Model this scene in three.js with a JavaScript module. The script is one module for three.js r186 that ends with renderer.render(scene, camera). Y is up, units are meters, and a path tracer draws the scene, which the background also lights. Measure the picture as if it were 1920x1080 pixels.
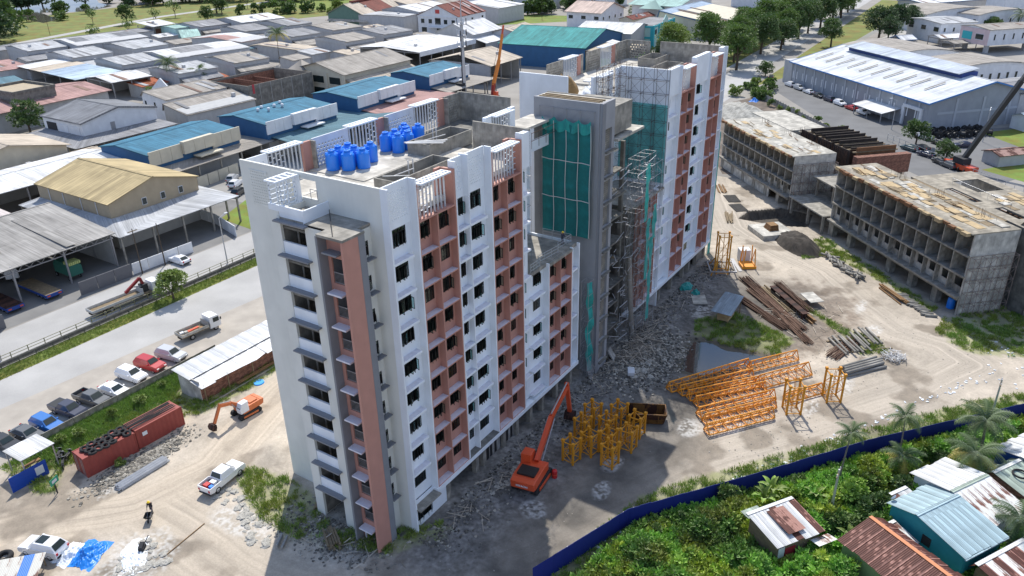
import * as THREE from 'three';
import { mergeGeometries } from 'three/addons/utils/BufferGeometryUtils.js';
import { FontLoader } from 'three/addons/loaders/FontLoader.js';
import { TextGeometry } from 'three/addons/geometries/TextGeometry.js';

// ---------------------------------------------------------------- camera, sky, sun, exposure
const scene = new THREE.Scene();
const RAD = Math.PI / 180;
const camera = new THREE.PerspectiveCamera(40.23, 16 / 9, 0.5, 3000);
{
  const pitch = 25.7585 * RAD, yaw = -33.598 * RAD, roll = -1.2289 * RAD;
  const F = new THREE.Vector3(Math.cos(yaw) * Math.cos(pitch), -Math.sin(pitch), Math.sin(yaw) * Math.cos(pitch));
  const R = new THREE.Vector3(-Math.sin(yaw), 0, Math.cos(yaw)), U = new THREE.Vector3().crossVectors(R, F);
  camera.position.set(-44.822, 56.203, 41.721);
  camera.up.copy(R.clone().multiplyScalar(-Math.sin(roll)).add(U.clone().multiplyScalar(Math.cos(roll))));
  camera.lookAt(camera.position.clone().add(F));
}
const renderer = new THREE.WebGLRenderer({ antialias: true });
renderer.toneMapping = THREE.LinearToneMapping;
renderer.toneMappingExposure = 1.15;
renderer.shadowMap.enabled = true;

// seeded random numbers and value noise
let seed = 12345;
const rnd = () => { seed |= 0; seed = (seed + 0x6D2B79F5) | 0; let t = Math.imul(seed ^ (seed >>> 15), 1 | seed); t = (t + Math.imul(t ^ (t >>> 7), 61 | t)) ^ t; return ((t ^ (t >>> 14)) >>> 0) / 4294967296; };
const rr = (a, b) => a + (b - a) * rnd(), pick = (a) => a[Math.floor(rnd() * a.length)];
const hsh = (x, y, s) => { let h = Math.imul(x, 374761393) + Math.imul(y, 668265263) + Math.imul(s, 1274126177); h = Math.imul(h ^ (h >>> 13), 1274126177); return ((h ^ (h >>> 16)) >>> 0) / 4294967296; };
const sm = (t) => t * t * (3 - 2 * t), clamp = (x, a = 0, b = 1) => Math.min(b, Math.max(a, x)), mix = (a, b, t) => a + (b - a) * t;
const step = (a, b, x) => sm(clamp((x - a) / (b - a)));
function vnoise(x, y, s = 0, px = 0, py = 0) {
  let xi = Math.floor(x), yi = Math.floor(y); const fx = sm(x - xi), fy = sm(y - yi);
  let x1 = xi + 1, y1 = yi + 1;
  if (px) { xi = ((xi % px) + px) % px; x1 = ((x1 % px) + px) % px; }
  if (py) { yi = ((yi % py) + py) % py; y1 = ((y1 % py) + py) % py; }
  return mix(mix(hsh(xi, yi, s), hsh(x1, yi, s), fx), mix(hsh(xi, y1, s), hsh(x1, y1, s), fx), fy);
}
function fbm(x, y, o = 4, s = 0, px = 0, py = 0) { let a = 0, w = .5, n = 0; for (let i = 0; i < o; i++) { a += w * vnoise(x, y, s + i, px, py); n += w; w *= .5; x *= 2; y *= 2; px *= 2; py *= 2; } return a / n; }

// sky: tropical noon, blue with scattered bright cloud; the sun itself is the DirectionalLight
{
  const W = 512, H = 256, d = new Float32Array(W * H * 4);
  for (let j = 0; j < H; j++) for (let i = 0; i < W; i++) {
    const el = (j + .5) / H * 180 - 90, az = i / W * 2 * Math.PI, s = Math.max(0, Math.sin(el * RAD));
    const k = Math.pow(1 - s, 3);
    let c = [mix(.20, .74, k), mix(.38, .90, k), mix(.80, 1.12, k)];
    const q = 1.6 / (s + .35), n = fbm(Math.cos(az) * q * 1.3 + 9, Math.sin(az) * q * 1.3 + 4, 5, 77), cl = step(.5, .66, n) * step(0, .12, s);
    c = c.map((v, m) => mix(v, [1.25, 1.26, 1.28][m], cl * .8));
    if (el < 0) c = [.22, .22, .20];
    const o = (j * W + i) * 4; for (let m = 0; m < 3; m++) d[o + m] = c[m] * .82; d[o + 3] = 1;
  }
  const t = new THREE.DataTexture(d, W, H, THREE.RGBAFormat, THREE.FloatType);
  t.mapping = THREE.EquirectangularReflectionMapping; t.magFilter = t.minFilter = THREE.LinearFilter; t.wrapS = THREE.RepeatWrapping; t.needsUpdate = true;
  scene.background = t; scene.environment = t;
}
const SUN = new THREE.Vector3(.80 * Math.cos(51.5 * RAD), Math.sin(51.5 * RAD), -.60 * Math.cos(51.5 * RAD));
const sun = new THREE.DirectionalLight(new THREE.Color(1, .955, .88), 4.6);
sun.position.copy(SUN).multiplyScalar(400).add(new THREE.Vector3(60, 0, -40)); sun.target.position.set(60, 0, -40);
sun.castShadow = true; sun.shadow.mapSize.set(4096, 4096);
Object.assign(sun.shadow.camera, { left: -330, right: 330, top: 330, bottom: -330, near: 1, far: 1200 });
scene.add(sun, sun.target);

// ---------------------------------------------------------------- geometry helpers
const V = (x, y, z) => new THREE.Vector3(x, y, z);
function uvM(g, s = 1) { // texture coordinates in metres, by the way each face points
  const p = g.attributes.position, n = g.attributes.normal, a = new Float32Array(p.count * 2);
  for (let i = 0; i < p.count; i++) {
    const nx = Math.abs(n.getX(i)), ny = Math.abs(n.getY(i)), nz = Math.abs(n.getZ(i)), x = p.getX(i), y = p.getY(i), z = p.getZ(i);
    if (ny >= nx && ny >= nz) { a[2 * i] = x * s; a[2 * i + 1] = z * s; } else if (nx >= nz) { a[2 * i] = z * s; a[2 * i + 1] = y * s; } else { a[2 * i] = x * s; a[2 * i + 1] = y * s; }
  }
  g.setAttribute('uv', new THREE.BufferAttribute(a, 2)); return g;
}
const B = (x0, x1, y0, y1, z0, z1) => uvM(new THREE.BoxGeometry(Math.abs(x1 - x0), Math.abs(y1 - y0), Math.abs(z1 - z0)).translate((x0 + x1) / 2, (y0 + y1) / 2, (z0 + z1) / 2));
const cyl = (r0, r1, y0, y1, x = 0, z = 0, n = 12) => new THREE.CylinderGeometry(r1, r0, y1 - y0, n).translate(x, (y0 + y1) / 2, z);
const UPV = V(0, 1, 0);
function rod(a, b, r, n = 5, r2 = r) { a = V(...a); b = V(...b); const d = b.clone().sub(a), L = d.length(); return new THREE.CylinderGeometry(r2, r, L, n).applyQuaternion(new THREE.Quaternion().setFromUnitVectors(UPV, d.normalize())).translate((a.x + b.x) / 2, (a.y + b.y) / 2, (a.z + b.z) / 2); }
function beam(a, b, w, h) { // box of section w (sideways) by h (upward) from a to b
  a = V(...a); b = V(...b); const d = b.clone().sub(a), L = d.length(); const m = new THREE.Matrix4(), f = d.normalize(); let s = new THREE.Vector3().crossVectors(Math.abs(f.y) > .95 ? V(0, 0, 1) : UPV, f).normalize(); const u = new THREE.Vector3().crossVectors(f, s);
  m.makeBasis(s, u, f); return uvM(new THREE.BoxGeometry(w, h, L)).applyMatrix4(m).translate((a.x + b.x) / 2, (a.y + b.y) / 2, (a.z + b.z) / 2);
}
function merge(list) {
  const gs = list.map((g) => { const q = g.index ? g.toNonIndexed() : g.clone(); for (const k of Object.keys(q.attributes)) if (!['position', 'normal', 'uv'].includes(k)) q.deleteAttribute(k); if (!q.attributes.normal) q.computeVertexNormals(); if (!q.attributes.uv) uvM(q); return q; });
  return mergeGeometries(gs);
}
function quads(list) { // list of [a,b,c,d] corner points, uv in metres along ab / ad
  const P = [], T = [];
  for (const q of list) { const [a, b, c, d] = q.map((p) => V(...p)); const U = a.distanceTo(b), W = a.distanceTo(d); const uv = [[0, 0], [U, 0], [U, W], [0, W]], v = [a, b, c, d]; for (const k of [0, 1, 2, 0, 2, 3]) { P.push(v[k].x, v[k].y, v[k].z); T.push(...uv[k]); } }
  const g = new THREE.BufferGeometry(); g.setAttribute('position', new THREE.Float32BufferAttribute(P, 3)); g.setAttribute('uv', new THREE.Float32BufferAttribute(T, 2)); g.computeVertexNormals(); return g;
}
function slab(a, b, c, d, t) { // four-cornered plate of thickness t below the given top face
  const n = new THREE.Vector3().crossVectors(V(...b).sub(V(...a)), V(...d).sub(V(...a))).normalize(); if (n.y < 0) n.negate();
  const dn = (p) => [p[0] - n.x * t, p[1] - n.y * t, p[2] - n.z * t], A = dn(a), Bq = dn(b), C = dn(c), D = dn(d);
  const g = quads([[a, b, c, d], [A, D, C, Bq], [a, A, Bq, b], [b, Bq, C, c], [c, C, D, d], [d, D, A, a]]);
  return g;
}
function ext(pts, depth, holes = [], bevel = 0) { // shape in xy pushed along +z
  const s = new THREE.Shape(pts.map((p) => new THREE.Vector2(...p))); for (const h of holes) s.holes.push(new THREE.Path(h.map((p) => new THREE.Vector2(...p))));
  const g = new THREE.ExtrudeGeometry(s, { depth, bevelEnabled: bevel > 0, bevelThickness: bevel, bevelSize: bevel, bevelOffset: -bevel, bevelSegments: 2, curveSegments: 6 }); if (!bevel) uvM(g); return g;
}
const rect = (x0, x1, y0, y1) => [[x0, y0], [x1, y0], [x1, y1], [x0, y1]];
const flatG = (pts, y) => { const s = new THREE.Shape(pts.map(([x, z]) => new THREE.Vector2(x, -z))); const g = new THREE.ShapeGeometry(s).rotateX(-Math.PI / 2).translate(0, y, 0); return uvM(g); };

// ---------------------------------------------------------------- things and parts
const used = new Map();
function numbered(n) { const k = used.get(n) ?? 0; used.set(n, k + 1); return k ? `${n}_${String(k).padStart(3, '0')}` : n; }
function thing(name, label, category, [x, y, z] = [0, 0, 0], turn = 0, group) {
  const o = new THREE.Group(); o.name = numbered(name); o.position.set(x, y, z); o.rotation.y = turn; o.userData = { label, category }; if (group) o.userData.group = group; scene.add(o); return o;
}
function part(parent, name, geo, mat, label) { const m = new THREE.Mesh(geo, mat); m.name = name; if (label) m.userData.label = label; parent.add(m); return m; }
function single(name, label, category, geo, mat, pos = [0, 0, 0], turn = 0, group) { const m = new THREE.Mesh(geo, mat); m.name = numbered(name); m.position.set(...pos); m.rotation.y = turn; m.userData = { label, category }; if (group) m.userData.group = group; scene.add(m); return m; }
function struct(name, geo, mat) { const m = new THREE.Mesh(geo, mat); m.name = numbered(name); m.userData = { kind: 'structure' }; scene.add(m); return m; }
function dup(root, [x, y, z], turn, label, group, scale = 1) { const r = root.clone(); r.name = numbered(root.name.replace(/_\d+$/, '')); r.position.set(x, y, z); r.rotation.y = turn; r.scale.setScalar(scale); r.userData = { ...root.userData }; if (label) r.userData.label = label; if (group) r.userData.group = group; scene.add(r); return r; }
function stuff(name, label, geo, mat, mats, cols, parent) { // many small pieces nobody could count
  const m = new THREE.InstancedMesh(geo, mat, mats.length); mats.forEach((q, i) => m.setMatrixAt(i, q)); if (cols) cols.forEach((c, i) => m.setColorAt(i, c)); m.name = parent ? name : numbered(name); m.userData = { kind: 'stuff', label }; if (!parent) m.userData.category = name.replace(/_/g, ' ').split(' ').slice(0, 2).join(' '); (parent ?? scene).add(m); return m;
}
const mtx = (x, y, z, s, ry = 0, rx = 0, rz = 0, sy = s, sz = s) => new THREE.Matrix4().compose(V(x, y, z), new THREE.Quaternion().setFromEuler(new THREE.Euler(rx, ry, rz)), V(s, sy, sz));

// ---------------------------------------------------------------- textures and materials
function tex(N, fn, srgb = true, M2 = N) {
  const d = new Uint8Array(N * M2 * 4); for (let j = 0; j < M2; j++) for (let i = 0; i < N; i++) { let c = fn(i / N, j / M2, i, j); if (typeof c === 'number') c = [c, c, c]; const o = (j * N + i) * 4; for (let m = 0; m < 3; m++) d[o + m] = clamp(c[m]) * 255; d[o + 3] = 255; }
  const t = new THREE.DataTexture(d, N, M2, THREE.RGBAFormat); t.wrapS = t.wrapT = THREE.RepeatWrapping; t.magFilter = THREE.LinearFilter; t.minFilter = THREE.LinearMipmapLinearFilter; t.generateMipmaps = true; if (srgb) t.colorSpace = THREE.SRGBColorSpace; t.needsUpdate = true; return t;
}
const rep = (t, m, m2 = m) => { const c = t.clone(); c.repeat.set(1 / m, 1 / m2); c.needsUpdate = true; return c; }; // one tile every m metres
const T = {};
T.grime = tex(512, (u, v) => { const a = fbm(u * 6, v * 6, 5, 1, 6, 6), st = fbm(u * 40, v * 3, 3, 9, 40, 3); return .90 + .09 * a + .02 * (st - .5); });
T.conc = tex(512, (u, v) => { const a = fbm(u * 8, v * 8, 6, 21, 8, 8), b = fbm(u * 3, v * 3, 3, 31, 3, 3), s = fbm(u * 50, v * 4, 2, 5, 50, 4); const k = .58 + .34 * a + .22 * (b - .5) + .10 * (s - .5) - (hsh(Math.floor(u * 256), Math.floor(v * 256), 4) > .985 ? .15 : 0); return [k, k * .985, k * .95]; });
T.sheet = tex(1024, (u, v) => { // roof sheets: 16 sheets across, dirt runs down the slope
  const sh = Math.floor(u * 16), tone = hsh(sh, Math.floor(v * 2), 3), d = fbm(u * 90, v * 5, 4, 41, 90, 5), b = fbm(u * 5, v * 5, 5, 51, 5, 5), e = Math.abs((u * 16) % 1 - .5) > .465 ? -.06 : 0; return .80 + .13 * (tone - .3) + .22 * (b - .5) + .26 * (d - .5) + e;
});
T.rib = tex(512, (u) => .5 + .5 * Math.sin(u * Math.PI * 2 * 40), false, 4);
T.rust = tex(512, (u, v) => { const a = fbm(u * 5, v * 5, 5, 61, 5, 5), s = fbm(u * 50, v * 2, 4, 62, 50, 2), sh = hsh(Math.floor(u * 4), 1, 65); const k = clamp(a * .8 + s * .4 + (sh - .5) * .35 - .05); const r = step(.38, .62, k); return [mix(.30, .60, r) + .1 * (s - .5), mix(.16, .48, r) + .1 * (s - .5), mix(.12, .44, r) + .1 * (s - .5)]; });
T.tinold = tex(512, (u, v) => { const a = fbm(u * 4, v * 4, 5, 71, 4, 4), s = fbm(u * 50, v * 2, 4, 72, 50, 2), sh = hsh(Math.floor(u * 8), Math.floor(v * 2), 75); const r = step(.56, .70, a * .6 + s * .5 + (sh - .5) * .25); return [mix(.86, .45, r), mix(.86, .30, r), mix(.84, .25, r)].map((q) => q + .1 * (s - .5)); });
T.asph = tex(512, (u, v) => { const a = fbm(u * 5, v * 5, 6, 81, 5, 5), b = hsh(Math.floor(u * 512), Math.floor(v * 512), 82); return .80 + .15 * a + .06 * (b - .5); });
T.grass = tex(512, (u, v) => { const a = fbm(u * 6, v * 6, 6, 91, 6, 6), b = fbm(u * 3, v * 3, 4, 95, 3, 3), c = hsh(Math.floor(u * 512), Math.floor(v * 512), 92); return [.40 + .30 * b + .1 * (c - .5), .48 + .22 * a + .1 * (c - .5), .24 + .16 * a]; });
T.ply = tex(512, (u, v) => { const s = fbm(u * 4, v * 60, 4, 101, 4, 60), a = fbm(u * 5, v * 5, 4, 103, 5, 5); const k = .62 + .2 * s + .25 * (a - .2); return [k, k * .93, k * .8]; });
T.net = tex(256, (u, v) => { const w = (Math.sin(u * 400) + Math.sin(v * 400)) * .03, a = fbm(u * 4, v * 4, 4, 111, 4, 4); return .70 + .3 * a + w; });
T.mud = tex(512, (u, v) => { const a = fbm(u * 6, v * 6, 6, 121, 6, 6), c = hsh(Math.floor(u * 512), Math.floor(v * 512), 122); return .55 + .4 * a + .08 * (c - .5); });
T.bark = tex(256, (u, v) => .55 + .4 * fbm(u * 20, v * 4, 4, 131, 20, 4));
T.wave = tex(256, (u, v) => fbm(u * 8, v * 8, 4, 141, 8, 8), false);
T.brick = tex(256, (u, v) => { const r = Math.floor(v * 16), q = Math.floor(u * 8 + (r % 2) / 2), a = hsh(q, r, 151); return .6 + .3 * a + .1 * fbm(u * 9, v * 9, 3, 152, 9, 9); });

const lin = (r, g, b) => new THREE.Color().setRGB(r, g, b);
function std(c, rough = .8, o = {}) { return new THREE.MeshPhysicalMaterial({ color: lin(...c), roughness: rough, ...o }); }
const wob = { bumpMap: rep(T.conc, 3), bumpScale: .01 };
const M = {
  white: std([.86, .90, .94], .62, { map: rep(T.grime, 9) }),
  red: std([.53, .265, .205], .7, { map: rep(T.grime, 7) }),
  greyp: std([.24, .245, .26], .75, { map: rep(T.grime, 6) }),
  conc: std([.52, .50, .465], .9, { map: rep(T.conc, 5), ...wob }),
  concD: std([.33, .325, .31], .92, { map: rep(T.conc, 4), ...wob }),
  concL: std([.78, .76, .71], .9, { map: rep(T.conc, 6), ...wob }),
  roofdeck: std([.92, .89, .84], .9, { map: rep(T.conc, 7), ...wob }),
  black: std([.012, .013, .014], .45),
  dark: std([.03, .03, .032], .85),
  glass: std([.02, .03, .03], .06, { specularIntensity: 1 }),
  glassT: std([.75, .9, .88], .03, { transmission: 1, thickness: 0, ior: 1.45 }),
  steel: std([.33, .33, .34], .5, { metalness: .5 }),
  galv: std([.55, .56, .58], .42, { metalness: .55, map: rep(T.grime, 3) }),
  rustbar: std([.16, .085, .055], .9, { map: rep(T.bark, 2) }),
  net: std([.008, .29, .28], .85, { map: rep(T.net, 3), transmission: .35, thickness: 0 }),
  netL: std([.03, .50, .44], .8, { map: rep(T.net, 3), transmission: .35, thickness: 0 }),
  netP: std([.34, .84, .80], .85, { map: rep(T.net, 3), transmission: .75, thickness: 0 }),
  rope: std([.6, .6, .56], .9),
  tank: std([.01, .21, .80], .34, { clearcoat: .25, clearcoatRoughness: .4 }),
  yellow: std([.82, .315, .012], .5, { map: rep(T.grime, 3), clearcoat: .15, clearcoatRoughness: .4 }),
  orange: std([.72, .088, .022], .42, { map: rep(T.grime, 4), clearcoat: .3, clearcoatRoughness: .3 }),
  rubber: std([.018, .018, .019], .9),
  rim: std([.45, .45, .46], .35, { metalness: .7 }),
  lampr: std([.5, .02, .02], .25), lampw: std([.8, .8, .78], .12),
  wood: std([.36, .24, .14], .85, { map: rep(T.ply, 2) }),
  woodG: std([.34, .30, .25], .9, { map: rep(T.ply, 2) }),
  ply: std([.66, .58, .45], .85, { map: rep(T.ply, 4) }),
  hoard: std([.004, .016, .19], .75, { map: rep(T.grime, 5) }),
  bark: std([.16, .12, .085], .95, { map: rep(T.bark, 1.5) }),
  skin: std([.30, .16, .10], .6), cloth: std([.02, .02, .025], .9), jean: std([.05, .06, .1], .9), helmet: std([.85, .6, .02], .4),
};
const leafM = (r, g, b) => std([r, g, b], .75, { transmission: .35, thickness: 0 });
const LF = { a: leafM(.12, .205, .032), b: leafM(.085, .155, .03), c: leafM(.20, .28, .045), d: leafM(.06, .115, .03), palm: leafM(.075, .13, .03), yel: leafM(.46, .38, .06), bush: leafM(.27, .43, .05), grass: leafM(.19, .30, .05) };

// ================================================================ GROUND
const SX0 = -62, SX1 = 126, SZ0 = -47.5, SZ1 = 72; // the building site, a relief mesh of its own
const inPoly = (x, z, P) => { let c = false; for (let i = 0, j = P.length - 1; i < P.length; j = i++) { const [xi, zi] = P[i], [xj, zj] = P[j]; if ((zi > z) !== (zj > z) && x < (xj - xi) * (z - zi) / (zj - zi) + xi) c = !c; } return c; };
function polyDist(x, z, P, closed = true) { // distance to an outline or path, and how far along it
  let best = 1e9, along = 0, s = 0; for (let i = 0; i < P.length - (closed ? 0 : 1); i++) { const [ax, az] = P[i], [bx, bz] = P[(i + 1) % P.length], dx = bx - ax, dz = bz - az, L = Math.hypot(dx, dz), t = clamp(((x - ax) * dx + (z - az) * dz) / (L * L)); const d = Math.hypot(x - ax - dx * t, z - az - dz * t); if (d < best) { best = d; along = s + t * L; } s += L; } return [best, along];
}
const POND = [[42.6, 10.6], [46, 9.2], [51.2, 8.8], [52.4, 11], [51.4, 14], [52.2, 17.4], [52.3, 20], [48.2, 18.2], [45.2, 15.4], [42.8, 13.2]];
const PIT = [[101.5, -1.5], [107, -1.2], [112, 4], [111, 10.5], [104, 11.5], [101.5, 6]];
const HAUL = [[-62, -6], [-30, -4], [-14, -3], [-4, 4.6], [6, 10], [15.2, 14.4], [26.5, 19.6], [37.9, 28], [51.7, 37.2], [64, 43], [67.5, 39], [68.5, 33], [73.5, 27.6], [84.1, 18.7], [89.6, 9.2], [97, 0], [116, -10], [126, -16]];
const LEFT = [[-30, -40], [-20, -35], [-13, -28], [-4, -26.2], [3, -28.8], [9.9, -31.2], [18, -33], [34, -34]], LEFT2 = [[-13, -27], [-13, -18], [-13.5, -8], [-12, -2]];
const GRASS = [ // outlines of the grown-over patches
  [[-3.8, -23], [-1.8, -22.6], [-.8, -18.6], [-1.6, -13], [-3.4, -8.6], [-6.2, -7.2], [-7.2, -10], [-6.9, -16.2]],
  [[-17, -47.5], [30, -47.5], [30, -35.6], [13, -36.2], [7, -35.6], [1.5, -36.6], [-2, -40.5], [-13.5, -40.8], [-16, -37.6], [-17.4, -38.8]],
  [[52.6, 8.5], [57, 7], [62.5, 11.5], [58.4, 21.4], [53, 20.5], [52.2, 17], [52, 13]],
  [[12, 15.6], [16.5, 16.6], [22.3, 20.4], [29.7, 25.8], [43.6, 36], [54, 44], [68, 57], [66, 58], [54, 50.2], [35.9, 35.2], [25, 27.5], [12.4, 17.6], [2.4, 15.9], [1.5, 14.4], [7, 14.4]],
  [[66.8, 43], [71, 37.6], [77, 38.4], [84, 44.5], [92, 48], [90, 60], [74, 60], [70, 50]],
  [[88, 14.6], [93.5, 12.5], [100.5, 15.2], [79.5, 37], [77, 36.5], [87, 25.5], [91.5, 18.5]],
  [[-6.6, -6.6], [-3.2, -8.4], [-.6, -2], [2.6, 1.2], [1, 3], [-3.8, -.6]],
  [[68, 21], [70.5, 19], [65.5, 27], [64.6, 31.5], [61.5, 33.4], [59, 30], [63, 27]],
];
const WILD = [[2.2, 16.4], [12.4, 18.2], [25, 28], [35.9, 35.6], [54.2, 50.6], [70, 64], [70, 72], [-5, 72], [-5, 22]];
function siteH(x, z) {
  let h = .10 * (fbm(x * .18 + 5, z * .18, 4, 201) - .5) + .05 * (fbm(x * .9, z * .9, 2, 207) - .5);
  const pd = polyDist(x, z, POND)[0]; h -= .42 * (inPoly(x, z, POND) ? step(0, 1.4, pd) * .6 + .4 : step(1.3, 0, pd) * .4);
  if (inPoly(x, z, PIT)) h -= 1.7 * step(0, 1.1, polyDist(x, z, PIT)[0]);
  h += .75 * Math.exp(-(((x - 1.6) / 2.6) ** 2 + ((z + 22.8) / 1.7) ** 2)) + .5 * Math.exp(-(((x + 5.6) / 1.3) ** 2 + ((z + 7.4) / 1) ** 2));
  h += (.9 * fbm(x * .35, z * .35, 3, 211)) * Math.exp(-(((x - 43) / 8) ** 2 + ((z - 4.2) / 3.2) ** 2)) + .4 * Math.exp(-(((x - 62) / 10) ** 2 + ((z - 3) / 2) ** 2));
  const e = Math.min(x - SX0, SX1 - x, z - SZ0, SZ1 - z); h *= step(0, 2.5, e);
  if (x > -4.6 && x < 82 && z > -18.4 && z < .4) h *= .15;
  return h;
}
const CELL = .5, FX = Math.ceil((SX1 - SX0) / CELL) + 2, FZ = Math.ceil((SZ1 - SZ0) / CELL) + 2;
function field(fn) { const a = new Float32Array(FX * FZ); for (let j = 0; j < FZ; j++) for (let i = 0; i < FX; i++) a[j * FX + i] = fn(SX0 + i * CELL, SZ0 + j * CELL); return (x, z) => { const u = clamp((x - SX0) / CELL, 0, FX - 2.001), v = clamp((z - SZ0) / CELL, 0, FZ - 2.001), i = u | 0, j = v | 0, f = u - i, g = v - j, o = j * FX + i; return mix(mix(a[o], a[o + 1], f), mix(a[o + FX], a[o + FX + 1], f), g); }; }
const signed = (P) => (x, z) => (inPoly(x, z, P) ? 1 : -1) * polyDist(x, z, P)[0];
const grassField = field((x, z) => { let g = -9; for (const P of GRASS) g = Math.max(g, signed(P)(x, z)); return inPoly(x, z, WILD) ? 5 : g; });
{ // colour of the bare ground: dust, ruts, mud, crushed concrete
  const N = 2048, N2 = 1302, W = SX1 - SX0, D = SZ1 - SZ0;
  const pondF = field(signed(POND)), pitF = field(signed(PIT)), tracks = [[LEFT, 3.4, [.47, .395, .305]], [LEFT2, 4.5, [.43, .365, .285]], [HAUL, 3.6, [.43, .375, .305]]].map(([P, w, lt]) => ({ w, lt, d: field((x, z) => polyDist(x, z, P, false)[0]), s: field((x, z) => polyDist(x, z, P, false)[1]) }));
  const spills = [[-8.6, -16.8, 1.9, 4.4], [-17, -21.4, 3.6, 3.4], [-9.6, -32.6, 4.6, 1.1], [34.6, 20.2, 2.3, 1.9], [31, 16.6, 2, 1.5], [67.4, 30.2, 1.7, 1.1], [74, 27, 2.4, .8], [50.5, 29.5, 3.6, 1.5], [43.5, 27, 3.6, 1.2], [15.3, 12.6, 1.6, .9], [9, 8, 1.3, 1.5], [20, 11.5, 1.6, 1.2], [60, 7, 2.5, 1.5], [40, 5.8, 2.6, 1.4]];
  const map = tex(N, (u, v) => {
    const x = SX0 + u * W, z = SZ0 + v * D;
    const n1 = fbm(x * .16, z * .16, 4, 301), n2 = fbm(x * .9, z * .9, 4, 302), n3 = fbm(x * 3.4, z * 3.4, 2, 303), sp = hsh(Math.floor(u * N), Math.floor(v * N2), 7);
    const c = [.375, .325, .262]; const k0 = .34 + .78 * n1 + .42 * n2 + .28 * n3; for (let i = 0; i < 3; i++) c[i] *= k0;
    const blend = (t, f, k) => { for (let i = 0; i < 3; i++) c[i] += (t[i] * f - c[i]) * k; };
    for (const t of tracks) { const d = t.d(x, z); if (d > t.w * 2) continue; const s = t.s(x, z), rut = fbm(d * 3.1 + 2.2 * n1 + .8 * vnoise(s * .2, d, 310), s * .05, 3, 311); blend(t.lt, .62 + .68 * rut, .8 * step(t.w * 1.6, t.w * .4, d + 2.4 * (n1 - .5)) * step(0, 3, s)); }
    blend([.20, .165, .125], .6 + .8 * n2, .75 * step(.56, .70, fbm(x * .21 + 40, z * .21, 4, 331))); // damp brown patches
    { const q = ((x - 66) / 12) ** 2 + ((z - 19) / 9) ** 2 + 1.6 * (n2 - .5); if (q < 1.6) blend([.17, .125, .09], .5 + n3, .7 * step(1.5, .4, q)); } // rust-brown trampled earth round the bar stacks
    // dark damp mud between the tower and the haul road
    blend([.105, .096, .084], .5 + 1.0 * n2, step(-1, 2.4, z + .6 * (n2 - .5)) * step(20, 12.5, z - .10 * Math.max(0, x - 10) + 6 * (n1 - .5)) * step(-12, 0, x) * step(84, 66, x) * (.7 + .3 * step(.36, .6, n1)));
    // crushed concrete along the foot of the tower
    blend([.17, .164, .157], .3 + 2.7 * n3 * n2, .8 * clamp(Math.max(step(8.5, 1.5, Math.abs(z - 2) + 3 * (n1 - .5)) * step(-7, -1, x) * step(82, 74, x), Math.exp(-(((x - 42) / 8) ** 2 + ((z - 7) / 5) ** 2)), Math.exp(-(((x + 3) / 4) ** 2 + ((z + 7) / 7) ** 2)) * .9)));
    // pale spills of plaster and cement
    for (const [px, pz, a, b] of spills) { const q = ((x - px) / a) ** 2 + ((z - pz) / b) ** 2; if (q < 4) blend([.62, .61, .58], .75 + .35 * n3, .6 * step(1.5, .3, q + 1.8 * (n2 - .5)) * step(.30, .62, n3 * .6 + n2 * .4)); }
    blend([.20, .22, .075], .5 + n2, .6 * step(-.5, .9, grassField(x, z) + 2.2 * (n2 - .5)));
    const pd = pondF(x, z); if (pd > -1.3) blend([.11, .095, .07], 1, step(-1.3, -.2, pd)); if (x > 99 && pitF(x, z) > 0) blend([.075, .063, .05], .5 + n3, 1);
    const f = 1 + .2 * (sp - .5); return c.map((q) => { q = clamp(q * f); return q <= .0031308 ? 12.92 * q : 1.055 * q ** (1 / 2.4) - .055; });
  }, true, N2);
  map.wrapS = map.wrapT = THREE.ClampToEdgeWrapping;
  const nx = 400, nz = 254, g = new THREE.PlaneGeometry(W, D, nx, nz).rotateX(-Math.PI / 2).translate((SX0 + SX1) / 2, 0, (SZ0 + SZ1) / 2), p = g.attributes.position, uv = g.attributes.uv;
  for (let i = 0; i < p.count; i++) { const x = p.getX(i), z = p.getZ(i); p.setY(i, siteH(x, z)); uv.setXY(i, (x - SX0) / W, (z - SZ0) / D); }
  g.computeVertexNormals();
  struct('site_ground', g, std([1, 1, 1], .93, { map }));
}
struct('pond_water', flatG([[41.4, 9.4], [46, 8.2], [52, 7.8], [53.6, 11], [52.4, 14], [53.4, 18], [53, 21.4], [48, 19.4], [44, 16], [41.6, 14]], -.21), std([.035, .04, .035], .04, { specularIntensity: 1, ior: 1.6, clearcoat: 1, clearcoatRoughness: .03, bumpMap: rep(T.wave, 1.5), bumpScale: .004 }));
{ // everything beyond the site: one sheet out to the horizon, cut away for the site and the roadside drain
  const s = new THREE.Shape([[-420, 420], [1600, 420], [1600, -1700], [-420, -1700]].map(([x, z]) => new THREE.Vector2(x, -z)));
  const hole = (x0, x1, z0, z1) => s.holes.push(new THREE.Path([[x0, z0], [x1, z0], [x1, z1], [x0, z1]].map(([x, z]) => new THREE.Vector2(x, -z))));
  hole(SX0, SX1, SZ0, SZ1); hole(-160, 110, -71.1, -69.7);
  struct('ground', uvM(new THREE.ShapeGeometry(s).rotateX(-Math.PI / 2)), std([.36, .335, .30], .95, { map: rep(T.asph, 37) }));
  struct('drain', merge([B(-160, 110, -1.2, .14, -71.3, -71.1), B(-160, 110, -1.2, .14, -69.7, -69.5), B(-160, 110, -1.3, -1.1, -71.1, -69.7)]), M.concD);
}
M.road = std([.50, .487, .465], .9, { map: rep(T.asph, 23) });
M.asphalt = std([.20, .20, .20], .92, { map: rep(T.asph, 17) });
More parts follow.
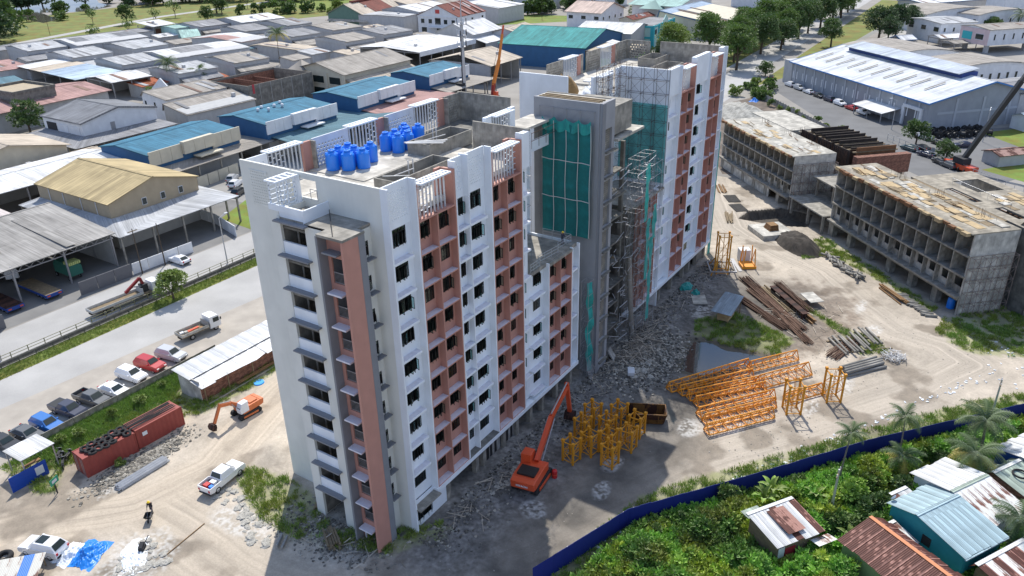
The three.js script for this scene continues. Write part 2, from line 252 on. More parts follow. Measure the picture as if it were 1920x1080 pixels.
M.lawn = std([.50, .51, .36], .95, { map: rep(T.grass, 19) });
M.lawnB = std([.48, .60, .30], .95, { map: rep(T.grass, 13) });
const strip = (pts, w0, w1, y) => { const L = [], R = []; pts.forEach(([x, z], i) => { const [ax, az] = pts[Math.max(0, i - 1)], [bx, bz] = pts[Math.min(pts.length - 1, i + 1)], l = Math.hypot(bx - ax, bz - az), nx = -(bz - az) / l, nz = (bx - ax) / l; L.push([x + nx * w0, z + nz * w0]); R.push([x + nx * w1, z + nz * w1]); }); return flatG([...L, ...R.reverse()], y); };
struct('road', flatG([[-420, -66.6], [420, -66.6], [420, -56.2], [30, -56], [-10.9, -59.4], [-420, -60]], .006), M.road);
struct('road', flatG([[-420, -80.6], [420, -80.6], [420, -71.5], [-420, -71.5]], .006), M.road);
struct('road_verge', flatG([[-200, -69.5], [200, -69.5], [200, -66.6], [-200, -66.6]], .012), M.lawn);
struct('road_shoulder', flatG([[-120, -59.8], [-10.9, -59.4], [30, -56], [120, -56], [120, -47.6], [-120, -47.6]], .004), std([.50, .45, .385], .95, { map: rep(T.asph, 9) }));
// far riverside: lawn, road, river
struct('lawn', flatG([[90, -420], [150, -352], [300, -330], [372, -300], [380, -345], [400, -470], [300, -500], [180, -500]], .01), M.lawn);
struct('road', strip([[60, -366], [164, -391], [263, -421], [340, -426], [470, -430]], -3.2, 3.2, .016), M.road);
struct('river', flatG([[200, -640], [305, -640], [330, -600], [300, -545], [290, -512], [262, -496], [244, -520], [228, -470], [214, -462], [222, -512], [205, -540]], .02), std([.10, .095, .075], .08, { specularIntensity: 1 }));
struct('meadow', flatG([[330, -300], [372, -262], [398, -262], [440, -330], [430, -420], [340, -420]], .013), M.lawnB);
struct('meadow', flatG([[318, -208], [352, -176], [372, -186], [366, -214], [338, -226]], .013), M.lawnB);
// the tree-lined avenue and its verges
struct('verge', flatG([[226, -38], [236, -38.4], [520, -50], [520, -26], [330, -29], [262, -30]], .010), M.lawn);
struct('verge', flatG([[150, -60], [520, -80], [520, -68], [240, -57], [160, -50]], .010), M.lawn);
struct('avenue', flatG([[128, -47], [228, -52], [260, -55], [520, -67], [520, -55.6], [262, -45], [228, -40], [128, -36]], .016), M.road);
struct('avenue_drain', flatG([[262, -30.4], [330, -29.6], [520, -26.6], [520, -24], [330, -27], [262, -27.6]], .014), std([.22, .22, .2], .9));
struct('side_road', flatG([[262, -26], [330, -24], [400, -16], [400, -10], [330, -18], [262, -21]], .012), M.road);
// the warehouse lane and yard
struct('warehouse_lane', flatG([[238, -40], [247, -34], [208, 6], [192, 22], [210, 44], [188, 60], [150, 40], [141, 31], [160, 13.5]], .008), M.asphalt);
struct('lawn', flatG([[196, 33], [214, 48], [205, 58], [186, 50], [183, 44]], .014), M.lawnB);
struct('lawn', flatG([[160, 36], [174, 46], [168, 60], [150, 52]], .014), M.lawnB);
struct('earth_bank', flatG([[216, -31], [155, 21], [140, 22], [128, -14], [180, -44]], .005), std([.27, .215, .17], .97, { map: rep(T.mud, 11) }));
struct('yard_floor', flatG([[-40, -124], [58, -124], [58, -81], [-40, -81]], .007), std([.24, .235, .225], .93, { map: rep(T.asph, 12) }));
struct('forecourt', flatG([[58, -122], [92, -122], [92, -96], [58, -96]], .007), std([.36, .35, .33], .93, { map: rep(T.asph, 12) }));
struct('roadside_lawn', flatG([[49, -92], [64, -99], [62, -81], [48, -81]], .012), M.lawnB);

// ================================================================ THE APARTMENT BUILDING
const F0 = 3.3, FH = 3.2, TOP = 36, ROOF = 32.1, DECK = 32.9, ZW = -.7;
const gc = new Map(); const memo = (k, f) => { if (!gc.has(k)) gc.set(k, f()); return gc.get(k); };
function windowUnit(root, x, y, w, h, z, n, open, turn = 0) { // black frame, n casement leaves hung on their right edge
  const fr = memo(`fr${w.toFixed(2)},${h},${n}`, () => { const t = .06, l = [B(0, w, 0, t, -.05, .05), B(0, w, h - t, h, -.05, .05), B(0, w, h - .42, h - .42 + t, -.05, .05)]; for (let i = 0; i <= n; i++) { const q = clamp(w * i / n, t / 2, w - t / 2); l.push(B(q - t / 2, q + t / 2, 0, h, -.05, .05)); } return merge(l); });
  const o = part(root, 'window', fr, M.black); o.position.set(x, y, z); o.rotation.y = turn;
  const lw = w / n - .04, lh = h - .5, sash = memo(`sa${lw.toFixed(2)},${lh}`, () => merge([B(-lw, 0, 0, .05, -.02, .02), B(-lw, 0, lh - .05, lh, -.02, .02), B(-lw, -lw + .05, 0, lh, -.02, .02), B(-.05, 0, 0, lh, -.02, .02)])), gl = memo(`gl${lw.toFixed(2)},${lh}`, () => B(-lw + .05, -.05, .05, lh - .05, -.004, .004)), tg = memo(`tg${w.toFixed(2)}`, () => B(.06, w - .06, h - .36, h - .06, -.004, .004));
  part(o, 'pane', tg, M.glassT);
  for (let i = 0; i < n; i++) { const a = open ? (open > 1 ? (rnd() < .75 ? rr(.9, 1.5) : rr(.1, .5)) : rr(.3, .9)) : 0; const s = part(o, 'sash', sash, M.black); s.position.set(w * (i + 1) / n - .02, .04, .05); s.rotation.y = a; const g = part(o, 'pane', gl, M.glassT); g.position.copy(s.position); g.rotation.y = a; }
  return o;
}
const perf = (w, h, hw, hh, sx, sy, mx, y0, y1, d) => memo(`pf${w},${h},${hw},${sx},${mx},${y0}`, () => { const holes = []; let r = 0; for (let y = y0; y < y1; y += sy, r++) for (let x = mx + (r % 2 ? sx / 2 : 0); x + hw < w - mx + .01; x += sx) holes.push(rect(x, x + hw, y, y + hh)); return ext(rect(0, w, 0, h), d, holes); });
function grille(root, x0, x1, z, y0, y1, dir, mat = M.white, stagger = 0) { // upright louvres with a pierced canopy slab; dir is the side the canopy projects to
  const w = x1 - x0, l = []; for (let x = .1; x < w; x += .5) { l.push(B(x, x + .05, y0, y1 - .12, -.09, .09)); if ((stagger < 0 ? x < w * .45 : x > w * .55)) for (let k = 0; k < 5; k++) l.push(B(x + .07, x + .5, y0 + .35 + k * .6 + (Math.round(x / .5) % 2) * .3, y0 + .39 + k * .6 + (Math.round(x / .5) % 2) * .3, -.07, .07)); }
  part(root, 'louver_screen', merge(l), M.louv).position.set(x0, 0, z);
  const cz = 1.15, g = memo(`cn${w.toFixed(2)}`, () => { const holes = []; for (let x = .2; x + .32 < w; x += .44) for (const q of [.2, .64]) holes.push(rect(x, x + .3, q, q + .32)); return ext(rect(0, w, 0, cz), .14, holes).rotateX(-Math.PI / 2); });
  part(root, 'canopy_slab', g, M.white).position.set(x0, y1 - .12, z + (dir > 0 ? cz * .75 : cz * .3));
}
// one bay: cells [x0, x1, window x0, window x1], red or white
function bay(root, red, cells, floors, { top = TOP, fin0 = true, fin1 = true, ledge0 = 0, openTop = false, finTop = top } = {}) {
  const mat = red ? M.red : M.white, a = cells[0][0], b = cells[cells.length - 1][1];
  cells.forEach(([x0, x1, w0, w1], ci) => {
    const lo = red ? 1.1 : 1.5, hh = red ? 1.6 : 1.65, holes = []; for (let k = 0; k < floors; k++) if (w1) { const y = F0 + FH * k + lo - (k === 0 && !red ? .1 : 0); holes.push(rect(w0, w1, y, y + hh)); }
    part(root, 'wall', ext(rect(x0, x1, F0, F0 + FH * floors - (openTop ? .15 : -.3)), .15, holes).translate(0, 0, ZW - .15), mat);
    for (let k = 0; k < floors; k++) {
      const fy = F0 + FH * k; if (w1) windowUnit(root, w0, holes[k][0][1], w1 - w0, hh, ZW - .05, w1 - w0 > 1.5 ? 4 : 3, k === 0 ? 0 : rnd() < .84 ? 2 : rnd() < .5 ? 1 : 0);
      if (red) { const l = part(root, 'ledge', B(x0, x1, fy - .13, fy - .01, ZW, .03), M.red); part(l, 'ledge_top', B(x0 + .02, x1 - .02, fy - .01, fy + .01, ZW, .0), M.ledge); }
      else if (k > 0 || ledge0) { const e0 = x0 + .1, e1 = x1 - (x1 - x0 > 3 ? .75 : .1); const l = part(root, 'ledge', B(e0, e1, fy + .2, fy + .42, ZW, -.02), M.white); part(l, 'ledge_top', B(e0 + .03, e1 - .03, fy + .42, fy + .435, ZW, -.06), M.ledge); }
    }
    if (ci) part(root, 'fin', B(x0 - .06, x0 + .06, F0, F0 + FH * floors, ZW, red ? .04 : -.01), mat);
  });
  if (fin0) part(root, 'fin', B(a - .02, a + .13, F0 - .1, finTop, red ? ZW - .5 : ZW, .05), mat); if (fin1) part(root, 'fin', B(b - .13, b + .02, F0 - .1, finTop, red ? ZW - .5 : ZW, .05), mat);
}
M.ledge = std([.74, .72, .77], .85, { map: rep(T.grime, 2) }); M.louv = std([.62, .64, .66], .7, { map: rep(T.grime, 4) });
M.gable = std([.77, .77, .71], .7, { map: rep(T.grime, 11) }); M.concPl = std([.60, .575, .53], .9, { map: rep(T.conc, 4), ...wob }); M.whiteS = std([.72, .74, .76], .7, { map: rep(T.grime, 5) }); M.greyL = std([.335, .34, .355], .8, { map: rep(T.grime, 6) }); M.pvc = std([.72, .70, .66], .5); M.concL2 = std([.62, .62, .62], .85, { map: rep(T.conc, 4) });
function slabs(root, x0, x1, z0, z1, floors) { for (let k = 0; k <= floors; k++) part(root, 'floor_slab', B(x0, x1, F0 + FH * k - .28, F0 + FH * k - .14, z0, z1), M.concD); }
const perfTop = (root, x0, x1) => part(root, 'parapet_panel', perf(x1 - x0, 3.9, .11, .13, .27, .27, .35, .7, 3.3, .16), M.white).position.set(x0, ROOF + .02, ZW - .14);

// ---- near block
const near = thing('apartment_block', 'ten storey white and salmon apartment block with blue water tanks on its roof', 'apartment block');
{
  const R = near;
  bay(R, false, [[.15, 3.6, .9, 2.7]], 9, { fin0: false, fin1: false }); bay(R, true, [[3.62, 6.25, 4.52, 5.95], [6.25, 9, 7.3, 8.62]], 9, { top: 35.4, openTop: true });
  bay(R, false, [[9.02, 11.15, 9.95, 11.0], [11.15, 14.8, 12.15, 13.85]], 9, { fin0: false, fin1: false }); bay(R, true, [[14.82, 17.5, 15.6, 16.95], [17.5, 20.2, 18.3, 19.65]], 9, { top: 35.4, openTop: true });
  bay(R, false, [[20.22, 22.05, 20.75, 21.6]], 9, { fin0: false, fin1: false });
  for (const x of [3.45, 9.02, 14.63, 20.2]) part(R, 'fin', B(x, x + .17, F0 - .1, TOP, ZW, .07), M.white);
  perfTop(R, .2, 3.45); perfTop(R, 9.2, 11.1); perfTop(R, 11.2, 14.6); part(R, 'parapet', B(20.4, 22.2, ROOF, TOP - .2, ZW - .16, ZW + .5), M.white);
  part(R, 'parapet', B(11.05, 11.25, ROOF + .1, TOP + .15, ZW - .3, 0), M.white);
  for (const x of [3.75, 14.95]) { grille(R, x, x + 4.2, -.35, ROOF, 35.5, 1, M.white, x > 9 ? 1 : -1); part(R, 'parapet_panel', B(x + 4.25, x + 5.1, ROOF, 35.4, -1.6, -1.35), M.red); part(R, 'fin', B(x + 4.98, x + 5.12, ROOF, 35.4, -1.4, .05), M.red); part(R, 'balcony_slab', B(x, x + 5.1, ROOF - .15, ROOF, -1.6, .06), M.red); }
  // gable wall with the opening behind the stair roof
  part(R, 'gable_wall', ext([[0, 0], [17.8, 0], [17.8, 36], [11.2, 36], [11.2, 33.6], [11.05, 33.6], [11.05, 36], [0, 36]], .22, [rect(8.05, 10.4, 33.75, 35.45), ...Array.from({ length: 9 }, (_, k) => rect(6.9, 9.68, F0 + FH * k + .02, F0 + FH * k + 3.08)), ...Array.from({ length: 9 }, (_, k) => rect(2.5, 4.0, F0 + FH * k - .7, F0 + FH * k + 1.6))]).rotateY(Math.PI / 2).translate(-.02, 0, 0), M.gable);
  part(R, 'corner_trim', B(-.03, .17, 0, TOP + .01, -.72, .05), M.white);
  // rear wall, end walls, roof
  part(R, 'rear_wall', B(0, 33.6, 0, ROOF + .2, -17.8, -17.6), M.white); part(R, 'end_wall', B(33.4, 33.6, 0, TOP, -17.8, -10), M.concPl); part(R, 'end_wall', B(22.05, 22.25, F0, ROOF, -7.3, ZW), M.white); part(R, 'end_wall', B(22.02, 22.22, ROOF, TOP, -7.3, -.2), M.concPl);
  part(R, 'end_wall', B(22.22, 22.26, ROOF, TOP - .02, -7.3, -.1), M.white);
  part(R, 'inner_wall', B(22.2, 33.4, 0, ROOF + .3, -7.5, -7.3), M.white); part(R, 'inner_wall', B(.3, 22, 0, ROOF, -6.4, -6.25), M.concD);
  slabs(R, .2, 22.05, -17.6, ZW - .16, 9); slabs(R, 22.05, 33.4, -17.6, -7.5, 9);
  part(R, 'roof_deck', B(.2, 22.02, ROOF + .3, DECK, -17.4, ZW - .2), M.roofdeck); part(R, 'roof_deck', B(22.02, 33.4, ROOF + .3, DECK - .3, -17.4, -7.3), M.concD);
  part(R, 'roof_deck', B(7.7, 22, DECK, DECK + .1, -17.2, -9.9), M.roofdeck);
  // rear parapet: louvred bays, salmon piers and pierced block walls
  for (const [x0, x1] of [[2.9, 7.3], [13.9, 18.2], [24.6, 29]]) { grille(R, x0, x1, -17.5, DECK - .2, 35.95, -1, M.white, x0 < 4 ? -1 : 1); part(R, 'pier', B(x1 + .05, x1 + 1.15, ROOF, 35.8, -17.7, -17.4), M.red); part(R, 'pier', B(x1 + 1.15, x1 + 1.3, ROOF, 35.8, -17.7, -16.8), M.concPl); }
  for (const x0 of [8.7, 19.6]) part(R, 'block_screen', perf(x0 < 9 ? 5.1 : 4.9, 3.7, .27, .2, .46, .38, .35, .5, 3, .16), M.whiteS).position.set(x0, ROOF + .1, -17.6);
  part(R, 'block_screen', perf(3.0, 3.7, .16, .12, .34, .3, .35, .6, 3, .16), M.concPl).position.set(30.4, ROOF + .1, -17.6); part(R, 'block_screen', perf(2.7, 3.7, .14, .1, .3, .28, .3, .7, 3.2, .16), M.white).position.set(.2, ROOF + .1, -17.6);
  // white louvre frame over the set-back wing
  part(R, 'parapet', B(24, 25.2, ROOF, TOP - .1, -7.4, -7.0), M.white); part(R, 'parapet', B(28.9, 29.9, ROOF, TOP, -7.4, -7.0), M.white); grille(R, 25.2, 28.9, -7.2, ROOF, 35.9, 1, M.white, 1);
  part(R, 'bridge_roof', B(29.9, 36, 33.4, 33.7, -8.6, -5.4), M.roofdeck); part(R, 'bridge_wall', B(29.9, 36, 30.6, 31.9, -5.7, -5.5), M.white); part(R, 'bridge_wall', B(30, 36, 32.3, 33.4, -8.4, -8.2), M.concPl);
  // light wells on the roof
  for (const [x0, x1, z0, z1] of [[5.9, 14.6, -6.9, -4.4], [17.1, 24.6, -12.3, -9.3]]) { const y = 34.3; part(R, 'light_well', merge([B(x0, x1, DECK - .2, y, z1 - .15, z1), B(x0, x1, DECK - .2, y, z0, z0 + .15), B(x0, x0 + .15, DECK - .2, y, z0 + .15, z1 - .15), B(x1 - .15, x1, DECK - .2, y, z0 + .15, z1 - .15)]), M.conc); part(R, 'light_well_floor', B(x0 + .15, x1 - .15, DECK - .1, DECK + .12, z0 + .15, z1 - .15), M.concD); part(R, 'drain_pipe', merge([[.5], [.58]].map(([f]) => rod([mix(x0, x1, f), DECK, z0 + .5], [mix(x0, x1, f), 34.9, z0 + .5], .07)).concat([rod([x0 + 2, 34, z0 + .6], [x0 + 3.4, 34.6, z1 - .5], .05), rod([x0 + 1, 34.2, z0 + .2], [x0 + 2.4, 34.2, z1 - .3], .05)])), M.pvc); }
  // ground floor: beam, columns, recessed walls, awning window, louvred shop doors
  part(R, 'edge_beam', B(3.4, 22.2, 2.72, F0 - .1, -.75, .14), M.white); part(R, 'edge_beam', B(9.1, 14.7, F0 - .1, F0 - .02, ZW, .1), M.concD);
  for (const x of [5.4, 10.6, 12, 16, 18.8, 21.8]) part(R, 'column', B(x, x + .6, 0, 2.8, -.95, -.35), M.conc);
  part(R, 'wall', ext(rect(.15, 5.4, 0, F0), .15, [rect(.35, 3.05, .75, 2.5)]).translate(0, 0, -.6), M.white); windowUnit(R, .35, .75, 2.7, 1.75, -.52, 4, 1);
  const aw = part(R, 'awning', B(.1, 3.4, 2.75, 2.92, -.6, .55), M.conc);
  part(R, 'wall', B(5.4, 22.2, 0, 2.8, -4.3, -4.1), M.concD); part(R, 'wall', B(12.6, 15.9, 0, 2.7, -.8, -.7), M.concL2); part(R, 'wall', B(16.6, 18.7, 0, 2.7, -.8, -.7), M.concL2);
  for (let i = 0; i < 5; i++) part(R, 'louver_door', B(14.1 + i * .9 - (i < 2 ? .3 : 0) + (i > 2 ? .3 : 0), 14.5 + i * .9 - (i < 2 ? .3 : 0) + (i > 2 ? .3 : 0), .1, 2.4, -.7, -.66), M.black);
  part(R, 'shop_door', B(12.7, 13.6, .05, 2.5, -.7, -.66), M.black);
}

part(near, 'vent_panel', perf(2.4, 3.4, .1, .12, .25, .27, .12, .2, 3.2, .05).clone().rotateY(-Math.PI / 2), M.gable).position.set(-.03, 31.9, -16.6);
{ // ---- stair tower projecting from the gable
  const R = near, st = (n, ...a) => part(R, n, ...a);
  st('stair_pier', B(-3.05, -.02, 0, 33.4, -10.9, -9.75), M.gable); st('stair_pier', B(-3.05, -.02, 0, 32.75, -6.75, -4.25), M.gable);
  
  for (let k = 0; k <= 9; k++) {
    const y = F0 + FH * k; // spandrel, window opening above it, hood over the opening below
    st('spandrel', B(-2.98, -2.78, y + .45, k === 9 ? 33.9 : y + 1.75, -9.78, -6.72), M.white); st('landing', B(-2.78, -.9, y - .3, y - .1, -9.75, -6.75), M.concD);
    const hood = st('hood', B(-3.6, -2.9, y + .49, y + .63, -10.05, -6.3), M.greyp); hood.scale.set(1, 1, 1);
    if (k < 9) { st('handrail', merge([rod([-2.3, y + 1.1, -9.6], [-2.3, y + 1.1, -6.9], .03), rod([-1.6, y + .2, -9.3], [-1.6, y + 2.4, -9.3], .12)]), M.concPl); }
  }
  st('stair_lining', B(-2.78, -.02, .2, 32.2, -9.75, -9.7), M.concD); st('stair_lining', B(-2.78, -.02, .2, 32.2, -6.8, -6.75), M.concD); st('stair_roof', B(-3.0, -.02, 32.2, 32.9, -9.75, -6.9), M.concPl); st('parapet', B(-3.05, -2.9, 33.4, 33.95, -10.9, -6.7), M.white); st('parapet', B(-2.9, -.02, 32.75, 33.9, -6.9, -6.75), M.white);
  // louvred corner screen and rail on the stair roof
  st('corner_screen', merge([B(-2.9, -.3, 35.75, 35.9, -11.2, -10.95), B(-2.9, -.3, 35.75, 35.9, -10.05, -9.8), ...[0, .6, 1.2, 1.8, 2.35].map((q) => B(-2.9 + q, -2.7 + q, 35.75, 35.9, -11, -10)), ...[-2.8, -2.0, -1.2].flatMap((x) => [B(x, x + .1, 33.4, 35.8, -10.9, -10.8), B(x + .4, x + .5, 33.4, 35.8, -10.0, -9.9)]), ...[0, 1, 2, 3, 4].flatMap((k) => [B(-2.8, -1.1, 33.7 + k * .42, 33.76 + k * .42, -10.9, -10.8), B(-2.4, -.7, 33.6 + k * .42, 33.66 + k * .42, -10, -9.9)])]), M.white);
  st('corner_pier', B(-.5, -.1, 33.3, 35.8, -10.4, -9.9), M.white); st('guard_rail', merge([rod([-.6, 33.9, -7.4], [-.6, 34.9, -7.4], .03), rod([-.6, 33.9, -8.2], [-.6, 34.9, -8.2], .03), rod([-.6, 34.9, -7.4], [-.6, 34.9, -8.2], .03), rod([-2.2, 34.9, -7.4], [-.6, 34.9, -7.4], .03)]), M.steel);
  // roof over the balconies, with the two fins below it
  st('stair_roof', ext([[-3.05, 4.25], [-4.2, 4.25], [-4.2, 1.3], [-1.6, 1.3], [-1.6, 2.15], [-.02, 2.15], [-.02, 6.75], [-3.05, 6.75]].map(([x, z]) => [x, z]), .22).rotateX(-Math.PI / 2).translate(0, 32.6, 0), M.conc);
  st('fin', B(-4.15, -3.05, 0, 32.6, -4.45, -4.22), M.greyp); st('fin', ext([[-4.15, 0], [-2.35, 0], [-2.35, 32.6], [-4.15, 32.6]], .24).translate(0, 0, -1.62), M.red); st('fin', B(-2.35, -1.6, 0, 32.6, -1.66, -1.36), M.greyp);
  const holes = []; for (let k = 0; k < 9; k++) holes.push(rect(2.42, 3.85, F0 + FH * k - .75, F0 + FH * k + 1.6)); holes.push(rect(2.2, 3.85, .02, 1.7));
  st('balcony_wall', ext(rect(1.65, 4.2, 0, 32.6), .16, holes).rotateY(Math.PI / 2).translate(-3.2, 0, 0), M.red); st('side_wall', B(-3.04, -1.6, 0, 32.6, -4.24, -4.1), M.greyp);
   st('side_wall', ext(rect(-1.6, -.02, 0, 32.5), .16, Array.from({ length: 9 }, (_, k) => rect(-1.05, -.45, F0 + FH * k + 1.2, F0 + FH * k + 2.5))).translate(0, 0, -2.35), M.gable);
  for (let k = 0; k < 9; k++) {
    const y = F0 + FH * k; st('balcony_slab', B(-4.05, -3.1, y - 1.5, y - 1.34, -3.95, -2.3), M.ledge); st('balcony_floor', B(-3.04, -.02, y - .95, y - .76, -4.1, -2.4), M.concD);
    st('balustrade', merge([B(-3.12, -3.08, y + .2, y + .27, -3.84, -2.43), B(-3.12, -3.08, y - .72, y - .66, -3.84, -2.43), ...Array.from({ length: 10 }, (_, i) => B(-3.115, -3.085, y - .7, y + .22, -3.8 + i * .15, -3.77 + i * .15))]), M.steel);
    st('window_ledge', B(-1.25, -.2, y + .9, y + 1.0, -2.2, -1.55), M.greyp); windowUnit(R, -1.05, y + 1.2, .6, 1.3, -2.25, 1, 1);
  }
  st('hood', B(-4.1, -3.1, 31.1, 31.25, -3.95, -2.3), M.greyp);
  st('door_frame', merge([B(-3.3, -3.15, 0, 1.75, -3.97, -3.85), B(-3.3, -3.15, 1.7, 1.95, -3.97, -2.2)]), M.white);
  st('cable', rod([-.2, 33.2, -6.6], [-3.9, 32.85, -2.6], .04), M.dark); st('lobby_floor', B(-3, .2, 0, .12, -9.7, -6.8), M.conc);
}
// ---- lower link wing with the terrace
const link = thing('link_wing', 'six storey white and salmon wing with a railed concrete terrace on top', 'apartment wing');
{
  const R = link; bay(R, false, [[22.27, 25.7, 23.3, 24.85]], 5, { fin0: false, fin1: false, ledge0: 1 }); bay(R, true, [[25.72, 28.4, 26.6, 27.95], [28.4, 31.05, 29.3, 30.6]], 5, { top: 19.4 }); bay(R, false, [[31.07, 32.75, 31.45, 32.2]], 5, { fin0: false, fin1: false });
  for (const x of [25.55, 31.05, 32.75]) part(R, 'fin', B(x, x + .17, F0 - .1, 19.7, ZW, .07), M.white);
  part(R, 'parapet', B(22.27, 32.9, 19.3, 19.75, ZW - .3, ZW + .4), M.conc); part(R, 'parapet', B(25.72, 31.05, 19.28, 19.6, ZW + .4, .1), M.conc); part(R, 'end_wall', B(32.75, 32.95, F0, 19.7, -7.3, ZW - .31), M.white); part(R, 'terrace', B(22.27, 32.74, 19.15, 19.4, -7.3, ZW - .3), M.conc); slabs(R, 22.3, 32.7, -7.28, ZW - .16, 4);
  part(R, 'inner_wall', B(22.3, 32.7, 0, 19, -5.2, -5), M.concD);
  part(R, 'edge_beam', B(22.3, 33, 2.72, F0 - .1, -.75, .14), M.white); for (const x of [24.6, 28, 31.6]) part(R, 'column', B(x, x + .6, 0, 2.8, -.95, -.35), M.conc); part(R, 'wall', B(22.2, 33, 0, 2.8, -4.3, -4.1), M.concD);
  const rail = [[22.4, -.4], [24.4, -.4], [24.9, -1], [28.8, -.6], [29.6, -1.1], [32.6, -1.0], [32.6, -5]]; const l = []; for (let i = 0; i < rail.length - 1; i++) { const [a, b] = [rail[i], rail[i + 1]]; for (const y of [19.95, 20.35, 20.7]) l.push(rod([a[0], y, a[1]], [b[0], y, b[1]], .03)); for (let t = 0; t < 1; t += .33) l.push(rod([mix(a[0], b[0], t), 19.4, mix(a[1], b[1], t)], [mix(a[0], b[0], t), 20.7, mix(a[1], b[1], t)], .03)); } part(R, 'guard_rail', merge(l), M.galv);
}
M.plast2 = std([.8, .79, .76], .85);
// ---- grey stair core
const core = thing('stair_core', 'grey plastered concrete stair core with pierced block panels between the two blocks', 'stair core');
{
  const R = core, hs = []; for (let k = 0; k < 10; k++) hs.push(rect(36.55, 38.25, F0 + FH * k - 1.9, F0 + FH * k + .75));
  part(R, 'front_wall', ext(rect(35.7, 38.9, 0, TOP), .35, hs).translate(0, 0, .85), M.greyL); part(R, 'side_wall', B(35.6, 35.9, 0, TOP - .01, -8, .85), M.greyL); part(R, 'side_wall', B(38.7, 38.95, 0, TOP - .01, -8, .85), M.conc); part(R, 'roof', B(35.9, 38.7, TOP - .4, TOP - .1, -8, .85), M.roofdeck); part(R, 'corner_trim', B(35.55, 36.35, 0, TOP - .02, 1.2, 1.3), M.greyp);
  for (let k = 0; k < 10; k++) { const y = F0 + FH * k; part(R, 'block_panel', perf(1.7, 2.65, .11, .13, .22, .26, .1, .2, 2.4, .12), M.conc).position.set(36.55, y - 1.9, .78); part(R, 'sill', B(36.4, 38.6, y - 2.1, y - 1.92, 1.2, 1.55), M.concD); }
  part(R, 'roof_plank', merge([0, 1, 2].map((i) => B(36 + i * .7, 36.3 + i * .7, TOP - .1, TOP + .05, -7.5, .5))), M.woodG);
  // burnt-looking open landings beside the core
  part(R, 'shaft_wall', B(39, 46.5, 0, 30, -7.4, -7.1), M.concD); part(R, 'shaft_box', B(38.95, 43.8, 31.6, 35, -5.2, 1.1), M.conc); part(R, 'landing', B(38.95, 46.4, 30.9, 31.2, -5.2, 1.7), M.concL);
  for (let k = 1; k < 10; k++) { const y = F0 + FH * (k - 1); part(R, 'landing', B(39, k > 8 ? 43.2 : 46.6 - (k % 3) * .5, y - .3, y - .05, -7.1, -.6 + (k % 2) * .4), k > 8 ? M.concL : M.concD); part(R, 'beam', B(39, 41.2, y - .8, y - .3, -1.2, -.8), M.concD); if (k % 2) part(R, 'water_pipe', rod([39.6, y - .2, -.4], [39.6, y + .9, -.4], .28, 10), M.pvc); }
  for (let k = 1; k < 10; k++) for (let i = 0; i < 5; i++) part(R, 'landing_debris', ext([[0, 0], [rr(.3, .9), rr(0, .2)], [rr(.2, .6), rr(.3, .7)]], rr(.1, .4)).rotateY(rr(0, 6)), pick([M.concL, M.plast2, M.woodG])).position.set(rr(39.4, 45), F0 + FH * (k - 1) - .05, rr(-5, -.6)); for (const x of [42.4, 46.2]) part(R, 'column', B(x, x + .5, 0, 28.9, -1.4, -.9), M.concD);
  part(R, 'drain_pipe', rod([47, .4, 1.2], [46.2, 13, .6], .34, 12), M.conc);
}
